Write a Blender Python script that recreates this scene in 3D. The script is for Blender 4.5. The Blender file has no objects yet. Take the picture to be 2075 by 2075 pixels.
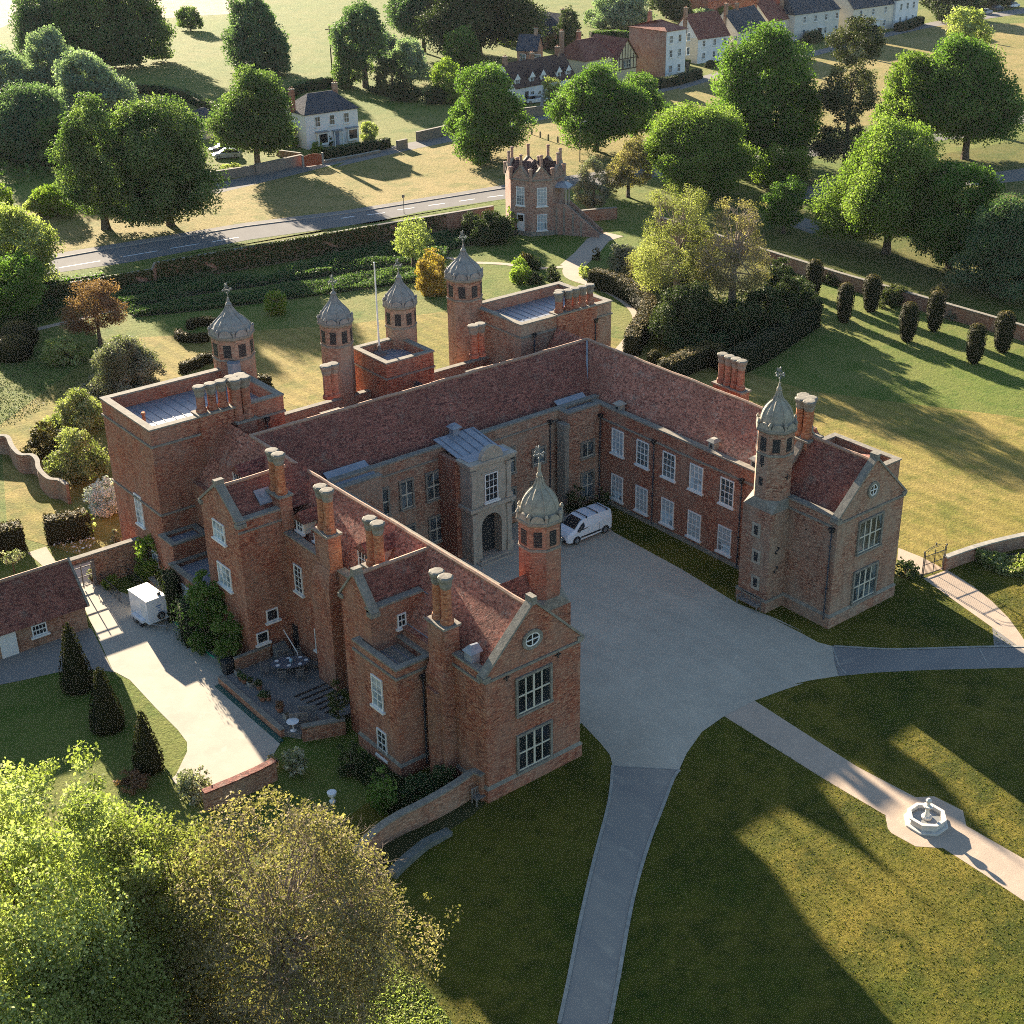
import bpy, math, random
import numpy as np
from math import sin, cos, pi, radians, atan2, hypot, sqrt
from mathutils import Vector, Matrix

random.seed(11)
rng = np.random.default_rng(11)
sc = bpy.context.scene
COL = sc.collection

# ------------------------------------------------------------------ camera
CAM = {'cx': -38.8674, 'cy': -52.1754, 'cz': 50.6371, 'yaw': -40.9898, 'pitch': -26.6962, 'roll': 0.3726, 'f': 2895.1261, 'px': 1169.1887, 'py': 1049.5995}
def make_camera():
    y, p, r = (radians(CAM[k]) for k in ('yaw', 'pitch', 'roll'))
    fwd = Vector((-sin(y) * cos(p), cos(y) * cos(p), sin(p)))
    right = Vector((cos(y), sin(y), 0)); up = right.cross(fwd)
    rt = cos(r) * right + sin(r) * up; u2 = -sin(r) * right + cos(r) * up
    cd = bpy.data.cameras.new('camera'); co = bpy.data.objects.new('camera', cd); COL.objects.link(co)
    M = Matrix((rt, u2, -fwd)).transposed().to_4x4(); M.translation = (CAM['cx'], CAM['cy'], CAM['cz'])
    co.matrix_world = M
    cd.sensor_width = 36; cd.lens = CAM['f'] / 2075 * 36
    cd.shift_x = (1037.5 - CAM['px']) / 2075; cd.shift_y = (CAM['py'] - 1037.5) / 2075
    cd.clip_start = .5; cd.clip_end = 4000
    sc.camera = co
make_camera()

# ------------------------------------------------------------------ light
SUN_EL, SUN_AZ = radians(15.3), radians(80.0)      # azimuth of the sun counted from +x towards +y
w = bpy.data.worlds.new('World'); sc.world = w; w.use_nodes = True
nt = w.node_tree; bg = nt.nodes['Background']
sky = nt.nodes.new('ShaderNodeTexSky'); sky.sky_type = 'NISHITA'; sky.sun_disc = False
sky.sun_elevation = SUN_EL; sky.sun_rotation = pi / 2 - SUN_AZ; sky.altitude = 50; sky.air_density = 1.0; sky.dust_density = .5; sky.ozone_density = 2.2
nt.links.new(sky.outputs[0], bg.inputs[0]); bg.inputs[1].default_value = .049
sd = bpy.data.lights.new('sun', 'SUN'); sd.energy = 5.0; sd.angle = radians(.55); sd.color = (1.0, .85, .66)
so = bpy.data.objects.new('sun', sd); COL.objects.link(so)
so.rotation_euler = Vector((cos(SUN_AZ) * cos(SUN_EL), sin(SUN_AZ) * cos(SUN_EL), sin(SUN_EL))).to_track_quat('Z', 'Y').to_euler()
so.location = (0, 0, 80)
sc.view_settings.view_transform = 'Standard'; sc.view_settings.look = 'None'
sc.view_settings.exposure = 2.6; sc.view_settings.gamma = 1
sc.cycles.max_bounces = 6; sc.cycles.diffuse_bounces = 3; sc.cycles.glossy_bounces = 2; sc.cycles.transmission_bounces = 3
sc.cycles.caustics_reflective = False; sc.cycles.caustics_refractive = False
sc.cycles.sample_clamp_indirect = 2; sc.cycles.use_adaptive_sampling = False; sc.cycles.filter_width = .95
try: sc.cycles.use_denoising = False
except Exception: pass

# ------------------------------------------------------------------ materials
class NT:
    def __init__(s, name):
        s.m = bpy.data.materials.new(name); s.m.use_nodes = True; s.t = s.m.node_tree; s.t.nodes.clear()
        s.out = s.t.nodes.new('ShaderNodeOutputMaterial'); s._pos = None
    def n(s, typ, ins=None, **kw):
        nd = s.t.nodes.new('ShaderNode' + typ)
        for k, v in kw.items(): setattr(nd, k, v)
        for k, v in (ins or {}).items():
            sk = nd.inputs[k]
            if isinstance(v, bpy.types.NodeSocket): s.t.links.new(v, sk)
            else: sk.default_value = v
        return nd
    def pos(s, obj=False):
        if obj: return s.n('TexCoord').outputs['Object']
        return s.n('NewGeometry').outputs['Position']
    def scale(s, v, sx, sy, sz):
        return s.n('VectorMath', {0: v, 1: (sx, sy, sz)}, operation='MULTIPLY').outputs[0]
    def noise(s, v, sc_, det=3, rough=.55, out='Fac'):
        return s.n('TexNoise', {'Vector': v, 'Scale': sc_, 'Detail': det, 'Roughness': rough}).outputs[out]
    def vor(s, v, sc_=1, out='Color', feature='F1'):
        return s.n('TexVoronoi', {'Vector': v, 'Scale': sc_}, feature=feature).outputs[out]
    def ramp(s, fac, stops, interp='LINEAR'):
        nd = s.n('ValToRGB', {'Fac': fac}); cr = nd.color_ramp; cr.interpolation = interp
        while len(cr.elements) < len(stops): cr.elements.new(.5)
        for e, (p, c) in zip(cr.elements, stops):
            e.position = p; e.color = (c, c, c, 1) if not hasattr(c, '__len__') else (*c, 1)
        return nd.outputs[0]
    def mix(s, fac, a, b, blend='MIX'):
        nd = s.n('Mix', data_type='RGBA', blend_type=blend)
        for i, v in ((0, fac), (6, a), (7, b)):
            if isinstance(v, bpy.types.NodeSocket): s.t.links.new(v, nd.inputs[i])
            elif i == 0: nd.inputs[0].default_value = v
            else: nd.inputs[i].default_value = (*v, 1)
        return nd.outputs[2]
    def math(s, op, a, b=0.0):
        return s.n('Math', {0: a, 1: b}, operation=op).outputs[0]
    def sep(s, v):
        return s.n('SeparateXYZ', {0: v}).outputs
    def bump(s, h, strength=.4, dist=.05):
        return s.n('Bump', {'Height': h, 'Strength': strength, 'Distance': dist}).outputs[0]
    def bsdf(s, col, rough=.8, spec=.3, metal=0.0, bump=None):
        ins = {'Base Color': col if isinstance(col, bpy.types.NodeSocket) else (*col, 1), 'Roughness': rough, 'Specular IOR Level': spec, 'Metallic': metal}
        if bump is not None: ins['Normal'] = bump
        b = s.n('BsdfPrincipled', ins)
        s.t.links.new(b.outputs[0], s.out.inputs[0]); return s.m

def m_brick(name, c1, c2, c3, grey, greyamt, obj=False):
    t = NT(name); p = t.pos(obj)
    cell = t.sep(t.vor(t.scale(p, 5.2, 5.2, 14)))[0]
    base = t.ramp(cell, [(.0, [a * .55 for a in c2]), (.15, c2), (.4, c1), (.72, c1), (.9, c3), (1, [min(1, a * 1.2) for a in c3])])
    big = t.noise(t.scale(p, 1, 1, .7), .42, 6, .68)
    st = t.noise(t.scale(p, 1.6, 1.6, .22), 1.1, 6, .75)
    base = t.mix(t.ramp(big, [(.40, 0), (.64, greyamt)]), base, grey)
    base = t.mix(t.ramp(st, [(.52, 0), (.74, .55)]), base, [a * .45 for a in c2])
    blotch = t.noise(t.scale(p, 1, 1, 1.5), 5.5, 3, .75)
    base = t.mix(.55, base, t.ramp(blotch, [(.32, .45), (.68, 1.15)]), 'MULTIPLY')
    base = t.mix(t.ramp(t.noise(t.scale(p, 1, 1, 1.8), 6.5, 3, .7), [(.62, 0), (.70, .5)]), base, [min(1, a * 1.3 + .05) for a in grey])
    fine = t.noise(p, 11, 3, .7)
    return t.bsdf(base, .92, .15, bump=t.bump(fine, .5, .035))
def m_tile(name, c1, c2, lich, amt=.5, rows=True, obj=False, gs=1.0):
    t = NT(name); p = t.pos(obj)
    cell = t.sep(t.vor(t.scale(p, 5.5 * gs, 5.5 * gs, 9 * gs)))[0]
    base = t.ramp(cell, [(0, [a * .6 for a in c2]), (.2, c2), (.42, c1), (.75, c1), (1, [min(1, a * 1.5) for a in c1])])
    base = t.mix(t.ramp(t.noise(p, 2.3, 6, .8), [(.50, 0), (.66, .7)]), base, [a * .5 for a in c2])
    base = t.mix(t.ramp(t.noise(p, 3.6, 4, .8), [(.585, 0), (.65, amt)]), base, lich)
    base = t.mix(t.ramp(t.noise(p, .45, 5, .7), [(.38, 0), (.62, .55)]), base, [a * .5 for a in c1])
    base = t.mix(t.ramp(t.noise(p, .8, 5, .75), [(.56, 0), (.68, .45)]), base, [lich[0] * .55, lich[1] * .6, lich[2] * .6])
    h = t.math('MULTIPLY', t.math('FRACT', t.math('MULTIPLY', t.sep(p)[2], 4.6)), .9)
    course_shade = t.ramp(t.math('FRACT', t.math('ADD', t.math('MULTIPLY', t.sep(p)[2], 4.6), t.math('MULTIPLY', t.noise(p, 1.2, 3), .5))), [(.0, .62), (.22, 1.05)])  # shadow line under each row of tiles, painted into the colour
    base = t.mix(.55, base, course_shade, 'MULTIPLY')
    h = t.math('ADD', h, t.noise(p, 5, 4, .8))
    return t.bsdf(base, .9, .2, bump=t.bump(h, .8, .09))
def m_noise(name, ca, cb, scl=3.0, rough=.85, spec=.3, cc=None, bumpd=.02, bs=8.0, metal=0.0, obj=False, streak=None):
    t = NT(name); p = t.pos(obj)
    q = t.scale(p, *streak) if streak else p
    base = t.mix(t.ramp(t.noise(q, scl, 5, .65), [(.32, 0), (.68, 1)]), ca, cb)
    if cc: base = t.mix(t.ramp(t.noise(q, scl * 3.1, 4, .7), [(.55, 0), (.68, .8)]), base, cc)
    return t.bsdf(base, rough, spec, metal, t.bump(t.noise(p, bs, 3, .7), .35, bumpd))
def m_gravel(name, ca, cb, cc):
    t = NT(name); p = t.pos(); x, y, z = t.sep(p)
    base = t.mix(t.ramp(t.noise(p, .16, 6, .7), [(.34, 0), (.66, 1)]), ca, cb)
    base = t.mix(t.ramp(t.noise(p, 1.1, 6, .75), [(.52, 0), (.7, .6)]), base, cc)
    dx = t.math('SUBTRACT', x, -14.0); dy = t.math('SUBTRACT', y, 4.0)
    d = t.math('SQRT', t.math('ADD', t.math('MULTIPLY', dx, dx), t.math('MULTIPLY', dy, dy))); an = t.math('ARCTAN2', dy, dx)
    v = t.n('CombineXYZ', {0: t.math('MULTIPLY', d, 1.6), 1: t.math('MULTIPLY', an, 2.2), 2: 0.0}).outputs[0]
    base = t.mix(.22, base, t.ramp(t.noise(v, 1.0, 5, .75), [(.36, .72), (.64, 1.12)]), 'MULTIPLY')
    f = t.noise(p, 15, 4, .85); base = t.mix(.5, base, t.ramp(f, [(.3, .55), (.7, 1.2)]), 'MULTIPLY')
    return t.bsdf(base, .95, .12, bump=t.bump(f, .5, .03))
def m_plain(name, c, rough=.5, spec=.4, metal=0.0):
    t = NT(name); p = t.pos(True)
    base = t.mix(t.ramp(t.noise(p, 6, 4, .6), [(.3, 0), (.7, 1)]), c, [a * .82 for a in c])
    return t.bsdf(base, rough, spec, metal)
def m_grass(name, a, b, dry, scl=.06, bump=.12, stripes=0.0):
    t = NT(name); p = t.pos()
    n1 = t.noise(p, scl, 6, .65); n2 = t.noise(p, .8, 6, .8); n3 = t.noise(p, 4.5, 5, .85)
    base = t.mix(t.ramp(n2, [(.34, 0), (.66, 1)]), a, b)
    base = t.mix(t.ramp(n1, [(.38, 0), (.62, .8)]), base, dry)
    base = t.mix(t.ramp(t.noise(p, .25, 6, .75), [(.48, 0), (.62, .7)]), base, [a[0] * .62, a[1] * .8, a[2] * .6])
    base = t.mix(t.ramp(t.noise(p, 1.7, 5, .8), [(.56, 0), (.7, .7)]), base, [min(1, c * 1.25) for c in dry])
    base = t.mix(.75, base, t.ramp(n3, [(.3, .3), (.7, 1.2)]), 'MULTIPLY')
    if stripes:
        w_ = t.math('SINE', t.math('MULTIPLY', t.math('ADD', t.sep(p)[0], t.math('MULTIPLY', t.noise(p, .2, 2), .8)), 3.6))
        base = t.mix(stripes, base, t.ramp(t.math('ADD', t.math('MULTIPLY', w_, .5), .5), [(.3, .62), (.7, 1.15)]), 'MULTIPLY')
    h = t.math('ADD', n3, t.math('MULTIPLY', t.noise(p, 1.6, 5, .8), 1.4))
    return t.bsdf(base, .95, .1, bump=t.bump(h, .9, bump))
def m_leaf(name, dark, light, hi=None, trans=.42, rough=.55):
    t = NT(name)
    tint = t.n('Attribute', attribute_name='tint').outputs['Fac']
    hi = hi or [min(1, c * 1.5) for c in light]
    col = t.ramp(tint, [(0, dark), (.5, light), (1, hi)])
    tc = t.mix(1.0, col, (1.0, 1.22, .55), 'MULTIPLY')
    d = t.n('BsdfPrincipled', {'Base Color': col, 'Roughness': .7, 'Specular IOR Level': .1})
    tr = t.n('BsdfTranslucent', {'Color': tc})
    mx = t.n('MixShader', {0: trans, 1: d.outputs[0], 2: tr.outputs[0]})
    t.t.links.new(mx.outputs[0], t.out.inputs[0]); return t.m
def m_glass(name, c=(.02, .025, .03), rough=.06):
    t = NT(name); p = t.pos(True)
    v = t.sep(t.vor(t.scale(t.pos(), 1.2, 1.2, .9)))[0]
    return t.bsdf(t.mix(t.ramp(v, [(.2, 0), (.9, 1)]), [x * .55 for x in c], [min(1, x * 1.9) for x in c]), rough, .6)

M = {}
M['brick'] = m_brick('red_brick', (.325, .108, .060), (.19, .061, .040), (.40, .195, .115), (.31, .20, .14), .6)
M['brickb'] = m_brick('weathered_brick', (.32, .15, .092), (.195, .088, .06), (.38, .25, .165), (.33, .255, .185), .75)
M['bricko'] = m_brick('orange_brick', (.42, .145, .065), (.30, .09, .045), (.48, .21, .10), (.30, .19, .12), .35)
M['brickp'] = m_brick('pinkish_old_brick', (.33, .175, .125), (.22, .11, .08), (.40, .28, .21), (.36, .28, .22), .7)
M['wallbrick'] = m_brick('garden_wall_brick', (.34, .15, .09), (.22, .095, .06), (.40, .24, .16), (.30, .23, .16), .6)
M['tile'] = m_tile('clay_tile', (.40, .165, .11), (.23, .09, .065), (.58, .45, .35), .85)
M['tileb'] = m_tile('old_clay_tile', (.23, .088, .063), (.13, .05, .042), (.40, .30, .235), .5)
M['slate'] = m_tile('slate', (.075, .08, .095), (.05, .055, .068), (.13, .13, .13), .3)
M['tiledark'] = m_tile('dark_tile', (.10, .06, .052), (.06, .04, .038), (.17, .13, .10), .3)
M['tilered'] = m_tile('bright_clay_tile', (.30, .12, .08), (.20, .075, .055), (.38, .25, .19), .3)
M['stone'] = m_noise('limestone', (.40, .35, .27), (.27, .235, .18), 1.6, .85, .3, (.17, .15, .12))
M['cope'] = m_noise('coping_stone', (.24, .215, .17), (.13, .12, .10), 2.8, .92, .15, (.33, .31, .245))
M['dome'] = m_noise('lichened_stone', (.32, .29, .225), (.20, .182, .148), 2.2, .9, .2, (.11, .10, .082), .06, 5)
M['domeg'] = m_noise('grey_dome_stone', (.275, .265, .24), (.17, .165, .155), 2.4, .9, .2, (.10, .096, .088), .06, 5)
M['lead'] = m_noise('lead', (.23, .25, .275), (.16, .18, .205), 1.2, .42, .5, (.10, .115, .13), .02, 3)
M['felt'] = m_noise('blue_grey_felt', (.17, .20, .25), (.13, .155, .20), 1.2, .65, .35, None, .01, 6)
M['white'] = m_plain('white_paint', (.72, .71, .66), .5)
M['frame'] = m_plain('stone_mullion', (.52, .47, .36), .8)
M['glass'] = m_glass('window_glass', (.012, .015, .018), .12)
M['blind'] = m_glass('blind_behind_glass', (.22, .275, .30), .15)
M['lattice'] = m_glass('leaded_glass', (.055, .07, .075), .12)
M['iron'] = m_plain('black_iron', (.018, .02, .022), .6)
M['bluegrey'] = m_plain('blue_black_pipe', (.035, .045, .06), .5)
M['gild'] = m_plain('weathered_iron', (.16, .17, .16), .6)
M['timber'] = m_noise('silvered_timber', (.20, .18, .16), (.12, .11, .10), 4, .8)
M['redwood'] = m_noise('red_stained_timber', (.35, .085, .03), (.24, .06, .025), 4, .7)
M['bark'] = m_noise('bark', (.13, .10, .07), (.06, .048, .035), 3, .95, .1, None, .06, 6, streak=(1, 1, .3))
M['barkp'] = m_noise('pale_bark', (.30, .24, .18), (.18, .145, .11), 3, .95, .1, None, .04, 6)
M['gravel'] = m_gravel('gravel', (.455, .40, .305), (.355, .315, .245), (.51, .45, .34))
M['gpath'] = m_noise('garden_path', (.40, .31, .23), (.33, .26, .195), .7, .95, .15, (.43, .34, .26), .03, 14)
M['tarmac'] = m_noise('worn_tarmac', (.275, .24, .195), (.20, .185, .165), .4, .95, .1, (.31, .27, .215), .012, 18, streak=(1, .35, 1))
M['tarmacd'] = m_noise('dark_tarmac', (.21, .195, .175), (.165, .155, .145), .4, .95, .1, (.24, .22, .19), .01, 18, streak=(.35, 1, 1))
M['road'] = m_noise('road_asphalt', (.155, .15, .14), (.125, .12, .115), .3, .95, .08, (.175, .168, .155), .01, 18)
M['foot'] = m_noise('footway_asphalt', (.19, .178, .16), (.15, .14, .128), .5, .95, .08, None, .01, 18)
M['conc'] = m_noise('yard_concrete', (.40, .36, .285), (.33, .295, .235), .45, .9, .2, (.43, .38, .30), .012, 12)
M['paving'] = m_noise('terrace_paving', (.16, .155, .14), (.11, .108, .10), 1.6, .85, .3, (.23, .22, .20), .02, 9)
M['kerb'] = m_noise('kerb_stone', (.34, .315, .265), (.20, .19, .16), 2, .9, .2)
M['soil'] = m_noise('bed_soil', (.10, .075, .05), (.06, .045, .03), 2, .95, .1, (.07, .08, .03), .05, 6)
M['marking'] = m_noise('road_paint', (.70, .70, .68), (.55, .55, .53), 3, .7)
M['green'] = m_plain('green_netting', (.012, .07, .055), .8)
M['pinkw'] = m_noise('cream_render', (.62, .55, .44), (.54, .48, .38), .8, .8)
M['yelw'] = m_noise('ochre_render', (.56, .45, .27), (.47, .38, .24), .8, .8)
M['wht'] = m_noise('white_render', (.66, .66, .64), (.56, .56, .54), .8, .75)
M['bluew'] = m_noise('pale_render', (.50, .49, .44), (.42, .41, .37), .8, .8)
M['flint'] = m_noise('flint_wall', (.24, .20, .155), (.15, .125, .10), 3, .9, .2, (.31, .27, .21))
M['lawn'] = m_grass('front_lawn', (.032, .052, .005), (.10, .11, .010), (.20, .155, .022), .13, .14)
M['rlawn'] = m_grass('dry_lawn', (.18, .165, .028), (.25, .205, .048), (.32, .238, .074), .06, .07, .28)
M['meadow'] = m_grass('meadow_grass', (.105, .155, .020), (.15, .185, .034), (.20, .19, .055), .03)
M['green_'] = m_grass('village_green', (.20, .18, .045), (.27, .215, .07), (.32, .245, .095), .04)
M['stubble'] = m_grass('stubble_field', (.37, .30, .215), (.42, .34, .25), (.44, .37, .28), .02)
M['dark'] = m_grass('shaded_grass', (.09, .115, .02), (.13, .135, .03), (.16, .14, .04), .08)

HAZE = .00003
# leaves
L = {}
L['chest'] = m_leaf('horse_chestnut_leaves', (.038, .068, .020), (.090, .138, .042), (.21, .245, .095), .42)
L['green'] = m_leaf('green_leaves', (.040, .082, .016), (.095, .162, .032), (.20, .27, .075), .44)
L['bright'] = m_leaf('fresh_leaves', (.07, .115, .014), (.155, .215, .034), (.30, .34, .085), .5)
L['yew'] = m_leaf('yew_needles', (.012, .018, .006), (.026, .032, .010), (.06, .062, .02), .12)
L['yewtip'] = m_leaf('bronzed_yew', (.016, .018, .006), (.040, .037, .011), (.22, .155, .04), .18)
L['dark'] = m_leaf('dark_evergreen_leaves', (.018, .030, .010), (.040, .058, .018), (.11, .125, .055), .22)
L['willow'] = m_leaf('willow_leaves', (.095, .14, .09), (.18, .23, .155), (.31, .35, .25), .42)
L['pine'] = m_leaf('pine_needles', (.028, .038, .016), (.065, .072, .032), (.14, .135, .065), .2)
L['bronze'] = m_leaf('bronze_leaves', (.07, .066, .026), (.175, .145, .065), (.42, .32, .19), .40)
L['copper'] = m_leaf('copper_leaves', (.085, .045, .03), (.18, .095, .055), (.32, .17, .10), .35)
L['gold'] = m_leaf('golden_leaves', (.17, .12, .03), (.33, .22, .055), (.46, .30, .09), .4)
L['silver'] = m_leaf('silvery_leaves', (.05, .055, .026), (.14, .14, .085), (.36, .345, .27), .3)
L['lime'] = m_leaf('lime_leaves', (.10, .125, .036), (.235, .255, .075), (.52, .53, .26), .44)
L['cream'] = m_leaf('cream_flowering_leaves', (.08, .10, .03), (.21, .22, .085), (.46, .44, .22), .4)
L['ivy'] = m_leaf('ivy_leaves', (.022, .034, .010), (.05, .062, .018), (.12, .125, .045), .25)
L['bed'] = m_leaf('border_leaves', (.028, .055, .02), (.07, .115, .042), (.16, .20, .085), .35)
L['flower'] = m_leaf('white_flowers', (.35, .36, .34), (.62, .62, .58), (.8, .8, .76), .2)
L['rose'] = m_leaf('pale_rose_leaves', (.06, .08, .025), (.20, .21, .12), (.62, .56, .44), .3)
L['reed'] = m_leaf('reed_blades', (.09, .12, .03), (.19, .21, .07), (.36, .34, .16), .4)
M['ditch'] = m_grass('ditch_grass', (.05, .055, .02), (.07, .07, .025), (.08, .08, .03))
M['pond'] = m_plain('dark_pond_water', (.02, .03, .035), .12, .5)
M['stonew'] = m_noise('white_stone', (.56, .52, .45), (.42, .39, .34), 3, .8, .3)
M['vanw'] = m_plain('white_car_paint', (.70, .71, .72), .22, .5)
M['rub'] = m_plain('black_rubber', (.018, .018, .02), .7, .3)
M['trim'] = m_plain('black_plastic', (.025, .026, .028), .5, .4)
M['alloy'] = m_plain('wheel_metal', (.35, .36, .37), .35, .5, .7)
M['carg'] = m_glass('car_glass', (.015, .018, .022), .05)
M['carb'] = m_plain('dark_car_paint', (.05, .055, .065), .25, .5)
M['carr'] = m_plain('red_car_paint', (.20, .03, .025), .25, .5)
M['cars'] = m_plain('silver_car_paint', (.42, .43, .45), .25, .5, .3)
M['lampc'] = m_plain('clear_lamp', (.55, .56, .55), .1, .6)
M['lampr'] = m_plain('red_lamp', (.25, .012, .01), .2, .6)
M['terra'] = m_plain('terracotta', (.32, .14, .08), .8, .2)
M['barkd'] = m_noise('dark_oak', (.05, .035, .025), (.03, .022, .018), 4, .9)
M['ink'] = m_plain('blue_lettering', (.12, .22, .42), .5)
M['greenb'] = m_plain('bright_green_hose', (.03, .42, .22), .6)
M['timberg'] = m_plain('grey_table_top', (.10, .115, .14), .4)
M['platew'] = m_plain('white_china', (.75, .75, .73), .3)
M['glassb'] = m_plain('pale_blue_glass', (.30, .50, .58), .15)
M['mossy'] = m_noise('mossy_stone', (.13, .135, .12), (.07, .08, .065), 2.5, .9, .2, (.18, .18, .17))
L['olive'] = m_leaf('olive_leaves', (.08, .085, .028), (.185, .185, .065), (.40, .37, .17), .45)
L['sward'] = m_leaf('grass_blades', (.036, .056, .005), (.095, .105, .010), (.20, .16, .028), .3)
L['swardd'] = m_leaf('dry_grass_blades', (.13, .14, .02), (.24, .21, .045), (.38, .29, .085), .3)
L['greeny'] = m_leaf('yellow_green_leaves', (.052, .09, .014), (.125, .182, .034), (.25, .295, .085), .46)
L['chestb'] = m_leaf('blue_green_leaves', (.034, .066, .028), (.082, .13, .062), (.19, .24, .135), .40)
M['blindc'] = m_plain('cream_blind', (.34, .37, .37), .7)
M['pale_water'] = m_plain('shallow_water', (.22, .22, .20), .12, .5)

# ------------------------------------------------------------------ mesh helpers
OFF = {}
def tag(o, label=None, cat=None, group=None, kind=None):
    if label: o['label'] = label
    if cat: o['category'] = cat
    if group: o['group'] = group
    if kind: o['kind'] = kind
    return o
def thing(name, label, cat, loc=(0, 0, 0), rz=0.0, group=None):
    o = bpy.data.objects.new(name, None); COL.objects.link(o); o.empty_display_size = .3
    o.location = loc; o.rotation_euler = (0, 0, rz); OFF[o.name] = Vector(loc) if rz == 0 else Vector((0, 0, 0))
    return tag(o, label, cat, group)
class MB:
    def __init__(s): s.v = []; s.f = []; s.mi = []; s.cur = 0
    def face(s, pts):
        b = len(s.v); s.v += [tuple(p) for p in pts]; s.f.append(tuple(range(b, b + len(pts)))); s.mi.append(s.cur)
    def box(s, x0, y0, z0, x1, y1, z1):
        x0, x1 = min(x0, x1), max(x0, x1); y0, y1 = min(y0, y1), max(y0, y1)
        b = len(s.v)
        s.v += [(x0, y0, z0), (x1, y0, z0), (x1, y1, z0), (x0, y1, z0), (x0, y0, z1), (x1, y0, z1), (x1, y1, z1), (x0, y1, z1)]
        for q in ((0, 3, 2, 1), (4, 5, 6, 7), (0, 1, 5, 4), (1, 2, 6, 5), (2, 3, 7, 6), (3, 0, 4, 7)):
            s.f.append(tuple(b + i for i in q)); s.mi.append(s.cur)
        return s
    def obox(s, o, u, n, a0, a1, c0, c1, z0, z1):
        """box in the frame origin o, along u, outward n"""
        P = lambda a, c, z: (o[0] + u[0] * a + n[0] * c, o[1] + u[1] * a + n[1] * c, o[2] + z)
        b = len(s.v)
        s.v += [P(a0, c0, z0), P(a1, c0, z0), P(a1, c1, z0), P(a0, c1, z0), P(a0, c0, z1), P(a1, c0, z1), P(a1, c1, z1), P(a0, c1, z1)]
        for q in ((0, 3, 2, 1), (4, 5, 6, 7), (0, 1, 5, 4), (1, 2, 6, 5), (2, 3, 7, 6), (3, 0, 4, 7)):
            s.f.append(tuple(b + i for i in q)); s.mi.append(s.cur)
        return s
    def prism(s, poly, z0, z1, cap=True):
        b = len(s.v); n = len(poly)
        s.v += [(p[0], p[1], z0) for p in poly] + [(p[0], p[1], z1) for p in poly]
        for i in range(n):
            j = (i + 1) % n; s.f.append((b + i, b + j, b + n + j, b + n + i)); s.mi.append(s.cur)
        if cap:
            s.f.append(tuple(b + n + i for i in range(n))); s.mi.append(s.cur)
            s.f.append(tuple(b + i for i in reversed(range(n)))); s.mi.append(s.cur)
        return s
    def hull(s, rings, cap=True):
        """loft between rings of equal length"""
        b = len(s.v); n = len(rings[0])
        for r in rings: s.v += [tuple(p) for p in r]
        for k in range(len(rings) - 1):
            for i in range(n):
                j = (i + 1) % n
                s.f.append((b + k * n + i, b + k * n + j, b + (k + 1) * n + j, b + (k + 1) * n + i)); s.mi.append(s.cur)
        if cap:
            s.f.append(tuple(b + i for i in reversed(range(n)))); s.mi.append(s.cur)
            e = b + (len(rings) - 1) * n; s.f.append(tuple(e + i for i in range(n))); s.mi.append(s.cur)
        return s
    def lathe(s, c, prof, n=8, rot=0.0):
        return s.hull([[(c[0] + r * cos(rot + 2 * pi * i / n), c[1] + r * sin(rot + 2 * pi * i / n), c[2] + z) for i in range(n)] for r, z in prof])
    def tube(s, p0, p1, r0, r1=None, n=6):
        r1 = r0 if r1 is None else r1; p0 = Vector(p0); p1 = Vector(p1); d = (p1 - p0)
        if d.length < 1e-6: return s
        d.normalize(); a = d.orthogonal().normalized(); b = d.cross(a)
        return s.hull([[p0 + (a * cos(2 * pi * i / n) + b * sin(2 * pi * i / n)) * r0 for i in range(n)], [p1 + (a * cos(2 * pi * i / n) + b * sin(2 * pi * i / n)) * r1 for i in range(n)]])
    def path(s, pts, r, n=6):
        for a, b in zip(pts[:-1], pts[1:]): s.tube(a, b, r, r, n)
        return s
    def gable_x(s, x0, x1, y0, y1, z0, zr, yr=None):
        """roof with its ridge along x"""
        yr = (y0 + y1) / 2 if yr is None else yr
        return s.hull([[(x0, y0, z0), (x0, y1, z0), (x0, yr, zr)], [(x1, y0, z0), (x1, y1, z0), (x1, yr, zr)]])
    def gable_y(s, y0, y1, x0, x1, z0, zr, xr=None):
        xr = (x0 + x1) / 2 if xr is None else xr
        return s.hull([[(x0, y0, z0), (x1, y0, z0), (xr, y0, zr)], [(x0, y1, z0), (x1, y1, z0), (xr, y1, zr)]])
    def obj(s, name, mats, parent=None, smooth=False, world=True):
        off = Vector((0, 0, 0))
        if parent is not None: off = OFF.get(parent.name, Vector((0, 0, 0)))
        me = bpy.data.meshes.new(name)
        vs = s.v if off.length == 0 or not world else [(a - off.x, b - off.y, c - off.z) for a, b, c in s.v]
        me.from_pydata(vs, [], s.f); 
        mats = mats if isinstance(mats, (list, tuple)) else [mats]
        for m in mats: me.materials.append(m)
        if len(mats) > 1: me.polygons.foreach_set('material_index', s.mi)
        if smooth: me.polygons.foreach_set('use_smooth', [True] * len(me.polygons))
        me.update()
        import bmesh
        bm = bmesh.new(); bm.from_mesh(me); bmesh.ops.recalc_face_normals(bm, faces=bm.faces); bm.to_mesh(me); bm.free()
        o = bpy.data.objects.new(name, me); COL.objects.link(o)
        if parent is not None: o.parent = parent; OFF[o.name] = off if world else Vector((0, 0, 0))
        return o
def copy_tree(o, parent=None):
    c = o.copy(); COL.objects.link(c)
    if parent is not None: c.parent = parent
    for ch in list(o.children): copy_tree(ch, c)
    return c
def sheet(name, poly, z, mat):
    m = MB(); m.face([(p[0], p[1], z) for p in poly])
    return tag(m.obj(name, mat), kind='structure')
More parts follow.
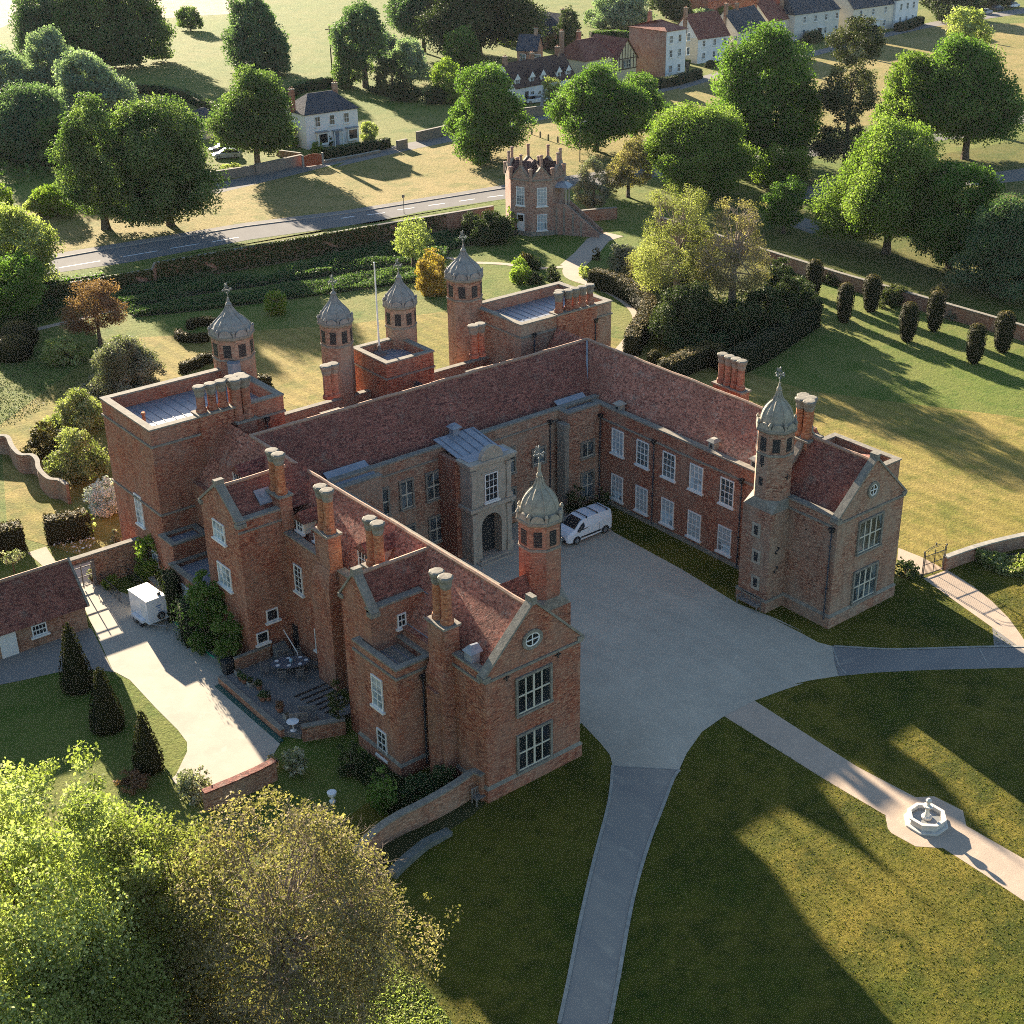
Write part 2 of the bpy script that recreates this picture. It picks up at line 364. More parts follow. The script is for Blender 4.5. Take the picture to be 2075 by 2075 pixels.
def ribbon(pts, w):
    """outline of a strip of width w round a polyline"""
    P = [Vector(p) for p in pts]; l = []; r = []
    for i, p in enumerate(P):
        d = (P[min(i + 1, len(P) - 1)] - P[max(i - 1, 0)]).normalized(); nrm = Vector((-d.y, d.x)) * w / 2
        l.append(p + nrm); r.append(p - nrm)
    return [tuple(p) for p in l] + [tuple(p) for p in reversed(r)]
def smoothline(pts, k=3):
    P = [np.array(p, float) for p in pts]; out = []
    for i in range(len(P) - 1):
        p0, p1, p2, p3 = P[max(i - 1, 0)], P[i], P[i + 1], P[min(i + 2, len(P) - 1)]
        for j in range(k):
            t = j / k
            out.append(tuple(.5 * ((2 * p1) + (-p0 + p2) * t + (2 * p0 - 5 * p1 + 4 * p2 - p3) * t * t + (-p0 + 3 * p1 - 3 * p2 + p3) * t ** 3)))
    return out + [tuple(P[-1])]
def wallrun(pts, th, h, cap=None, z0=0.0, caph=.1):
    """a wall following a polyline; returns (MB body, MB coping)"""
    a = MB(); c = MB(); n = len(pts)
    def rows(w):
        o = ribbon(pts, w); return o[:n], list(reversed(o[n:]))
    l, r = rows(th); l2, r2 = rows(th + .12)
    hs = h if hasattr(h, '__len__') else [h] * n
    for i in range(n - 1):
        a.hull([[(*l[i], z0), (*r[i], z0), (*r[i], hs[i]), (*l[i], hs[i])], [(*l[i + 1], z0), (*r[i + 1], z0), (*r[i + 1], hs[i + 1]), (*l[i + 1], hs[i + 1])]], cap=(i in (0, n - 2)))
        c.hull([[(*l2[i], hs[i]), (*r2[i], hs[i]), (*r2[i], hs[i] + caph), (*l2[i], hs[i] + caph)], [(*l2[i + 1], hs[i + 1]), (*r2[i + 1], hs[i + 1]), (*r2[i + 1], hs[i + 1] + caph), (*l2[i + 1], hs[i + 1] + caph)]], cap=True)
    return a, c

# ------------------------------------------------------------------ foliage
def leaves(name, P, Nrm, size, mat, parent=None, tint=None, aspect=.7, extra=None, world=True, jitter=.8):
    """leaf-sized faces at points P facing roughly Nrm; extra = an MB whose faces join the mesh (slot 1)"""
    P = np.asarray(P, float); n = len(P)
    r = rng.normal(size=(n, 3)); r /= np.linalg.norm(r, axis=1)[:, None] + 1e-9
    nn = r if Nrm is None else np.asarray(Nrm) + r * jitter
    nn /= np.linalg.norm(nn, axis=1)[:, None] + 1e-9
    a = np.cross(nn, rng.normal(size=(n, 3))); a /= np.linalg.norm(a, axis=1)[:, None] + 1e-9
    b = np.cross(nn, a)
    s = (size * (.6 + .8 * rng.random(n)))[:, None]
    off = OFF.get(parent.name, Vector((0, 0, 0))) if (parent is not None and world) else Vector((0, 0, 0))
    C = P - np.array(off)
    v = np.stack([C - a * s * .5, C - b * s * .5 * aspect + nn * s * .08, C + a * s * .5, C + b * s * .5 * aspect + nn * s * .08], 1).reshape(-1, 3)
    tv = np.repeat(np.clip(rng.beta(2.2, 2.2, n) if tint is None else tint, 0, 1), 4)
    ex = 0
    me = bpy.data.meshes.new(name)
    if extra is not None:
        ev = np.array(extra.v) - np.array(off); ef = extra.f; ex = len(ef)
    nv = len(v) + (len(ev) if ex else 0)
    me.vertices.add(nv); me.vertices.foreach_set('co', np.concatenate([v, ev]).ravel() if ex else v.ravel())
    loops = np.arange(4 * n); starts = np.arange(n) * 4; tot = np.full(n, 4)
    if ex:
        el = np.array([i + 4 * n for f in ef for i in f]); et = np.array([len(f) for f in ef]); es = 4 * n + np.concatenate([[0], np.cumsum(et)[:-1]])
        loops = np.concatenate([loops, el]); starts = np.concatenate([starts, es]); tot = np.concatenate([tot, et])
    me.loops.add(len(loops)); me.loops.foreach_set('vertex_index', loops.astype(np.int32))
    me.polygons.add(len(starts)); me.polygons.foreach_set('loop_start', starts.astype(np.int32))
    try: me.polygons.foreach_set('loop_total', tot.astype(np.int32))
    except Exception: pass
    at = me.attributes.new('tint', 'FLOAT', 'POINT')
    at.data.foreach_set('value', (np.concatenate([tv, np.full(len(ev), .3)]) if ex else tv).astype(np.float32))
    for m in (mat if isinstance(mat, (list, tuple)) else [mat]): me.materials.append(m)
    if ex and len(me.materials) > 1:
        me.polygons.foreach_set('material_index', np.concatenate([np.zeros(n), np.ones(ex)]).astype(np.int32))
    me.update(calc_edges=True); me.validate()
    o = bpy.data.objects.new(name, me); COL.objects.link(o)
    if parent is not None: o.parent = parent; OFF[o.name] = off
    return o
def prof(kind, t):
    t = np.asarray(t, float)
    if kind in ('dome', 'canopy'): return np.where(t < .35, .80 + .2 * np.sin(np.clip(t / .35, 0, 1) * pi / 2), np.sqrt(np.clip(1 - ((t - .35) / .65) ** 2.3, 0, 1)))
    if kind == 'round': return np.sqrt(np.clip(1 - (2 * t - 1) ** 2, 0.02, 1))
    if kind == 'cone': return np.where(t < .15, .82 + .18 * t / .15, (1 - np.clip((t - .15) / .85, 0, 1)) ** .75)
    if kind == 'egg': return np.where(t < .3, .75 + .25 * np.sin(t / .3 * pi / 2), np.sqrt(np.clip(1 - ((t - .3) / .7) ** 1.7, 0, 1)))
    if kind == 'pine': return .25 + .75 * np.abs(np.sin(2.6 * pi * t + .9)) * (1 - .35 * t)
    if kind == 'loose': return (.55 + .45 * np.sin(pi * np.clip(t * .9 + .12, 0, 1))) * (1 + .25 * np.sin(7 * t))
    return np.ones_like(t)
def crown_pts(x, y, z0, z1, W, kind, size, dens=1.0, lump=.34, nl=None, lean=(0, 0), seed=0, sq=1.0):
    """leaf positions of a crown: many unequal clumps on an uneven outline with bays and gaps"""
    g = np.random.default_rng(seed + 1000)
    R = W / 2; Hh = z1 - z0
    nl = int((nl or np.clip(24 + 6 * (R * Hh) ** .75, 26, 190)) * (2.4 if R > 1.2 else 1)); lump = lump * (.72 if R > 1.2 else 1)
    if R > 2.0 and kind in ('dome', 'egg', 'round'):
        # a crown of several limb masses with dark clefts between them
        K = int(g.integers(6, 10)); mc = []; mr = []; a0_ = g.random() * 6.28
        for i in range(K):
            low = i < K * .62; tt = (.16 + .34 * g.random()) if low else (.55 + .26 * g.random())
            rr_ = float(prof(kind, tt)) * R; mh = R * (.40 + .22 * g.random()) * (1 if low else .85)
            an = a0_ + 2 * pi * i / max(1, int(K * .62)) + .5 * g.normal() if low else g.random() * 6.28
            ro = max(rr_ * (1.0 + .12 * g.normal()) - mh * .85, 0) * (1 if low else .8)
            mc.append((x + ro * cos(an) + lean[0] * tt, y + sq * ro * sin(an) + lean[1] * tt, z0 + tt * Hh)); mr.append((mh, Hh * (.19 + .12 * g.random())))
        mc.append((x + .12 * R * g.normal() + lean[0], y + .12 * R * g.normal() + lean[1], z1 - Hh * .24)); mr.append((R * .5 * float(prof(kind, .72)) + .1 * R, Hh * .24))
        mc.append((x, y, z0 + Hh * .45)); mr.append((R * .62, Hh * .36))
        mc = np.array(mc); mr = np.array(mr); mc[:, 2] = np.clip(mc[:, 2], z0 + mr[:, 1] * .8, z1 - mr[:, 1]); wgt = mr[:, 0] * mr[:, 1]; wgt = wgt / wgt.sum()
        mi = g.choice(len(mc), nl * 3, p=wgt); dv = g.normal(size=(nl * 3, 3)); dv /= np.linalg.norm(dv, axis=1)[:, None]; q = .72 + .36 * g.random(nl * 3)
        lc = mc[mi] + dv * np.column_stack([mr[mi, 0], mr[mi, 0] * sq, mr[mi, 1]]) * q[:, None]
        inn = np.zeros(len(lc), bool)
        for j in range(len(mc)):
            e = (lc - mc[j]) / np.array([mr[j, 0], mr[j, 0] * sq, mr[j, 1]]); inn |= ((e ** 2).sum(1) < .42) & (mi != j)
        lc = lc[~inn][:nl]; lc = lc[(lc[:, 2] > z0) & (lc[:, 2] < z1 * 1.03)]; nl = len(lc)
        lr = lump * R * (.30 + .85 * g.random(nl) ** 1.6); lr = np.minimum(lr, Hh * .22); cx, cy, zz = lc[:, 0], lc[:, 1], lc[:, 2]
    else:
        t = g.random(nl * 8); r = prof(kind, t); keep = g.random(nl * 8) < (r + .2) / 1.2
        t = t[keep][:nl]; r = r[keep][:nl]; nl = len(t); ph = g.random(nl) * 2 * pi
        lr = lump * R * (.36 + 1.0 * g.random(nl) ** 1.7) * np.clip(r, .45, 1)
        lr = np.minimum(lr, Hh * .26)
        a1, a2, a3 = g.random(3) * 6.28
        wob = 1 + .12 * np.sin(2 * ph + a1 + 4 * t) + .11 * np.sin(3 * ph + a2 - 6 * t) + .08 * np.sin(7 * ph + a3 + 9 * t) + .10 * np.clip(g.normal(size=nl), -1.4, 1.0)
        if kind == 'canopy': wob = 1 + (wob - 1) * .4
        rad = np.maximum(r * R * wob - lr * .8, .0) * np.sqrt(g.random(nl) * .5 + .5)
        zz = z0 + t * Hh * (1 + .05 * g.normal(size=nl)); zz = np.clip(zz, z0 + lr * .7, z0 + Hh * (.9 if kind == 'canopy' else 1) - lr * .6)
        cx = x + rad * np.cos(ph) + lean[0] * t; cy = y + sq * rad * np.sin(ph) + lean[1] * t
    area = 4 * pi * lr ** 2
    n = np.maximum((area * dens * .95 / (size * size * .6)).astype(int), 6)
    idx = np.repeat(np.arange(nl), n)
    dvec = g.normal(size=(len(idx), 3)); dvec /= np.linalg.norm(dvec, axis=1)[:, None]
    rr = lr[idx] * (.35 + .95 * g.random(len(idx)) ** .8)
    P = np.stack([cx[idx], cy[idx], zz[idx]], 1) + dvec * rr[:, None] * np.array([1, 1, .8])
    P[:, 2] = np.maximum(P[:, 2], z0 * .8 + .03)
    outd = np.hypot(P[:, 0] - x - lean[0] * .5, P[:, 1] - y - lean[1] * .5); tt = np.clip((P[:, 2] - z0) / Hh, 0, 1)
    lim = prof(kind, tt) * R
    k = (outd > lim * .35) | (g.random(len(P)) < .4) | (tt > .75)
    P = P[k]; dvec = dvec[k]; idx = idx[k]
    lt = g.random(nl)[idx]
    tint = np.clip(.12 + .5 * lt + .38 * g.random(len(P)), 0, 1)
    return P, dvec * .6 + np.array([0, 0, .25]), tint, np.stack([cx, cy, zz], 1)
SEED = [0]
def grow(mb, p, d, ln, r, lev, g, pts=None):
    q = p + d * ln; mb.tube(p, q, r, r * .66, 5)
    if pts is not None: pts.append(q)
    if lev <= 0: return
    for k in range(g.integers(2, 4)):
        e = (d + Vector(g.normal(size=3)) * .75 + Vector((0, 0, .06))).normalized()
        grow(mb, q, e, ln * (.62 + .25 * g.random()), r * .62, lev - 1, g, pts)
def tree(name, label, x, y, H, W, kind, leaf, size, cat='tree', group=None, z0=.14, dens=1.0, lump=.34, bark='bark', trunk=None, limbs=7, lean=(0, 0), nl=None, sq=1.0, twigs=0):
    SEED[0] += 1; sd = SEED[0]
    root = thing(name, label, cat, (x, y, 0), 0, group)
    zb = H * z0
    P, D, tint, C = crown_pts(x, y, zb, H, W, kind, size, dens, lump, nl, lean, sd, sq)
    leaves('crown', P, D, size * .86, L[leaf], root, tint, jitter=1.0)
    g = np.random.default_rng(sd); mb = MB(); r0 = trunk or max(.12, .032 * H)
    top = Vector((x + lean[0] * .5, y + lean[1] * .5, zb + (H - zb) * .5))
    mb.tube((x, y, -.1), (x, y, zb * .6), r0 * 1.35, r0, 8); mb.tube((x, y, zb * .6), top, r0, r0 * .45, 8)
    for c in C[g.permutation(len(C))[:limbs]]:
        b = Vector((x, y, zb * .6)).lerp(top, .25 + g.random() * .7); mb.tube(b, b.lerp(c, .85), r0 * .26, r0 * .06, 5)
    for k in range(twigs):
        c = Vector(C[g.integers(len(C))]); b = top.lerp(Vector((x, y, zb)), g.random() * .6)
        mid = b.lerp(c, .55) + Vector(g.normal(size=3)) * W * .03
        mb.tube(b, mid, r0 * .30, r0 * .17, 5); grow(mb, mid, (c - mid).normalized(), (c - mid).length * .40, r0 * .16, 4, g)
    mb.obj('trunk', M[bark], root)
    return root
def shrub(name, label, x, y, H, W, leaf, size, cat='shrub', group=None, kind='dome', dens=1.0, lump=.4, z=0.0, nl=None, sq=1.0):
    SEED[0] += 1
    P, D, tint, C = crown_pts(x, y, z + .02, z + H, W, kind, size, dens, lump, nl, (0, 0), SEED[0], sq)
    core = MB(); g = np.random.default_rng(SEED[0])
    for c in C[:9]: core.tube((x, y, z - .05), c, .05, .015, 5)
    o = leaves(name, P, D, size, [L[leaf], M['bark']], None, tint, extra=core)
    return tag(o, label, cat, group)
def hedge_box(name, label, pts, w, h, leaf, size, cat='hedge', group=None, tip=None, z0=0.0, dens=1.2, wob=.06):
    """clipped hedge following a polyline: a leafy skin on a solid body"""
    n = len(pts); SEED[0] += 1; g = np.random.default_rng(SEED[0])
    a, c = wallrun(pts, w - .16, h - .08, None, z0)
    P = []; D = []; T = []
    for i in range(n - 1):
        p = np.array(pts[i]); q = np.array(pts[i + 1]); dv = q - p; ln = np.hypot(*dv); 
        if ln < 1e-4: continue
        u = dv / ln; nr = np.array([-u[1], u[0]])
        for side, wid, kind in ((1, h - z0, 's'), (-1, h - z0, 's'), (0, w, 't')):
            m = int(ln * wid * dens * 1.9 / (size * size))
            s = g.random(m) * (ln + .1) - .05; e = g.random(m)
            if kind == 's':
                zz = z0 + e * (h - z0); off = (w / 2 + g.normal(size=m) * wob - .12 * (np.clip(zz - h + .35, 0, 1))) * side
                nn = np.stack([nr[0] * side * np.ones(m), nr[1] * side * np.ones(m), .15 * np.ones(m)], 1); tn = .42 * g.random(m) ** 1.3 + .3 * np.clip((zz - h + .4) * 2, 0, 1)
            else:
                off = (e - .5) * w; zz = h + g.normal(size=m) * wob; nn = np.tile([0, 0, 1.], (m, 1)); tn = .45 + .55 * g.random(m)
            xy = p + np.outer(s, u) + np.outer(off, nr)
            P.append(np.column_stack([xy, zz])); D.append(nn); T.append(tn)
    # ends
    for k, (p, q) in ((0, (pts[0], pts[1])), (1, (pts[-1], pts[-2]))):
        p = np.array(p); u = p - np.array(q); u = u / np.hypot(*u); nr = np.array([-u[1], u[0]])
        m = int(w * (h - z0) * dens * 1.9 / (size * size)); e = (g.random(m) - .5) * w; zz = z0 + g.random(m) * (h - z0)
        P.append(np.column_stack([p + np.outer(g.normal(size=m) * wob, u) + np.outer(e, nr), zz])); D.append(np.tile([u[0], u[1], .1], (m, 1))); T.append(.42 * g.random(m))
    P = np.concatenate(P); D = np.concatenate(D); T = np.concatenate(T)
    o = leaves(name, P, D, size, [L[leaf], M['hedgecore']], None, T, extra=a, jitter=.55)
    return tag(o, label, cat, group)
M['hedgecore'] = m_noise('hedge_wood', (.03, .03, .015), (.018, .02, .01), 3, .95, .1)
def topiary(name, label, x, y, prof_, leaf, size, cat='topiary', group=None, dens=1.4, wob=.05, z=0.0):
    """clipped solid of revolution with a leafy skin; prof_ = [(r, z)...]"""
    SEED[0] += 1; g = np.random.default_rng(SEED[0])
    rs = np.array([p[0] for p in prof_]); zs = np.array([p[1] for p in prof_])
    core = MB(); core.lathe((x, y, z), [(max(r - .12, .02), zz - (.1 if zz > .3 else 0)) for r, zz in prof_], 14)
    seg = np.hypot(np.diff(rs), np.diff(zs)); ar = seg * (rs[:-1] + rs[1:]) * pi
    P = []; D = []; T = []
    for i, A in enumerate(ar):
        m = int(A * dens * 1.8 / (size * size)); f = g.random(m); r = rs[i] + (rs[i + 1] - rs[i]) * f; zz = zs[i] + (zs[i + 1] - zs[i]) * f
        ph = g.random(m) * 2 * pi; nrm = np.array([zs[i + 1] - zs[i], -(rs[i + 1] - rs[i])]); nrm = nrm / (np.hypot(*nrm) + 1e-9)
        rr = r + g.normal(size=m) * wob + .05 * np.sin(4 * ph + zz * 2)
        P.append(np.column_stack([x + rr * np.cos(ph), y + rr * np.sin(ph), z + zz + g.normal(size=m) * wob * .6])); D.append(np.column_stack([nrm[0] * np.cos(ph), nrm[0] * np.sin(ph), np.full(m, nrm[1])]))
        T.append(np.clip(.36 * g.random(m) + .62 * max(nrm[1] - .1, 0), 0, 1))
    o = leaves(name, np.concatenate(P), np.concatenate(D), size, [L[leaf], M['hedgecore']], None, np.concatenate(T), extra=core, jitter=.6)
    return tag(o, label, cat, group)

# ------------------------------------------------------------------ the ground, drives, paths and roads
sheet('ground', [(-400, -300), (900, -300), (1500, 900), (300, 1500), (-400, 900)], 0, M['meadow'])
sheet('lawn', [(-40, -90), (70, -90), (75, -12), (52, -2), (42, .5), (37, 1), (31, 26), (6, 26), (-3, 5), (-30, -2)], .012, M['lawn'])
sheet('garden_lawn', [(-0.35,71.47),(17.43,86.46),(38.38,74.9),(51.49,71.04)] + [(60, 47), (62, 30), (76, 6), (110, -20), (60, -30), (49, 0), (37, 1), (30, 20), (0, 30), (-8, 50)], .010, M['rlawn'])
sheet('village_green', [(-30, 125), (24, 118.8), (91, 111.9), (150, 108), (260, 100), (330, 130)] + [(299.63,163.71),(278.3,176.45),(249.58,170.19),(179.94,156.9)] + [(162.19,154.4),(130.36,148.2),(121.36,146.29),(102.05,142.18),(92.48,141.3),(77.53,138.94)] + [(71.63,138.45),(55.69,135.22),(47.45,136.71),(27.25,143.36)], .009, M['green_'])
sheet('field', [(79.24,324.16),(93.16,315.05),(106.58,333.1),(117.56,337.74),(133.63,307.46),(152.11,303.82),(184.8,345.89),(181.27,624.36)], .008, M['stubble'])
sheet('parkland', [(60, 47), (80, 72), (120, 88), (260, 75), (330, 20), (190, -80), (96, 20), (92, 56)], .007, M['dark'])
sheet('verge', [(9.07,111.92),(21.32,111.88),(30.83,110.6),(46.69,110.2),(59.48,107.91)] + [(72.6,108.36),(86.69,106.34),(84.8,103.98),(68.83,107.21),(58.48,108.74)] + [(50.61,108.03),(36.38,109.44),(22.66,109.39),(7.73,108.08)], .020, M['meadow'])
# gravel court, its paths and the tarmac drives
court = [(9.06,2.44),(8.58,0.17),(8.19,-1.15),(7.6,-2.04)] + [(10.3,-4.89)] + [(10.18,-4.91),(11.78,-3.97),(14.03,-3.01),(16.27,-2.73)] + [(18.97,-2.78),(20.88,-3.08),(22.84,-3.47)] + [(22.17,-3.08),(23.49,-3.54),(25.21,-4.36),(26.23,-3.17),(27.74,-1.72)] + [(27.38,-0.75),(27.42,0.84),(27.34,3.7)] + [(27.65,0.73),(27.59,2.95),(27.03,6.33)] + [(27.56,12.54),(27.65,17.12),(27.74,20.14)] + [(28.6, 22.6), (28.4, 26.3), (6.9, 26.3), (6.9, 7), (8.6, 5), (7.4, 2)]
sheet('gravel_court', court, .024, M['gravel'])
sheet('gravel_path', [(16.27,-2.73),(16.09,-11.05),(16.16,-15.28),(15.34,-16.11),(15.18,-16.48),(15.28,-18.04),(16.3,-19.1),(16.21,-21.68),(16.04,-24.34),(15.8,-28.27)] + [(18.46,-26.65),(18.88,-22.45),(18.84,-18.79),(19.81,-17.87),(19.64,-16.03),(18.76,-15.39),(18.49,-11.4),(18.97,-2.78)], .020, M['gpath'])
sheet('drive', [(7.63,-2.01),(5.21,-4.39),(1.45,-7.42),(-2.27,-10.53),(-5.53,-13.38),(-7.53,-15.08),(-11.77,-18.92)] + [(-10.08,-20.36),(-5.74,-16.61),(-3.17,-14.47),(-0.41,-12.12),(1.94,-10.26),(4.73,-8.27),(7.18,-6.7),(9.48,-5.21),(10.32,-4.87)], .018, M['tarmac'])
sheet('drive', [(27.68,-1.54),(26.23,-3.17),(25.06,-4.28),(27.36,-5.64),(29.98,-7.48),(35.3,-11.57),(40.75,-16.04)] + [(43.25,-14.6),(37.49,-10.11),(36.44,-9.17),(35.1,-8.09),(30.84,-4.87),(28.96,-3.02)], .017, M['tarmacd'])
sheet('garden_path', [(40.04,0.08),(38.86,-4.19),(38.02,-7.24),(37.12,-10.36),(36.7,-11.87)] + [(37.45,-10.64),(38.66,-9.1),(39.98,-7.21),(41.04,-5.15),(41.86,-2.96),(42.46,-0.26)], .022, M['gpath'])
sheet('garden_path', [(40.96,3.14),(40.35,0.57),(42.42,-0.04),(42.65,2.31),(42.5,4.24)], .0225, M['gpath'])
sheet('drive', [(38.02,-7.24),(37.12,-10.36),(36.56,-11.6),(36,-8.78)], .0165, M['tarmacd'])
# pale edging along the drive
def edging(pts, wd=.07, z=.045):
    a, c = wallrun(smoothline(pts), wd, z, None, 0, .01); a.v += []; 
    b = len(a.v); a.v += c.v; a.f += [tuple(i + b for i in f) for f in c.f]; a.mi += c.mi
    return tag(a.obj('kerb', M['kerb']), kind='structure')
edging([(7.63,-2.01),(5.21,-4.39),(1.45,-7.42),(-2.27,-10.53),(-5.53,-13.38),(-7.53,-15.08)])
edging([(10.32,-4.87),(9.48,-5.21),(7.18,-6.7),(4.73,-8.27),(1.94,-10.26),(-0.41,-12.12),(-3.17,-14.47),(-5.74,-16.61)])
edging([(27.81,-1.78),(28.96,-3.02),(30.84,-4.87),(35.1,-8.09),(37.52,-10.09)], .07)
m = MB(); 
for a, b, w_ in (((7.62,-2.05), (10.32,-4.84), .09), ((27.75,-1.73), (26.28,-3.47), .12), ((26.28,-3.47), (25.75,-4.57), .10), ((35.02,-8.29), (33.64,-9.96), .10)):
    r_ = ribbon([a, b], w_); m.face([(*p, .030) for p in r_])
tag(m.obj('stone_strip', M['kerb']), kind='structure')
# service yard on the north side, tarmac in front of the outbuilding
yard = [(-6.96,41.32),(-4.84,41.16),(-5.92,38.24),(-5.33,35.8),(-4.97,34.92)] + [(-3.4, 30.5), (-3.3, 20.8), (-5.6, 20.3), (-5.7, 13.2)] + [(-6.09,12.52),(-7.35,11.48)] + [(-7.92,11.16),(-9.95,10.66),(-11.75,11.1),(-12.68,12.76),(-12.6,13.57)] + [(-12.26,13.73),(-10.69,15.4),(-10.26,16.25),(-10.09,17.76),(-10.04,20.87),(-9.87,24.82),(-10.15,26.16),(-10.25,26.4)]
sheet('yard', yard, .016, M['conc'])
sheet('drive', [(-10.26,26.38),(-11.01,27.33),(-12.55,28.54),(-14.99,29.19),(-19.07,30.47)] + [(-18.65,34.26),(-14.9,32.87),(-9.21,32.68),(-9.07,32.35)], .013, M['tarmac'])
sheet('garden_path', [(-8.06,45.98),(-6.61,46.05),(-7.08,42.86),(-4.11,42.44),(-1.64,42.5),(-3.66,38.53),(-5.68,38.24),(-6.96,41.32),(-6.85,42.86),(-8.02,42.83)], .014, M['gpath'])
# main road, footway, kerbs and dashes
rn = [(-2.23,112.4),(9.54,113.24),(21.75,112.91),(31.16,111.3),(47.1,110.94),(59.96,108.66)] + [(86.75,106.42),(117.64,101.42),(173.81,89.06)]
rf = [(-0.35,118.93),(11.58,119.06),(24.13,118.61),(31.16,118.34),(49.63,116.86),(63.33,113.93)] + [(90.62,111.26),(122.35,106.13),(179.46,93.03)]
sheet('road', rn + list(reversed(rf)), .014, M['road'])
ff = [(0.24,120.98),(12.08,120.49),(24.91,120.46),(31.84,119.85),(50.42,118.29),(64.2,115.3)] + [(91.77,112.71),(123.67,107.46),(181.41,94.4)]
sheet('pavement', [(a[0], a[1]) for a in rf] + list(reversed(ff)), .10, M['foot'])
a, c = wallrun(rf, .16, .11, None, 0, .01); tag(a.obj('kerb', M['kerb']), kind='structure')
m = MB()
for A, B in (((31.29,114.06), (35.63,113.71)), ((37.38,113.69), (41.11,113.33)), ((42.83,113.08), (46.49,112.85)), ((61.6,112.34), (63.59,112.13)), ((65.26,111.6), (67.81,111.08)), ((69.94,111.18), (72.46,110.72)), ((74.67,110.42), (77.09,109.95)), ((79.35,109.64), (81.88,109.24)), ((83.81,108.84), (86.34,108.36)), ((23.34,114.6), (28.33,114.14))):
    m.face([(*p, .022) for p in ribbon([A, B], .22)])
tag(m.obj('road_marking', M['marking']), kind='structure')
# village lane
ln_n = [(47,135.79),(55.69,135.22),(71.63,138.45),(80.35,140.56)] + [(77.21,138.43),(92.33,141.08),(101.88,141.96),(120.87,145.69),(129.31,146.96),(142.22,149.4),(160.19,152.33),(166.34,153.54)] + [(163.92,151.77),(179.18,156.16),(211.95,161.53),(249.58,170.19),(275.65,174.48),(316.17,174.68),(380.8,176.64)]
ln_f = [(50.02,141.92),(58.78,140.98),(74.54,143.27),(82.86,144.49)] + [(79.96,142.79),(95.55,145.72),(104.97,146.16),(124.34,149.96),(133.57,152.01),(146.34,154.02),(164.91,157.23),(171.28,158.56)] + [(170.17,158.14),(184.58,161.4),(217.62,166.48),(255.44,174.84),(283.18,180.08),(325.86,181.11),(393.37,183.8)]
sheet('lane', ln_n + list(reversed(ln_f)), .015, M['foot'])
sheet('drive', [(150.03,76.36),(147.65,73.02),(159.06,70.5),(180.59,65.8),(170.25,59.77),(151.96,65.79),(143.07,68.81),(142.96,73.19),(135.55,80.75),(117.41,79.04),(110.49,74.61),(109.62,68.17),(104.77,66.48),(105.99,73.51),(118.95,83.11),(138.04,86.2)], .013, M['foot'])
sheet('gravel_path', [(196.71,98.58),(201.8,98.84),(223.86,94.79),(210.9,87.06),(188.91,90.29),(185.79,90.84)], .0132, M['foot'])
# garden paths round the rear lawn
gp = smoothline([(82.39,82.8),(77.36,79.51),(71.77,76.12),(68.67,72.51),(68.54,68.52),(68.06,63.65),(66.13,58.57),(63.59,55.14),(59.91,52.18),(55.07,49.13)], 4)
sheet('garden_path', ribbon(gp, 2.1), .020, M['gpath'])
sheet('garden_path', ribbon([(84.78,83.02),(81.48,82.46),(75.97,78.61),(71.11,75.69)], 3.0), .019, M['gpath'])
sheet('garden_path', ribbon(smoothline([(62.12,84.62),(63.35,84.08),(65.66,81.38),(66.97,78.16),(69.7,76.38),(71.77,76.12)]), .9), .021, M['gpath'])
sheet('garden_path', ribbon([(11.75,94.55),(15.9,94.86),(22.95,95.71)] + [(23.56,96.1),(31.8,96),(39.82,93.76),(49.34,92.05)] + [(50.73,91.66),(57.32,89.87),(61.68,88.44),(62.68,84.64)], .9), .018, M['gpath'])
# planting beds under the road wall
sheet('flower_bed', [(22.41,99.13),(23.01,94.93),(31.02,94.49),(39.12,92.55),(48.48,90.7)] + [(49.93,90.43),(56.55,88.76),(61,87.51),(63.88,90.69),(71.37,90.83),(75.27,90.9),(78.01,95.47),(61.59,96.78),(51.18,97.16)] + [(40.35,94.68),(29.74,100.8)], .015, M['soil'])
sheet('flower_bed', [(22.6,94.06),(30.1,92.72),(37.92,90.47),(47.32,88.89)] + [(49.11,88.78),(54.94,87.21),(59.01,84.78),(56.13,81.56),(49.71,83.29),(43.49,84.97)] + [(35.94,87.02),(28.32,89.29),(21.96,91.83)], .0165, M['soil'])

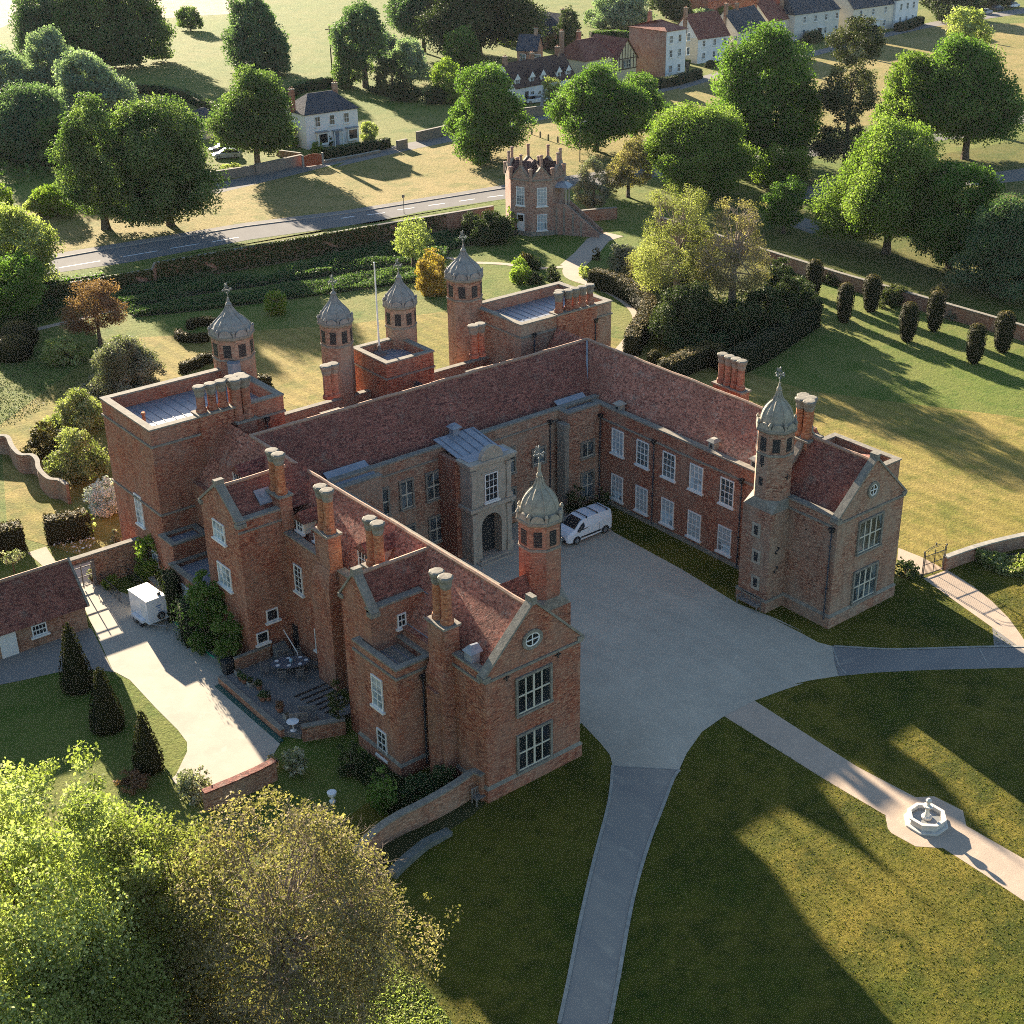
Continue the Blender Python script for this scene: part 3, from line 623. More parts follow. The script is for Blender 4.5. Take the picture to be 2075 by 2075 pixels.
# ------------------------------------------------------------------ the great house
HALL = thing('manor_house', 'large red brick Tudor manor house with six domed turrets round a gravel court', 'manor house', (18, 14, 0))
def hp(mb, name, mat, **k): return mb.obj(name, mat, HALL, **k)
def wframe(axis, plane, u, z, w, h):
    if axis == 'x-': return (plane, u, z), (0, -1, 0), (-1, 0, 0)
    if axis == 'x+': return (plane, u, z), (0, 1, 0), (1, 0, 0)
    if axis == 'y-': return (u, plane, z), (1, 0, 0), (0, -1, 0)
    return (u, plane, z), (-1, 0, 0), (0, 1, 0)
def window(parent, o, u, n, w, h, cols=3, rows=4, style='sash', glass='glass', sill=True):
    """o = centre of the foot of the opening on the wall face"""
    mb = MB(); hw = w / 2; fr = .075 if style == 'sash' else .12; d = .05
    if style == 'mull':                                    # moulded stone surround
        mb.cur = 1
        mb.obox(o, u, n, -hw - .16, -hw, -.02, .13, -.06, h + .16); mb.obox(o, u, n, hw, hw + .16, -.02, .13, -.06, h + .16)
        mb.obox(o, u, n, -hw, hw, -.02, .13, h, h + .16); mb.cur = 0
    else:
        mb.obox(o, u, n, -hw - .05, -hw + .03, -.02, .09, -.03, h + .05); mb.obox(o, u, n, hw - .03, hw + .05, -.02, .09, -.03, h + .05)
        mb.obox(o, u, n, -hw + .03, hw - .03, -.02, .09, h - .03, h + .05)
    bw = .035 if style == 'sash' else .055
    for i in range(1, cols):
        x = -hw + w * i / cols; k = 1.6 if (style == 'mull' and cols == 4 and i == 2) else 1
        mb.obox(o, u, n, x - bw * k / 2 * (1 if style == 'sash' else 1.5), x + bw * k / 2 * (1 if style == 'sash' else 1.5), 0, d + .02, 0, h)
    for j in range(1, rows):
        z = h * j / rows; t = bw * (1.8 if (j * 2 == rows) else 1); mb.obox(o, u, n, -hw, hw, 0, d + .012, z - t / 2, z + t / 2)
    mb.obox(o, u, n, -hw, hw, 0, d + .03, -.02, .05)
    if sill: mb.cur = 1; mb.obox(o, u, n, -hw - .18, hw + .18, -.02, .2, -.16, -.03)
    f = mb.obj('window', [M['white'] if style == 'sash' else M['frame'], M['cope'] if style == 'mull' else M['white']], parent)
    gm = MB(); gm.obox(o, u, n, -hw + .01, hw - .01, -.02, .028, .01, h - .01)
    gm.obj('glass', M[glass], f)
    if style == 'sash' and glass == 'blind' and h > 1.6:
        bm_ = MB(); dz = h * random.choice((0, .35, .5, .62)); bm_.obox(o, u, n, -hw + .02, hw - .02, .028, .034, dz, h - .02); bm_.obj('blind', M['blindc'], f)
    return f
def pipe(x, y, z0, z1, ax, hopper=True):
    mb = MB(); mb.tube((x, y, z0), (x, y, z1), .055, .055, 6)
    for k in np.arange(z0 + .8, z1 - .3, 1.6): mb.box(x - .08, y - .08, k, x + .08, y + .08, k + .07)
    o = hp(mb, 'downpipe', M['bluegrey'])
    if hopper:
        h = MB(); h.hull([[(x - .11, y - .11, z1 - .02), (x + .11, y - .11, z1 - .02), (x + .11, y + .11, z1 - .02), (x - .11, y + .11, z1 - .02)], [(x - .2, y - .18, z1 + .34), (x + .2, y - .18, z1 + .34), (x + .2, y + .18, z1 + .34), (x - .2, y + .18, z1 + .34)]]); h.obj('hopper', M['iron'], o)
def chimney(flues, z0, z1, base=None, zb=0, r=.3, brick='bricko', joined=True, capz=.34):
    """base = (x0,y0,x1,y1,ztop) of the stack under the flues"""
    mb = MB()
    if base:
        x0, y0, x1, y1, zt = base; mb.box(x0, y0, zb, x1, y1, zt)
        mb.cur = 1; mb.box(x0 - .1, y0 - .1, zt, x1 + .1, y1 + .1, zt + .14); mb.cur = 0
    else:
        xs = [f[0] for f in flues]; ys = [f[1] for f in flues]
        mb.box(min(xs) - r, min(ys) - r, z0 - .6, max(xs) + r, max(ys) + r, z0 - .05)
    st = hp(mb, 'chimney_stack', [M[brick if base is None else 'brick'], M['cope']])
    for (x, y) in flues:
        f = MB(); f.lathe((x, y, 0), [(r * 1.08, z0 + .02), (r * 1.25, z0 + .04), (r * 1.25, z0 + .28), (r * .98, z0 + .42), (r * .95, z1 - .75)], 8, pi / 8)
        f.cur = 1; f.lathe((x, y, 0), [(r * .96, z1 - .76), (r * 1.12, z1 - .6), (r * 1.12, z1 - .42), (r * 1.42, z1 - .2), (r * 1.48, z1 - .06), (r * 1.2, z1), (r * .7, z1 + .01)], 8, pi / 8)
        f.obj('flue', [M[brick], M['cope']], st)
    return st
def parapet_wall(x0, y0, x1, y1, zt, brick='brick', th=.42, z0=0, cope=True, string=None):
    """hollow rectangle of parapet walls: full box to roof level is added apart"""
def coped(mb, x0, y0, x1, y1, z, t=.13, o=.07):
    c = mb.cur; mb.cur = 1; mb.box(x0 - o, y0 - o, z, x1 + o, y1 + o, z + t); mb.cur = c
def block(name, x0, y0, x1, y1, zt, brick='brick', ph=.85, th=.4, roofmat='lead', string=None, plinth=True, zroof=None, z0=0.0):
    """flat-roofed block with a parapet, coping, string courses and a leaded roof"""
    zr = zt - ph if zroof is None else zroof
    mb = MB(); mb.box(x0, y0, z0, x1, y1, zr)
    mb.box(x0, y0, zr, x1, y0 + th, zt); mb.box(x0, y1 - th, zr, x1, y1, zt)
    mb.box(x0, y0 + th, zr, x0 + th, y1 - th, zt); mb.box(x1 - th, y0 + th, zr, x1, y1 - th, zt)
    mb.cur = 1
    c = .07
    mb.box(x0 - c, y0 - c, zt, x1 + c, y0 + th + c, zt + .12); mb.box(x0 - c, y1 - th - c, zt, x1 + c, y1 + c, zt + .12)
    mb.box(x0 - c, y0 + th + c, zt, x0 + th + c, y1 - th - c, zt + .118); mb.box(x1 - th - c, y0 + th + c, zt, x1 + c, y1 - th - c, zt + .118)
    for s in ([string] if not hasattr(string, '__len__') else string) if string else []:
        mb.box(x0 - .09, y0 - .09, s, x1 + .09, y1 + .09, s + .14)
    if plinth: mb.cur = 0; mb.box(x0 - .1, y0 - .1, z0, x1 + .1, y1 + .1, z0 + .8); mb.cur = 1; mb.hull([[(x0 - .12, y0 - .12, z0 + .8), (x1 + .12, y0 - .12, z0 + .8), (x1 + .12, y1 + .12, z0 + .8), (x0 - .12, y1 + .12, z0 + .8)], [(x0 - .01, y0 - .01, z0 + 1), (x1 + .01, y0 - .01, z0 + 1), (x1 + .01, y1 + .01, z0 + 1), (x0 - .01, y1 + .01, z0 + 1)]])
    wl = hp(mb, 'wall', [M[brick], M['cope']])
    rf = MB(); rf.box(x0 + th + .004, y0 + th + .004, zr + .004, x1 - th - .004, y1 - th - .004, zr + .06)
    k = x0 + th + .7
    while k < x1 - th - .3: rf.box(k - .025, y0 + th + .1, zr + .06, k + .025, y1 - th - .1, zr + .1); k += .75
    rf.obj('flat_roof', M[roofmat], wl)
    return wl
def gable_wall(axis, plane, c, hw, z0, ze, zp, brick='brick', th=.42, kneel=True):
    """coped gable: axis 'y' -> face at y=plane spanning x; 'x' -> face at x=plane spanning y"""
    mb = MB(); P = (lambda a, d, z: (c + a, plane + d, z)) if axis == 'y' else (lambda a, d, z: (plane + d, c - a, z))
    mb.hull([[P(-hw, 0, z0), P(hw, 0, z0), P(hw, 0, ze), P(0, 0, zp), P(-hw, 0, ze)], [P(-hw, th, z0), P(hw, th, z0), P(hw, th, ze), P(0, th, zp), P(-hw, th, ze)]])
    mb.cur = 1; t = .14; o = .08
    sl = hypot(hw, zp - ze); nx, nz = (zp - ze) / sl, hw / sl
    for s in (-1, 1):
        mb.hull([[P(s * (hw + .06), -o, ze - .04), P(s * (hw + .06 + nx * t), -o, ze - .04 + nz * t), P(s * (hw + .06 + nx * t), th + o, ze - .04 + nz * t), P(s * (hw + .06), th + o, ze - .04)],
                 [P(0, -o, zp + .01), P(0, -o, zp + .01 + t * 1.35), P(0, th + o, zp + .01 + t * 1.35), P(0, th + o, zp + .01)]])
        if kneel: a, b = sorted((s * (hw - .28), s * (hw + .2))); q0 = P(a, -o - .03, ze - .24); q1 = P(b, th + o + .03, ze + .02); mb.box(*[min(q0[i], q1[i]) for i in range(3)], *[max(q0[i], q1[i]) for i in range(3)])
    g = P(-.17, -o - .02, zp - .1); h = P(.17, th + o + .02, zp + .38); mb.box(*[min(g[i], h[i]) for i in range(3)], *[max(g[i], h[i]) for i in range(3)])
    return hp(mb, 'gable', [M[brick], M['cope']])
def anchor(o, u, n, kind='+', s=.42):
    mb = MB()
    if kind == '+': mb.obox(o, u, n, -.035, .035, .01, .07, -s / 2, s / 2); mb.obox(o, u, n, -s / 2, -.035, .01, .065, -.03, .035); mb.obox(o, u, n, .035, s / 2, .01, .065, -.03, .035)
    else:
        pts = []
        for k in range(17):
            t = k / 16; a = (pi * .15 + t * 2 * pi * .72) if t < .5 else 0
            z = s * (.5 - t); x = .16 * s / .42 * sin(2 * pi * t) * (1 if True else 0)
            pts.append((o[0] + u[0] * x + n[0] * .05, o[1] + u[1] * x + n[1] * .05, o[2] + z))
        for end, q in ((0, 1), (-1, -1)):
            p = pts[end]; e = (p[0] + u[0] * .13 * q, p[1] + u[1] * .13 * q, p[2] - .1 * q)
            pts = [e] + pts if end == 0 else pts + [e]
        mb.path(pts, .04)
    return hp(mb, 'wall_anchor', M['iron'])
def tiled(mb, name='roof', mat='tile', ridge=None):
    r = hp(mb, name, M[mat])
    if ridge:
        k = MB()
        for a, b in ridge:
            a = Vector(a); b = Vector(b); ns = max(2, int((b - a).length / 1.1)); P_ = [a.lerp(b, i / ns) + Vector((0, 0, random.uniform(-.035, .03) if 0 < i < ns else 0)) for i in range(ns + 1)]
            for q0, q1 in zip(P_[:-1], P_[1:]): k.tube(q0, q1, .125, .125, 6)
        k.obj('ridge_tiles', M['cope'] if ridge and mat == 'x' else M['ridge'], r)
    return r
M['ridge'] = m_noise('ridge_tiles', (.36, .24, .17), (.26, .15, .10), 3, .9, .2, (.42, .36, .27))

# ---- main range along x and the two wings along y
MW = 26.4                                             # courtyard wall of the main range
mb = MB(); mb.box(6.2, MW, 0, 31.6, 39.2, 7.55)
mb.box(6.2, MW, 7.55, 31.6, MW + .4, 8.32)            # parapet towards the court
mb.box(7.7, 38.8, 7.55, 30.2, 39.2, 8.4)
mb.cur = 1; mb.box(6.2, MW - .07, 8.32, 31.6, MW + .47, 8.45); mb.box(7.7, 38.75, 8.4, 30.2, 39.27, 8.5); mb.box(6.2, MW - .08, 7.45, 31.6, MW, 7.58)
wl = hp(mb, 'wall', [M['brickb'], M['cope']])
rf = MB(); rf.box(6.3, MW + .41, 7.56, 31.5, 27.6, 7.62); rf.box(7.8, 33.5, 7.56, 30.1, 38.79, 7.66); rf.obj('flat_roof', M['lead'], wl)
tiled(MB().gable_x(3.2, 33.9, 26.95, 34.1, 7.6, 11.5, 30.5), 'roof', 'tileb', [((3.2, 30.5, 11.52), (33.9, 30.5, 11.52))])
# left wing
mb = MB(); mb.box(0, .42, 0, 6.8, 27.0, 7.9); mb.box(0, 27.0, 0, 6.2, 33.6, 7.9)
mb.box(6.4, .42, 7.9, 6.8, 26.4, 8.35); mb.box(0, .42, 7.9, .38, 3.0, 8.4); mb.box(0, 11.8, 7.9, .4, 14.6, 8.75); mb.box(0, 17.0, 7.9, .4, 21.0, 8.85)
mb.cur = 1; mb.box(6.33, .42, 8.35, 6.87, 26.3, 8.47); mb.box(-.07, .42, 8.4, .45, 3.0, 8.53); mb.box(-.07, 11.8, 8.75, .47, 14.6, 8.87); mb.box(-.07, 17.0, 8.85, .47, 21.0, 8.97)
mb.box(-.09, .42, 7.75, 0, 3.0, 7.9); mb.box(6.8, .42, 7.55, 6.9, 26.3, 7.68)
wl = hp(mb, 'wall', [M['brick'], M['cope']])
rf = MB(); rf.box(5.9, .45, 7.91, 6.39, 26.3, 7.96); rf.box(.39, .45, 7.91, .8, 27, 7.95); rf.obj('gutter', M['lead'], wl)
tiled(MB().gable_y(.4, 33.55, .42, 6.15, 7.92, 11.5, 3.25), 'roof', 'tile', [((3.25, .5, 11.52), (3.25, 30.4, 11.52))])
mb = MB(); mb.box(-.1, -.1, 0, 6.9, 3.2, .86); mb.cur = 1; mb.hull([[(-.13, -.13, .86), (6.93, -.13, .86), (6.93, 3.2, .86), (-.13, 3.2, .86)], [(-.01, -.01, 1.06), (6.81, -.01, 1.06), (6.81, 3.2, 1.06), (-.01, 3.2, 1.06)]]); hp(mb, 'plinth', [M['brick'], M['cope']])
gable_wall('y', 0, 3.4, 3.4, 0, 8.3, 11.75)
mb = MB(); mb.box(-.1, -.1, 7.95, 6.9, .0, 8.1); hp(mb, 'string_course', M['cope'])
for z, kz in ((5.02, 2.25), (1.16, 2.3)): window(HALL, *wframe('y-', 0, 3.32, z, 2.3, 2.3), 2.3, kz, 4, 2, 'mull', 'glass')
anchor((1.43, 0, 7.75), (1, 0, 0), (0, -1, 0)); anchor((5.1, 0, 7.75), (1, 0, 0), (0, -1, 0))
def oval(x, y, z, rx=.52, rz=.42):
    mb = MB(); n = 20
    ring = lambda a, b, d: [(x + a * cos(2 * pi * i / n), y + d, z + b * sin(2 * pi * i / n)) for i in range(n)]
    mb.cur = 1
    for (a, b, d), (a2, b2, d2) in (((rx + .2, rz + .2, -.01), (rx + .2, rz + .2, -.1)), ((rx + .2, rz + .2, -.1), (rx, rz, -.1)), ((rx, rz, -.1), (rx, rz, -.01))): mb.hull([ring(a, b, d), ring(a2, b2, d2)], cap=False)
    mb.cur = 0
    for a, b, d in ((rx, rz, -.075),): mb.hull([ring(a, b, d), ring(a - .07, b - .07, d)], cap=False); mb.hull([ring(a - .07, b - .07, d), ring(a - .07, b - .07, -.02)], cap=False)
    mb.box(x - .03, y - .075, z - rz + .05, x + .03, y - .02, z + rz - .05); mb.box(x - rx + .05, y - .072, z - .03, x - .03, y - .02, z + .03); mb.box(x + .03, y - .072, z - .03, x + rx - .05, y - .02, z + .03)
    f = hp(mb, 'round_window', [M['white'], M['cope']])
    g = MB(); g.hull([ring(rx - .02, rz - .02, -.015), ring(rx - .02, rz - .02, -.03)]); g.obj('glass', M['glass'], f)
oval(3.25, 0, 9.5); 
# right wing: long range, then the gabled pavilion at its front
mb = MB(); mb.box(30.8, 6.0, 0, 36.8, 34.3, 7.6); mb.box(30.8, 6.0, 7.6, 31.2, MW, 8.2); mb.cur = 1; mb.box(30.72, 6.0, 8.2, 31.27, MW - .08, 8.33); mb.box(30.7, 6.9, 7.1, 30.8, MW, 7.24); mb.box(30.7, 6.9, 0, 30.8, MW, .35)
wl = hp(mb, 'wall', [M['brick'], M['cope']])
rf = MB(); rf.box(31.21, 6.0, 7.61, 31.9, 27.0, 7.66); rf.obj('gutter', M['lead'], wl)
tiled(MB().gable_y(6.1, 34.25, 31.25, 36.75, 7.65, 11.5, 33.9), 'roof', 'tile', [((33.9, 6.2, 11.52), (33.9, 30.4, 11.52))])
vl = MB(); vl.tube((31.4, 27.6, 8.05), (33.9, 30.45, 11.5), .12, .12, 5); hp(vl, 'valley_lead', M['lead'])
vl = MB(); vl.tube((5.95, 27.4, 8.1), (3.3, 30.45, 11.45), .1, .1, 5); hp(vl, 'valley_lead', M['lead'])
mb = MB(); mb.box(29.3, .42, 0, 36.3, 6.3, 7.9); mb.box(29.3, .42, 7.9, 29.7, 5.4, 8.3); mb.box(35.9, .42, 7.9, 36.3, 6.3, 8.3)
mb.cur = 1; mb.box(29.22, .42, 8.3, 29.77, 4.4, 8.43); mb.box(35.83, .42, 8.3, 36.37, 6.3, 8.43); mb.box(29.2, .42, 7.6, 29.3, 4.4, 7.74); hp(mb, 'wall', [M['brickb'], M['cope']])
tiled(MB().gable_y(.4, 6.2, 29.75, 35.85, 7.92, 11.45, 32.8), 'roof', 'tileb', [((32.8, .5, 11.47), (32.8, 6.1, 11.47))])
gable_wall('y', 0, 32.8, 3.5, 0, 8.3, 11.7, 'brickb'); gable_wall('y', 5.8, 32.8, 3.0, 7.9, 8.4, 11.8, 'brickb')
mb = MB(); mb.box(29.2, -.1, 0, 36.4, 4.2, .86); mb.cur = 1; mb.hull([[(29.17, -.13, .86), (36.43, -.13, .86), (36.43, 4.2, .86), (29.17, 4.2, .86)], [(29.29, -.01, 1.06), (36.31, -.01, 1.06), (36.31, 4.2, 1.06), (29.29, 4.2, 1.06)]]); hp(mb, 'plinth', [M['brickb'], M['cope']])
mb = MB(); mb.box(29.2, -.1, 7.95, 36.4, 0, 8.1); hp(mb, 'string_course', M['cope'])
for z, gl in ((5.02, 'lattice'), (1.18, 'lattice')): window(HALL, *wframe('y-', 0, 32.82, z, 2.3, 2.4), 2.35, 2.3, 4, 2, 'mull', gl)
oval(32.7, 0, 9.5, .4, .42)
block('east_block', 36.3, 2.6, 39.1, 8.6, 8.9, 'brickb', .9, .35)
tiled(MB().gable_x(36.7, 38.7, 3.0, 8.2, 8.02, 8.85, 4.2), 'roof', 'tileb')
mb = MB(); mb.box(30.9, 6.3, 7.7, 34.0, 7.6, 10.4); mb.cur = 1; mb.box(30.85, 6.25, 10.4, 34.05, 7.65, 10.5); hp(mb, 'wall', [M['bricko'], M['cope']])
chimney([(32.6, 5.95), (33.15, 6.3), (32.6, 6.65), (33.15, 6.95)], 11.3, 14.1, (32.1, 5.45, 33.65, 7.45, 11.2), 7.6, .34)
chimney([(37.0, 18.3), (37.0, 17.6), (37.0, 16.9), (37.0, 16.3)], 10.6, 13.0, (36.6, 15.8, 37.5, 18.8, 10.5), 0, .31, 'brick')
for yc in (23.15, 20.3, 17.4, 14.5, 11.35):
    up = 'blind' if yc in (23.15,) else 'blindm'
    window(HALL, *wframe('x-', 30.8, yc, 4.72, 1.25, 2.0), 1.25, 2.0, 3, 4, 'sash', 'blind' if yc in (23.15, 14.5) else 'lattice')
    window(HALL, *wframe('x-', 30.8, yc - .02, .78, 1.25, 2.05), 1.25, 2.05, 3, 4, 'sash', 'blind')
# step of the main range at each end of the court
mb = MB(); mb.box(27.4, 25.2, 0, 30.8, MW, 7.6); mb.box(27.4, 25.2, 7.6, 30.8, 25.6, 8.3); mb.box(27.4, 25.6, 7.6, 27.8, MW, 8.3); mb.cur = 1; mb.box(27.33, 25.13, 8.3, 30.72, 25.67, 8.43); mb.box(27.33, 25.67, 8.3, 27.87, MW - .08, 8.43)
wl = hp(mb, 'wall', [M['brickb'], M['cope']]); rf = MB(); rf.hull([[(27.81, 25.61, 7.7), (30.75, 25.61, 7.7), (30.75, 27.4, 8.6), (27.81, 27.4, 8.6)], [(27.81, 25.61, 7.76), (30.75, 25.61, 7.76), (30.75, 27.4, 8.66), (27.81, 27.4, 8.66)]]); rf.obj('flat_roof', M['lead'], wl)
mb = MB(); mb.box(6.8, 25.5, 0, 10.4, MW, 7.5); mb.box(6.8, 25.5, 7.5, 10.4, 25.9, 8.1); mb.cur = 1; mb.box(6.75, 25.43, 8.1, 10.47, 25.97, 8.22); wl = hp(mb, 'wall', [M['brickb'], M['cope']]); rf = MB(); rf.hull([[(6.9, 25.98, 8.0), (10.35, 25.98, 8.0), (10.35, 27.5, 8.62), (6.9, 27.5, 8.62)], [(6.9, 25.98, 8.05), (10.35, 25.98, 8.05), (10.35, 27.5, 8.67), (6.9, 27.5, 8.67)]]); rf.obj('flat_roof', M['lead'], wl)
window(HALL, *wframe('y-', 25.2, 29.4, 4.25, 1.1, 1.2), 1.15, 1.2, 2, 1, 'mull', 'lattice')
window(HALL, *wframe('y-', 25.2, 29.4, .6, 1.1, 2.2), 1.15, 2.2, 2, 2, 'mull', 'lattice')
for xc, z, w_, h_ in ((13.0, 4.5, .95, 2.1), (15.4, 4.45, 1.15, 2.1), (15.5, .9, 1.15, 2.0), (10.9, 4.5, .9, 2.0), (13.0, .9, .95, 2.0), (25.4, 4.4, 1.1, 1.2), (25.2, .9, 1.1, 2.0), (22.4, .9, 1.1, 2.1), (22.4, 4.4, 1.1, 2.0)):
    window(HALL, *wframe('y-', MW, xc, z, w_, h_), w_, h_, 2, 2 if h_ > 1.5 else 1, 'mull', 'lattice')
mb = MB(); mb.box(26.9, 25.0, 0, 27.35, 25.9, 7.2); mb.box(26.85, 24.95, 7.2, 27.4, 25.95, 7.6); hp(mb, 'buttress', M['cope'])
pipe(30.6, 25.05, .2, 7.2, 'y'); pipe(26.5, 26.28, .2, 7.4, 'y'); pipe(30.68, 19.0, .2, 7.0, 'x'); pipe(30.68, 9.9, .2, 7.0, 'x')
# porch: brick core with a stone frontispiece
mb = MB(); mb.box(15.9, 24.3, 0, 20.3, MW, 7.6); mb.box(15.9, 24.3, 7.6, 16.3, MW, 8.0); mb.box(19.9, 24.3, 7.6, 20.3, MW, 8.0)
PORCH = hp(mb, 'porch', M['brick'])
mb = MB(); x0, x1, yf, yb = 16.3, 19.95, 23.0, 24.3; xc = (x0 + x1) / 2; ah = .92; zs = 2.75
mb.box(x0, yf, 0, xc - ah, yb, 4.3); mb.box(xc + ah, yf, 0, x1, yb, 4.3)
n = 12; arc = [(xc + ah * cos(pi * i / n), zs + ah * sin(pi * i / n)) for i in range(n + 1)]
for i in range(n):
    (a, b), (c, d_) = arc[i], arc[i + 1]
    mb.hull([[(a, yf, b), (a, yf, 4.3), (c, yf, 4.3), (c, yf, d_)], [(a, yb, b), (a, yb, 4.3), (c, yb, 4.3), (c, yb, d_)]])
mb.box(x0, yf, 4.55, x1, yb, 7.75)
mb.box(x0 - .25, yf - .3, 4.3, x1 + .25, yb, 4.55)
mb.box(x0 - .22, yf - .28, 7.75, x1 + .22, yb, 8.0); mb.box(x0 - .35, yf - .42, 8.0, x1 + .35, yb, 8.16)
for xx in (x0 - .05, x1 - .5):
    mb.box(xx, yf - .16, 0, xx + .55, yf, .95); mb.box(xx + .07, yf - .1, .95, xx + .48, yf, 3.85); mb.box(xx, yf - .17, 3.85, xx + .55, yf, 4.05); mb.box(xx + .07, yf - .1, 4.95, xx + .48, yf, 7.3); mb.box(xx, yf - .16, 4.56, xx + .55, yf, 4.95); mb.box(xx, yf - .17, 7.3, xx + .55, yf, 7.5)
mb.box(xc - .85, yf - .08, 7.0, xc + .85, yf, 7.12)
lun = [(xc + .98 * cos(pi * i / 14), 8.17 + .98 * sin(pi * i / 14)) for i in range(15)]
mb.hull([[(a, yf - .25, b) for a, b in lun], [(a, yf + .15, b) for a, b in lun]])
mb.box(xc - 1.6, yf - .75, 0, xc + 1.6, yf, .12); mb.box(xc - 1.3, yf - .4, .12, xc + 1.3, yf, .24)
FR = mb.obj('frontispiece', M['stone'], PORCH)
mb = MB(); mb.box(xc - ah, 23.9, .13, xc + ah, 24.28, 3.7); mb.obj('door', M['iron'], PORCH)
rf = MB(); rf.box(16.3, yf + .15, 7.98, 19.95, yb, 8.2); rf.hull([[(16.25, 24.3, 8.02), (19.95, 24.3, 8.02), (19.95, 27.4, 8.55), (16.25, 27.4, 8.55)], [(16.25, 24.3, 8.1), (19.95, 24.3, 8.1), (19.95, 27.4, 8.63), (16.25, 27.4, 8.63)]])
for k in range(5): xx = 16.7 + .75 * k; rf.hull([[(xx, 24.3, 8.1), (xx + .06, 24.3, 8.1), (xx + .06, 24.3, 8.16), (xx, 24.3, 8.16)], [(xx, 27.35, 8.62), (xx + .06, 27.35, 8.62), (xx + .06, 27.35, 8.69), (xx, 27.35, 8.69)]])
rf.obj('flat_roof', M['lead'], PORCH)
o, u, n_ = wframe('y-', yf, xc, 4.75, 1.15, 2.1); window(HALL, o, u, n_, 1.1, 2.15, 3, 4, 'sash', 'glass')
# ---- turrets
def turret(cx, cy, R, zc, ztip, brick='brick', block_=None, zb=0.0, dome='domeg', vane=True, zv=1.05):
    mb = MB(); r8 = pi / 8
    if block_:
        x0, y0, x1, y1, zt = block_; mb.box(x0, y0, 0, x1, y1, zt)
        q = [(x0, y0), (x1, y0), (x1, y1), (x0, y1)]
        oc = lambda rr, z: [(cx + rr * cos(r8 + pi * i / 4), cy + rr * sin(r8 + pi * i / 4), z) for i in range(8)]
        sq = lambda z: [(x1, y0 + (y1 - y0) * .7, z), (x0 + (x1 - x0) * .7, y1, z), (x0 + (x1 - x0) * .3, y1, z), (x0, y0 + (y1 - y0) * .7, z), (x0, y0 + (y1 - y0) * .3, z), (x0 + (x1 - x0) * .3, y0, z), (x0 + (x1 - x0) * .7, y0, z), (x1, y0 + (y1 - y0) * .3, z)]
        sqc = lambda z: [(x1, y1, z), (x1, y1, z), (x0, y1, z), (x0, y1, z), (x0, y0, z), (x0, y0, z), (x1, y0, z), (x1, y0, z)]
        mb.cur = 1; mb.hull([sqc(zt), [(cx + (R + .02) * cos(r8 + pi * i / 4), cy + (R + .02) * sin(r8 + pi * i / 4), zt + .75) for i in range(8)]]); mb.cur = 0
        mb.box(x0 - .1, y0 - .1, 0, x1 + .1, y1 + .1, .8); mb.cur = 1; mb.box(x0 - .13, y0 - .13, .8, x1 + .13, y1 + .13, .98); mb.cur = 0
    mb.lathe((cx, cy, 0), [(R, zb), (R, zc - .12)], 8, r8)
    mb.cur = 1; mb.lathe((cx, cy, 0), [(R + .06, zc - 1.75), (R + .06, zc - 1.6)], 8, r8); mb.lathe((cx, cy, 0), [(R + .05, zc - .14), (R + .16, zc - .02), (R + .16, zc + .14), (R + .02, zc + .2)], 8, r8)
    T = hp(mb, 'turret', [M[brick], M['cope']])
    for i in range(8):
        a = pi / 4 * i; n = (cos(a), sin(a), 0); u = (-sin(a), cos(a), 0); ap = R * cos(r8)
        k = MB(); k.obox((cx + n[0] * ap, cy + n[1] * ap, zc - 1.45), u, n, -R * .19, R * .19, -.03, .02, 0, .98)
        for z in np.arange(.1, .95, .2): k.obox((cx + n[0] * ap, cy + n[1] * ap, zc - 1.45), u, n, -R * .18, R * .18, .02, .05, z, z + .05)
        k.obj('louvre', M['iron'], T)
    d = MB(); h = ztip - zc
    if dome == 'dome': pr = [(R * .86, .1), (R * .87, .4), (R * .85, .74), (R * .78, 1.08), (R * .65, 1.4), (R * .48, 1.68), (R * .29, 1.92), (R * .17, 2.2), (R * .11, 2.55), (.18, 2.65), (.16, 2.76), (.10, 2.85), (.10, h - .35), (.06, h)]
    else: pr = [(R * .93, .1), (R * .96, .32), (R * .93, .6), (R * .83, .9), (R * .64, 1.2), (R * .43, 1.48), (R * .27, 1.76), (R * .15, 2.08), (R * .11, 2.2), (.24, 2.26), (.2, 2.36), (.12, 2.44), (.10, h - .2), (.06, h)]
    d.lathe((cx, cy, zc), pr, 16, r8)
    for i in range(8):                                   # ribs and lunettes
        a = r8 + pi / 4 * i
        for (ra, za), (rb, zb_) in zip(pr[:8], pr[1:9]): d.tube((cx + ra * cos(a), cy + ra * sin(a), zc + za), (cx + rb * cos(a), cy + rb * sin(a), zc + zb_), .06, .06, 4)
        b = pi / 4 * i; n = (cos(b), sin(b)); u = (-sin(b), cos(b)); ap = (R + .06) * cos(r8); lr = R * .33
        arc = [(lr * cos(pi * k / 8), lr * 1.05 * sin(pi * k / 8)) for k in range(9)]
        d.hull([[(cx + n[0] * ap + u[0] * s, cy + n[1] * ap + u[1] * s, zc + .13 + z) for s, z in arc], [(cx + n[0] * (ap - .16) + u[0] * s, cy + n[1] * (ap - .16) + u[1] * s, zc + .13 + z) for s, z in arc]])
        d.hull([[(cx + n[0] * ap + u[0] * s, cy + n[1] * ap + u[1] * s, zc + .15 + z) for s, z in arc], [(cx + n[0] * (ap + .05) + u[0] * s * 1.0, cy + n[1] * (ap + .05) + u[1] * s * 1.0, zc + .15 + z * 1.0) for s, z in arc]])
        c = pi / 8 + pi / 4 * i; d.lathe((cx + (R + .05) * cos(c), cy + (R + .05) * sin(c), zc + .12), [(.09, 0), (.09, .3), (.13, .4), (.04, .58)], 6)
    d.obj('dome', M[dome], T)
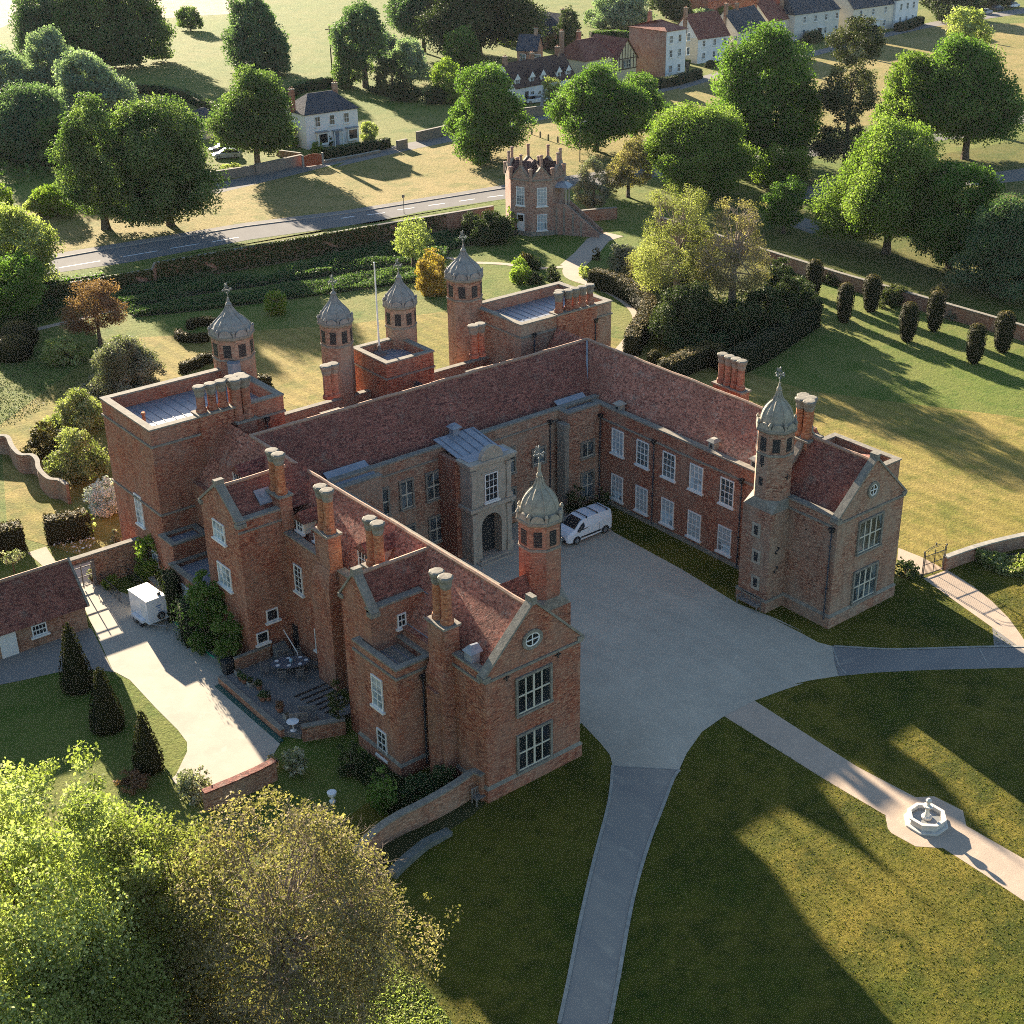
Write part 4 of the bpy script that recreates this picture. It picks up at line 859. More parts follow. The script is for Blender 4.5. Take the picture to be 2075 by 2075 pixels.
    v = MB(); v.tube((cx, cy, ztip - .1), (cx, cy, ztip + zv), .035, .02, 5); z = ztip + zv * .55
    for a in (0, pi / 2):
        for s in (-1, 1):
            e = (cx + s * .34 * cos(a), cy + s * .34 * sin(a)); v.tube((cx, cy, z), (*e, z), .022, .022, 4)
            v.lathe((*e, z), [(.02, -.09), (.075, 0), (.02, .09)], 6); v.tube((*e, z), (cx, cy, z + .32), .018, .018, 4); v.tube((*e, z), (cx, cy, z - .3), .018, .018, 4)
    v.lathe((cx, cy, ztip + zv * .3), [(.02, -.08), (.09, 0), (.02, .08)], 6); v.lathe((cx, cy, ztip + zv), [(.02, -.07), (.075, 0), (.01, .1)], 6)
    v.box(cx - .01, cy, ztip + zv * .72, cx + .01, cy + .34, ztip + zv * .92)
    v.obj('weathervane', M['gild'], T)
    return T
TL = turret(8.45, 5.6, 1.3, 13.2, 16.6, 'brick', (6.85, 4.3, 9.75, 6.95, 7.5), 7.4, 'dome')
TR = turret(28.95, 5.6, 1.3, 13.3, 16.4, 'brickb', (27.6, 4.25, 30.5, 6.9, 7.6), 7.4, 'dome')
turret(8.1, 41.3, 1.55, 14.9, 17.7, 'brickb'); turret(16.2, 39.85, 1.26, 14.4, 17.05, 'brickb'); turret(23.0, 41.0, 1.28, 14.1, 16.75, 'brickb'); turret(29.7, 41.3, 1.52, 15.0, 17.8, 'brickb')
for (z, y) in ((5.6, 5.55), (3.6, 5.4), (1.6, 5.3)):
    mb = MB(); o, u, n = wframe('x-', 27.6, y, z, .3, .7); mb.obox(o, u, n, -.38, .38, -.02, .06, -.15, .9); mb.cur = 1; mb.obox(o, u, n, -.17, .17, .06, .075, .05, .72); hp(mb, 'window', [M['stone'], M['iron']])
for z in (11.0, 9.3): mb = MB(); a = pi * 1.0; mb.obox((28.95 - 1.2, 5.6, z), (0, 1, 0), (-1, 0, 0), -.16, .16, -.02, .03, 0, .6); hp(mb, 'window', M['iron'])
anchor((28.35, 4.25, 4.65), (1, 0, 0), (0, -1, 0), 'S', .5); anchor((28.35, 4.25, 3.15), (1, 0, 0), (0, -1, 0), 'S', .5)
anchor((29.0, 4.4, 10.0), (1, 0, 0), (0, -1, 0)); anchor((27.75, 5.6, 10.9), (0, -1, 0), (-1, 0, 0)); anchor((29.3, 2.6, 6.6), (0, -1, 0), (-1, 0, 0), '+', .01)
pipe(29.15, .35, .6, 7.3, 'x')
# small roofed link between the left wing and its turret
tiled(MB().gable_x(4.6, 8.0, 4.75, 6.15, 8.5, 9.85), 'roof', 'tileb'); mb = MB(); mb.box(5.4, 4.85, 7.9, 7.4, 6.05, 8.5); hp(mb, 'wall', M['pinkw'])
# ---- towers at the back corners, centre block
block('nt', -2.55, 33.6, 7.7, 41.3, 12.4, 'brick', 1.0, .4, 'lead', (11.15, 6.0))
block('st', 30.2, 34.4, 40.1, 41.3, 12.4, 'brickb', .9, .4, 'lead', (11.3,))
block('cb', 18.3, 36.3, 22.8, 41.1, 11.4, 'brick', .8, .35, 'lead', (10.1,))
window(HALL, *wframe('x-', -2.55, 37.2, 4.0, 1.0, 2.3), 1.0, 2.3, 2, 4, 'sash', 'blind')
window(HALL, *wframe('x-', -2.55, 35.6, 1.2, .7, 1.2), .7, 1.2, 2, 2, 'sash', 'blind')
chimney([(1.55, 34.0), (2.4, 34.0), (3.2, 34.0)], 12.55, 14.55, (1.1, 33.45, 3.7, 34.5, 12.5), 7, .31, 'brick')
chimney([(4.05, 33.55), (4.75, 33.55), (4.05, 34.1), (4.75, 34.1)], 11.5, 14.6, (3.7, 33.1, 5.2, 34.6, 11.4), 7, .34, 'brick')
chimney([(34.45, 34.7), (34.9, 35.1), (35.55, 34.75), (36.3, 34.75), (37.1, 34.75), (37.95, 34.75)], 12.5, 14.3, (34.0, 34.3, 38.4, 35.2, 12.45), 7, .3, 'brick')
chimney([(11.75, 34.2), (12.35, 34.2)], 10.9, 13.55, (11.3, 33.8, 12.8, 34.7, 9.6), 7, .33, 'brick'); chimney([(25.25, 34.2), (25.95, 34.2)], 10.9, 13.65, (24.8, 33.8, 26.4, 34.7, 9.6), 7, .33, 'brick')
mb = MB(); mb.lathe((-1.3, 37.2, 11.4), [(.12, 0), (.12, .75), (.17, .8), (.14, .95)], 8); hp(mb, 'vent_pot', M['bricko'])
mb = MB(); mb.box(-1.2, 39.9, 11.4, -.5, 40.6, 12.9); 
mb = MB(); mb.lathe((7.2, 39.7, 11.4), [(.5, 0), (.5, 1.9)], 8); hp(mb, 'roof_door', M['lead'])
pipe(38.2, 34.25, .3, 11.0, 'y'); pipe(31.5, 34.28, 8.0, 11.2, 'y'); pipe(6.2, 33.5, 8.0, 10.8, 'y')
tiled(MB().gable_y(33.4, 36.4, 19.8, 22.3, 7.7, 9.4), 'roof', 'slate')
mb = MB(); mb.box(13.2, 34.6, 7.6, 15.4, 36.0, 8.7); hp(mb, 'roof_light', M['felt']); mb = MB(); mb.box(26.9, 34.6, 7.6, 28.2, 35.6, 8.9); hp(mb, 'roof_light', M['felt'])
# ---- projections on the service side of the left wing
block('flb', -2.45, 5.0, .02, 9.3, 7.3, 'brick', .55, .28, 'felt', (6.7,))
window(HALL, *wframe('x-', -2.45, 7.0, 3.9, 1.0, 2.0), 1.0, 2.0, 2, 4, 'sash', 'blind'); window(HALL, *wframe('x-', -2.45, 6.85, .55, .85, 1.75), .85, 1.75, 2, 4, 'sash', 'glass')
pipe(-.75, 4.88, .3, 6.1, 'y')
mb = MB(); mb.box(-2.0, 8.0, 0, 2.3, 11.0, 9.3); mb.box(-2.0, 8.0, 9.3, 1.6, 8.4, 9.62); mb.cur = 1; mb.box(-2.05, 7.93, 9.62, 1.65, 8.47, 9.75); hp(mb, 'wall', [M['brick'], M['cope']])
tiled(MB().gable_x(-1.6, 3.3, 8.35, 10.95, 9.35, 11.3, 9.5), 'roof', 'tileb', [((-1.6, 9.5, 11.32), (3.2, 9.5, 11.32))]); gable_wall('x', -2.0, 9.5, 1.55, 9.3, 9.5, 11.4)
window(HALL, *wframe('y-', 8.0, .05, 7.9, .5, .8), .5, .8, 2, 2, 'sash', 'glass')
mb = MB(); mb.box(1.7, 7.6, 7.9, 2.6, 8.0, 9.6); hp(mb, 'lead_flashing', M['lead'])
mb = MB(); mb.box(-3.1, 21.0, 0, .9, 25.8, 10.1); mb.box(-3.1, 21.0, 10.1, .6, 21.4, 10.5); mb.cur = 1; mb.box(-3.16, 20.93, 10.5, .65, 21.47, 10.64); mb.box(-3.12, 20.91, 9.75, .7, 21.0, 9.87); hp(mb, 'wall', [M['brick'], M['cope']])
tiled(MB().gable_x(-2.7, 3.3, 21.35, 25.75, 10.15, 12.05, 23.5), 'roof', 'tileb', [((-2.7, 23.5, 12.07), (1.9, 23.5, 12.07))]); gable_wall('x', -3.1, 23.4, 2.4, 10.1, 10.4, 12.25)
mb = MB(); mb.hull([[(-.95, 21.9, 10.72), (.1, 21.9, 10.72), (.1, 22.7, 11.42), (-.95, 22.7, 11.42)], [(-.95, 21.85, 10.8), (.1, 21.85, 10.8), (.1, 22.65, 11.5), (-.95, 22.65, 11.5)]]); hp(mb, 'roof_light', M['lead'])
window(HALL, *wframe('x-', -3.1, 23.6, 8.35, 1.4, 1.25), 1.4, 1.25, 3, 2, 'sash', 'blind'); window(HALL, *wframe('x-', -3.1, 23.55, 5.0, 1.6, 1.5), 1.6, 1.5, 3, 3, 'sash', 'blind')
window(HALL, *wframe('y-', 21.0, -1.4, 2.95, .7, .8), .75, .8, 1, 1, 'sash', 'glass'); window(HALL, *wframe('y-', 21.0, -2.25, 1.6, .7, .75), .75, .75, 1, 1, 'sash', 'glass')
window(HALL, *wframe('x-', 0, 19.55, 5.15, .8, 1.9), .85, 1.9, 2, 5, 'sash', 'glass'); window(HALL, *wframe('x-', 0, 17.6, 1.6, .75, 1.5), .8, 1.5, 2, 4, 'sash', 'glass')
mb = MB(); mb.box(-.06, 20.3, 0.1, 0, 20.95, 2.2); hp(mb, 'door', M['iron'])
# stacks rising from the outer wall
for y0, y1, zt in ((14.6, 16.7, 8.8), (2.9, 4.6, 8.0)):
    mb = MB(); mb.box(-.75, y0, 0, .1, y1, zt - 1.2); mb.hull([[(-.75, y0, zt - 1.2), (.3, y0, zt - 1.2), (.3, y1, zt - 1.2), (-.75, y1, zt - 1.2)], [(-.45, y0 + .25, zt), (.4, y0 + .25, zt), (.4, y1 - .25, zt), (-.45, y1 - .25, zt)]])
    if y0 < 10: mb.box(-.95, 3.3, 0, -.74, 4.3, 6.0)
    hp(mb, 'chimney_breast', M['brick'])
chimney([(.05, 15.25), (.05, 15.98)], 11.1, 14.0, (-.4, 14.85, .5, 16.4, 11.0), 7.5, .31)
chimney([(.3, 21.3), (.3, 22.05)], 11.4, 14.2, (-.1, 20.9, .75, 22.45, 11.3), 7.5, .31)
chimney([(.3, 10.3), (.3, 11.1)], 10.55, 13.65, (-.1, 9.9, .75, 11.5, 10.45), 7.5, .31)
chimney([(0, 3.35), (0, 4.15)], 10.2, 13.2, (-.5, 2.95, .5, 4.55, 10.1), 7.5, .31)
mb = MB(); mb.box(.1, 1.35, 8.3, .7, 2.0, 9.1); mb.hull([[(0, 1.25, 9.1), (.85, 1.25, 9.1), (.85, 2.1, 9.1), (0, 2.1, 9.1)], [(.3, 1.6, 9.5), (.8, 1.6, 9.45), (.8, 1.75, 9.45), (.3, 1.75, 9.5)]]); hp(mb, 'roof_vent', M['lead'])
for (x, y, z) in ((31.3, 23.6, 8.6), (31.5, 13.6, 8.75), (31.5, 9.4, 8.75)):
    mb = MB(); mb.box(x - .28, y - .28, z - .8, x + .28, y + .28, z + .1); mb.hull([[(x - .42, y - .42, z + .1), (x + .42, y - .42, z + .1), (x + .42, y + .42, z + .1), (x - .42, y + .42, z + .1)], [(x - .2, y - .2, z + .3), (x + .2, y - .2, z + .3), (x + .2, y + .2, z + .3), (x - .2, y + .2, z + .3)]]); v = hp(mb, 'roof_vent', M['kerb']); k = MB(); k.box(x - .3, y - .13, z - .45, x - .279, y + .13, z - .1); k.obj('opening', M['iron'], v)
mb = MB(); x, y, z = 18.1, 27.3, 8.9; mb.box(x - .28, y - .28, z - .6, x + .28, y + .28, z + .25); mb.hull([[(x - .45, y - .45, z + .25), (x + .45, y - .45, z + .25), (x + .45, y + .45, z + .25), (x - .45, y + .45, z + .25)], [(x - .2, y - .2, z + .5), (x + .2, y - .2, z + .5), (x + .2, y + .2, z + .5), (x - .2, y + .2, z + .5)]]); hp(mb, 'roof_vent', M['lead'])
# dormers on the outer slope
def dormer(y, zf, w_, h_, x0, rows=3, cols=3, side='pinkw'):
    mb = MB(); mb.box(x0, y - w_ / 2 - .12, zf, x0 + 1.7, y + w_ / 2 + .12, zf + h_ + .1); d = hp(mb, 'dormer', M[side])
    r = MB(); r.gable_x(x0 - .15, x0 + 2.4, y - w_ / 2 - .3, y + w_ / 2 + .3, zf + h_ + .11, zf + h_ + .75); r.obj('dormer_roof', M['tileb'], d)
    window(HALL, *wframe('x-', x0, y, zf + .08, w_, h_), w_, h_, cols, rows, 'sash', 'glass')
dormer(12.75, 9.0, 1.0, 1.45, .75); dormer(27.9, 8.75, 1.0, 1.5, .7); dormer(20.2, 8.95, .7, .7, .8, 2, 2); dormer(18.3, 8.9, .6, .55, .9, 2, 2)
# low leaded lean-to beside the tower
block('low', -3.3, 25.8, -.3, 31.6, 3.3, 'brick', .35, .25, 'lead')
block('low', -2.9, 31.6, -.2, 33.6, 4.6, 'brick', .3, .25, 'lead')
for y in (27.2, 29.4): window(HALL, *wframe('x-', -3.3, y, 1.3, 1.0, 1.2), 1.0, 1.2, 4, 2, 'sash', 'blind')
# flagpole stands on the centre block
fp = thing('flagpole', 'tall white flagpole on the roof block between the two inner turrets', 'flagpole', (20.2, 40.1, 10.7))
m = MB(); m.tube((20.2, 40.1, 10.9), (20.2, 40.1, 18.2), .085, .05, 8); m.obj('pole', M['white'], fp)
m = MB(); m.box(19.8, 39.7, 10.66, 20.6, 40.5, 10.92); m.tube((20.2, 40.1, 10.9), (20.2, 40.1, 11.5), .13, .12, 8); m.obj('base', M['timber'], fp); m = MB(); m.lathe((20.2, 40.1, 18.2), [(.03, 0), (.09, .07), (.03, .15)], 8); m.obj('finial', M['white'], fp)

# ------------------------------------------------------------------ octagonal summerhouse by the road
def summerhouse():
    cx, cy, Ro = 78.6, 91.8, 3.9; a0 = radians(-115 + 22.5)
    S = thing('summerhouse', 'octagonal brick summerhouse with pointed gables and pinnacles beside the road', 'summerhouse', (cx, cy, 0))
    V = [(cx + Ro * cos(a0 + pi / 4 * i), cy + Ro * sin(a0 + pi / 4 * i)) for i in range(8)]
    mb = MB(); mb.prism(V, 0, 7.3); mb.cur = 1
    mb.prism([(cx + (p[0] - cx) * 1.03, cy + (p[1] - cy) * 1.03) for p in V], 7.1, 7.28); mb.prism([(cx + (p[0] - cx) * 1.025, cy + (p[1] - cy) * 1.025) for p in V], 0, .6)
    W = mb.obj('wall', [M['brickp'], M['cope']], S)
    rf = MB(); ap = Ro * cos(pi / 8); side = 2 * Ro * sin(pi / 8)
    for i in range(8):
        a = radians(-115 + 45 * i); n = (cos(a), sin(a)); u = (-sin(a), cos(a))
        Q = lambda s, d, z: (cx + n[0] * d + u[0] * s, cy + n[1] * d + u[1] * s, z)
        h = side / 2 - .22
        g = MB(); g.hull([[Q(-h, ap - .35, 7.3), Q(h, ap - .35, 7.3), Q(0, ap - .35, 8.85)], [Q(-h, ap, 7.3), Q(h, ap, 7.3), Q(0, ap, 8.85)]])
        g.cur = 1
        for s in (-1, 1): g.hull([[Q(s * (h + .1), ap - .42, 7.22), Q(s * (h + .1), ap + .07, 7.22), Q(s * (h + .1), ap + .07, 7.4), Q(s * (h + .1), ap - .42, 7.4)], [Q(0, ap - .42, 8.82), Q(0, ap + .07, 8.82), Q(0, ap + .07, 9.0), Q(0, ap - .42, 9.0)]])
        g.obj('gable', [M['brickp'], M['cope']], S)
        rf.hull([[Q(-h, ap - .34, 7.32), Q(h, ap - .34, 7.32), Q(0, ap - .34, 8.7)], [Q(-.05, .35, 7.9), Q(.05, .35, 7.9), Q(0, .3, 8.75)]])
        for (q, z0, z1, r) in ((Q(0, ap - .17, 0), 8.7, 10.35, .19), ((V[i][0] * 1 , V[i][1], 0), 7.1, 8.7, .24)):
            p = MB(); qx = cx + (q[0] - cx) * (1 if z0 > 8 else .98); qy = cy + (q[1] - cy) * (1 if z0 > 8 else .98)
            p.lathe((qx, qy, 0), [(r, z0), (r, z1 - .22), (r * 1.35, z1 - .18), (r * 1.35, z1 - .06), (r * .6, z1)], 8); p.obj('pinnacle', M['brickp'], S)
    rf.lathe((cx, cy, 0), [(2.6, 7.32), (1.0, 8.3), (.05, 9.1)], 8); rf.obj('roof', M['tiledark'], S)
    def fr(i, z, s=0.0):
        a = radians(-115 + 45 * i); n = (cos(a), sin(a), 0); u = (-sin(a), cos(a), 0); return (cx + n[0] * ap + u[0] * s, cy + n[1] * ap + u[1] * s, z), u, n
    window(S, *fr(0, 3.9), 1.25, 2.3, 3, 5, 'sash', 'blind'); window(S, *fr(0, .75), 1.25, 2.0, 3, 4, 'sash', 'blind')
    window(S, *fr(7, 3.9), 1.1, 2.3, 3, 5, 'sash', 'blind'); window(S, *fr(2, 3.9), 1.1, 2.3, 3, 5, 'sash', 'blind')
    o, u, n = fr(7, .1); d = MB(); d.obox(o, u, n, -.55, .55, -.02, .08, 0, 2.75); d.cur = 1; d.obox(o, u, n, -.42, .42, .08, .1, 1.75, 2.55); d.obj('door', [M['white'], M['glass']], S)
    # stair and canopy
    o, u, n = fr(1, 0); dr = Vector((.56, -.83, 0)); sd = Vector((.83, .56, 0)); base = Vector(o) + Vector(n) * .1
    st = MB(); N_ = 16; L_ = 5.4; zt = 3.6; w2 = .85
    B = lambda t, s, z: base + dr * t + sd * s + Vector((0, 0, z))
    st.hull([[B(-.6, -w2, 0), B(1.1, -w2, 0), B(1.1, w2, 0), B(-.6, w2, 0)], [B(-.6, -w2, zt), B(1.1, -w2, zt), B(1.1, w2, zt), B(-.6, w2, zt)]])
    for k in range(N_):
        t0 = 1.1 + (L_ - 1.1) * k / N_; t1 = 1.1 + (L_ - 1.1) * (k + 1) / N_; z = zt * (1 - (k + 1) / (N_ + 1))
        st.hull([[B(t0, -w2, 0), B(t1, -w2, 0), B(t1, w2, 0), B(t0, w2, 0)], [B(t0, -w2, z), B(t1, -w2, z), B(t1, w2, z), B(t0, w2, z)]])
    ST = st.obj('stair', M['cope'], S)
    fl = MB()
    for s in (-w2 - .25, w2):
        fl.hull([[B(-.5, s, 0), B(-.5, s + .25, 0), B(-.5, s + .25, zt + .5), B(-.5, s, zt + .5)], [B(1.2, s, 0), B(1.2, s + .25, 0), B(1.2, s + .25, zt + .4), B(1.2, s, zt + .4)]])
        fl.hull([[B(1.2, s, 0), B(1.2, s + .25, 0), B(1.2, s + .25, zt + .4), B(1.2, s, zt + .4)], [B(L_ + .2, s, 0), B(L_ + .2, s + .25, 0), B(L_ + .2, s + .25, .5), B(L_ + .2, s, .5)]])
    fl.cur = 1
    for t in (-.2, .8, 2.0, 3.1):
        s = -w2 - .33; h = min(zt, zt * (1 - (t - 1.1) / (L_ - 1.1))); fl.hull([[B(t, s, 0), B(t + .22, s, 0), B(t + .22, s + .1, 0), B(t, s + .1, 0)], [B(t, s, h), B(t + .22, s, h), B(t + .22, s + .1, h), B(t, s + .1, h)]])
    fl.obj('stair_wall', [M['brickp'], M['cope']], S)
    cn = MB(); cn.hull([[B(-.3, -1.1, zt + 2.5), B(1.5, -1.1, zt + 2.5), B(1.5, 1.1, zt + 2.5), B(-.3, 1.1, zt + 2.5)], [B(-.3, -.5, zt + 3.0), B(.9, -.5, zt + 3.0), B(.9, .5, zt + 3.0), B(-.3, .5, zt + 3.0)]])
    cn.obj('canopy', M['lead'], S)
    for s in (-.8, .65):
        p = MB(); p.hull([[B(1.0, s, zt + .02), B(1.15, s, zt + .02), B(1.15, s + .15, zt + .02), B(1.0, s + .15, zt + .02)], [B(1.0, s, zt + 2.5), B(1.15, s, zt + 2.5), B(1.15, s + .15, zt + 2.5), B(1.0, s + .15, zt + 2.5)]]); p.obj('post', M['stone'], S)
summerhouse()

# ------------------------------------------------------------------ garden walls
def wall(name, label, pts, th, h, brick='wallbrick', cap='cope', cat='wall', group=None, caph=.1):
    a, c = wallrun(pts, th, h, None, 0, caph); t = thing(name, label, cat, (pts[0][0], pts[0][1], 0), 0, group)
    a.obj('wall_face', M[brick], t); c.obj('coping', M[cap], t); return t
wall('garden_wall', 'long ivy-covered red brick wall between the garden border and the main road', [(-14, 107.5), (4, 105), (18, 102.7), (29, 101.1), (29.4, 101.05), (45, 99.6), (60, 98.2), (75.2, 96.4)], .4, [1.7, 1.7, 1.75, 1.8, 2.5, 2.5, 2.55, 2.6])
wall('garden_wall', 'low brick wall with stone piers to the right of the summerhouse stair', [(82.2, 91.0), (86, 90.2), (90.2, 88.6)], .35, 1.5)
wall('boundary_wall', 'straight brick boundary wall with pale coping behind the clipped yew columns', [(91.2, 82), (90.6, 66), (90.0, 50), (90.2, 36), (90.4, 20), (90.6, -8)], .4, 1.55)
wall('retaining_wall', 'curving brick retaining wall beside the iron gate and the reeds', smoothline([(42.24,-0.08),(43.33,-0.23),(45.3,-0.53),(47.59,-1.06),(50.02,-1.8),(54.26,-3)], 3), .35, 1.05, 'wallbrick', 'kerb')
cr = smoothline([(-4.41,71.7),(-3.87,67.18),(-2.74,65.24),(-2.15,64.36),(-2.6,62.22),(-2.76,60.09),(-2.08,59.33),(-2.12,58.07),(-2.69,56.3),(-2.84,54.01),(-2.31,53.14),(-2.21,51.9)], 4)
wall('serpentine_wall', 'wavy crinkle-crankle brick wall snaking past the shrubs beside the tower', cr, .26, 1.7, 'wallbrick', 'cope', caph=.07)
cw = smoothline([(-0.09,0.29),(-0.29,1.01),(-1.3,0.92),(-2.65,0.84),(-4.09,0.85),(-5.43,0.95),(-6.82,0.82),(-8.02,0.42),(-9.19,-0.11)], 3)
wall('curved_wall', 'curved brick garden wall with stone coping below the front gable', cw, .35, [1.75 - .6 * min(1, i / (len(cw) - 1) * 1.2) for i in range(len(cw))], 'wallbrick', 'cope')
wall('yard_wall', 'short brick wall with pale roses closing the far end of the service yard', [(-8.01,9.67),(-9.18,9.56),(-10.56,9.55),(-12.51,9.64)], .35, 1.25, 'wallbrick', 'tileb')
wall('terrace_wall', 'low brick wall behind the stacked chairs at the end of the terrace', [(-4.9, 11.9), (-2.5, 10.9)], .3, 1.0)
wall('culvert_wall', 'low lichened stone slab wall lying across the shaded grass below the curved wall', [(-3.33,-0.84),(-4.97,-0.9),(-6.48,-1.32),(-7.72,-1.77)], .45, [.25, .35, .4, .4], 'mossy', 'mossy', 'wall', None, .08)
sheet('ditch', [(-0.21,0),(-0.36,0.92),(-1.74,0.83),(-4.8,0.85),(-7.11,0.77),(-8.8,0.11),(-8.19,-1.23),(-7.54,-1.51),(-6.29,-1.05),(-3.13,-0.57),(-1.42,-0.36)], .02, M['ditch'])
# wall with the garden gateway beside the outbuilding
gw = thing('gateway_wall', 'tall brick wall with a square gateway between the tower and the outbuilding', 'wall', (-6, 38, 0))
mb = MB(); mb.box(-9.2, 37.85, 0, -8.15, 38.2, 2.5); mb.box(-6.2, 37.85, 0, -2.56, 38.2, 2.5); mb.box(-8.15, 37.85, 2.2, -6.2, 38.2, 2.5); mb.cur = 1; mb.box(-9.25, 37.78, 2.5, -2.56, 38.27, 2.62); mb.obj('wall_face', [M['wallbrick'], M['cope']], gw)
mb = MB(); mb.box(-8.15, 37.8, 0, -8.03, 38.0, 2.18); mb.box(-6.32, 37.8, 0, -6.2, 38.0, 2.18); mb.box(-8.03, 37.8, 2.08, -6.32, 38.0, 2.19); mb.obj('gate_frame', M['timber'], gw)
mb = MB()
for z in (.25, 1.0, 1.75): mb.box(-8.0, 37.88, z, -6.35, 37.93, z + .07)
for x in (-8.0, -7.2, -6.42): mb.box(x, 37.87, .1, x + .07, 37.94, 2.0)
mb.obj('gate', M['timber'], gw)
mb = MB(); mb.box(-4.9, 38.6, 0, -4.45, 39.05, 2.0); mb.cur = 1; mb.box(-5.0, 38.5, 2.0, -4.35, 39.15, 2.15); tag(mb.obj('gate_pier', [M['bricko'], M['cope']]), 'orange brick gate pier half covered by a climber behind the gateway wall', 'gate pier')
wall('yard_steps_wall', 'low brick wall of the sunken steps beside the white trailer', [(-5.7, 33.3), (-3.6, 33.2), (-3.4, 34.9)], .3, .9, 'wallbrick', 'cope')
rl = thing('handrail', 'black iron handrails of the steps between the gateway wall and the trailer', 'railing', (-5.6, 35, 0))
for x in (-6.0, -4.1):
    m = MB(); m.path([(x, 37.6, .95), (x, 34.9, .95), (x, 34.3, .75)], .035)
    for y in np.arange(34.4, 37.6, .22): m.tube((x, y, 0), (x, y, .93), .014, .014, 4)
    m.obj('rail', M['iron'], rl)

# outbuilding with a tiled roof
ob = thing('outbuilding', 'low brick outbuilding with a brown tiled roof and a white door', 'outbuilding', (-16, 34.5, 0))
mb = MB(); mb.box(-30, 32.6, 0, -9.2, 36.5, 1.95); mb.hull([[(-9.6, 32.6, 1.95), (-9.6, 36.5, 1.95), (-9.6, 34.55, 4.3)], [(-9.2, 32.6, 1.95), (-9.2, 36.5, 1.95), (-9.2, 34.55, 4.3)]]); mb.obj('wall', M['wallbrick'], ob)
mb = MB(); mb.gable_x(-30, -9.05, 32.25, 36.85, 1.85, 4.5, 34.55); r = mb.obj('roof', M['tileb'], ob)
mb = MB(); mb.tube((-30, 34.55, 4.5), (-9.0, 34.55, 4.5), .12, .12, 6); mb.obj('ridge_tiles', M['ridge'], r)
mb = MB(); mb.hull([[(-9.15, 32.2, 1.86), (-9.0, 32.2, 1.86), (-9.0, 32.2, 2.02), (-9.15, 32.2, 2.02)], [(-9.15, 34.55, 4.5), (-9.0, 34.55, 4.5), (-9.0, 34.55, 4.66), (-9.15, 34.55, 4.66)]]); mb.obj('verge', M['cope'], ob)
window(ob, *wframe('y-', 32.6, -12.45, .85, .85, .75), .9, .75, 4, 2, 'sash', 'glass')
mb = MB(); mb.box(-15.1, 32.52, .02, -14.0, 32.62, 1.75); mb.obj('door', M['white'], ob)

# iron gate and railings by the right-hand path
ig = thing('iron_gate', 'black wrought iron gate with a scrolled overthrow across the right-hand path', 'gate', (41, 0, 0))
A_, B_ = (40.06,0.25), (42.31,-0.05)
du = Vector((B_[0] - A_[0], B_[1] - A_[1], 0)); L0 = du.length; du.normalize()
def gp_(t, z): return (A_[0] + du.x * t, A_[1] + du.y * t, z)
m = MB()
for t in (0, .12, L0 * .5, L0 - .12, L0): m.tube(gp_(t, 0), gp_(t, 2.0), .035, .035, 5)
for z in (.15, 1.0, 1.7): m.tube(gp_(0, z), gp_(L0, z), .028, .028, 4)
m.obj('gate_frame', M['iron'], ig); m = MB()
for t in np.arange(.2, L0, .13): m.tube(gp_(t, .1), gp_(t, 1.7), .014, .014, 4)
m.obj('bars', M['iron'], ig); m = MB()
for k in range(14):
    a = k / 13 * pi; b = (k + 1) / 13 * pi
    for rr in (1, .7): m.tube(gp_(L0 / 2 - L0 / 2 * rr * cos(a), 1.95 + .4 * rr * sin(a)), gp_(L0 / 2 - L0 / 2 * rr * cos(b), 1.95 + .4 * rr * sin(b)), .02, .02, 4)
for t in (0, L0 / 2, L0): m.lathe(gp_(t, 2.0 if t != L0 / 2 else 2.4), [(.03, 0), (.08, .08), (.02, .2)], 6)
m.obj('overthrow', M['iron'], ig)
fn = thing('iron_railing', 'low iron railing running from the gate in front of the retaining wall', 'railing', (44, 0, 0))
q = [(42.42,-0.04),(44.1,-0.1),(45.94,-0.07)]; m = MB()
for z in (.35, .75): m.path([(*p, z) for p in q], .02, 4)
for (a, b) in zip(q[:-1], q[1:]):
    for k in range(3): t = k / 3; m.tube((a[0] + (b[0] - a[0]) * t, a[1] + (b[1] - a[1]) * t, 0), (a[0] + (b[0] - a[0]) * t, a[1] + (b[1] - a[1]) * t, .85), .025, .025, 4)
m.obj('rails', M['iron'], fn)
sheet('pond', [(45.61,-0.99),(47.6,-1.47),(49.28,-2.29),(53.13,-3.71),(50.66,-5.26),(47.57,-3.43),(46.82,-2.01)], .02, M['pond'])

# ------------------------------------------------------------------ fountain
fx, fy = (17.38,-17.14)
F = thing('fountain', 'pale stone fountain with an octagonal basin on the gravel path', 'fountain', (fx, fy, 0))
m = MB(); m.lathe((fx, fy, 0), [(1.24, 0), (1.24, .12), (1.14, .14)], 8, pi / 8); m.obj('step', M['stonew'], F)
m = MB(); m.lathe((fx, fy, 0), [(1.0, .1), (1.0, .40), (1.1, .48), (1.1, .57), (.88, .57), (.86, .3), (.05, .3)], 8, pi / 8); m.obj('basin', M['stonew'], F)
m = MB(); m.lathe((fx, fy, .34), [(.84, 0), (.84, .01)], 8, pi / 8); m.obj('water', M['pale_water'], F)
m = MB(); m.lathe((fx, fy, .3), [(.30, 0), (.30, .16), (.18, .22), (.12, .4), (.10, .62), (.15, .68), (.26, .8), (.3, .86), (.28, .9), (.13, .9)], 12); m.obj('pedestal', M['stonew'], F)
m = MB(); m.lathe((fx, fy, 1.2), [(.11, 0), (.08, .12), (.14, .2), (.17, .32), (.11, .42), (.05, .46)], 10); m.obj('finial', M['stonew'], F)

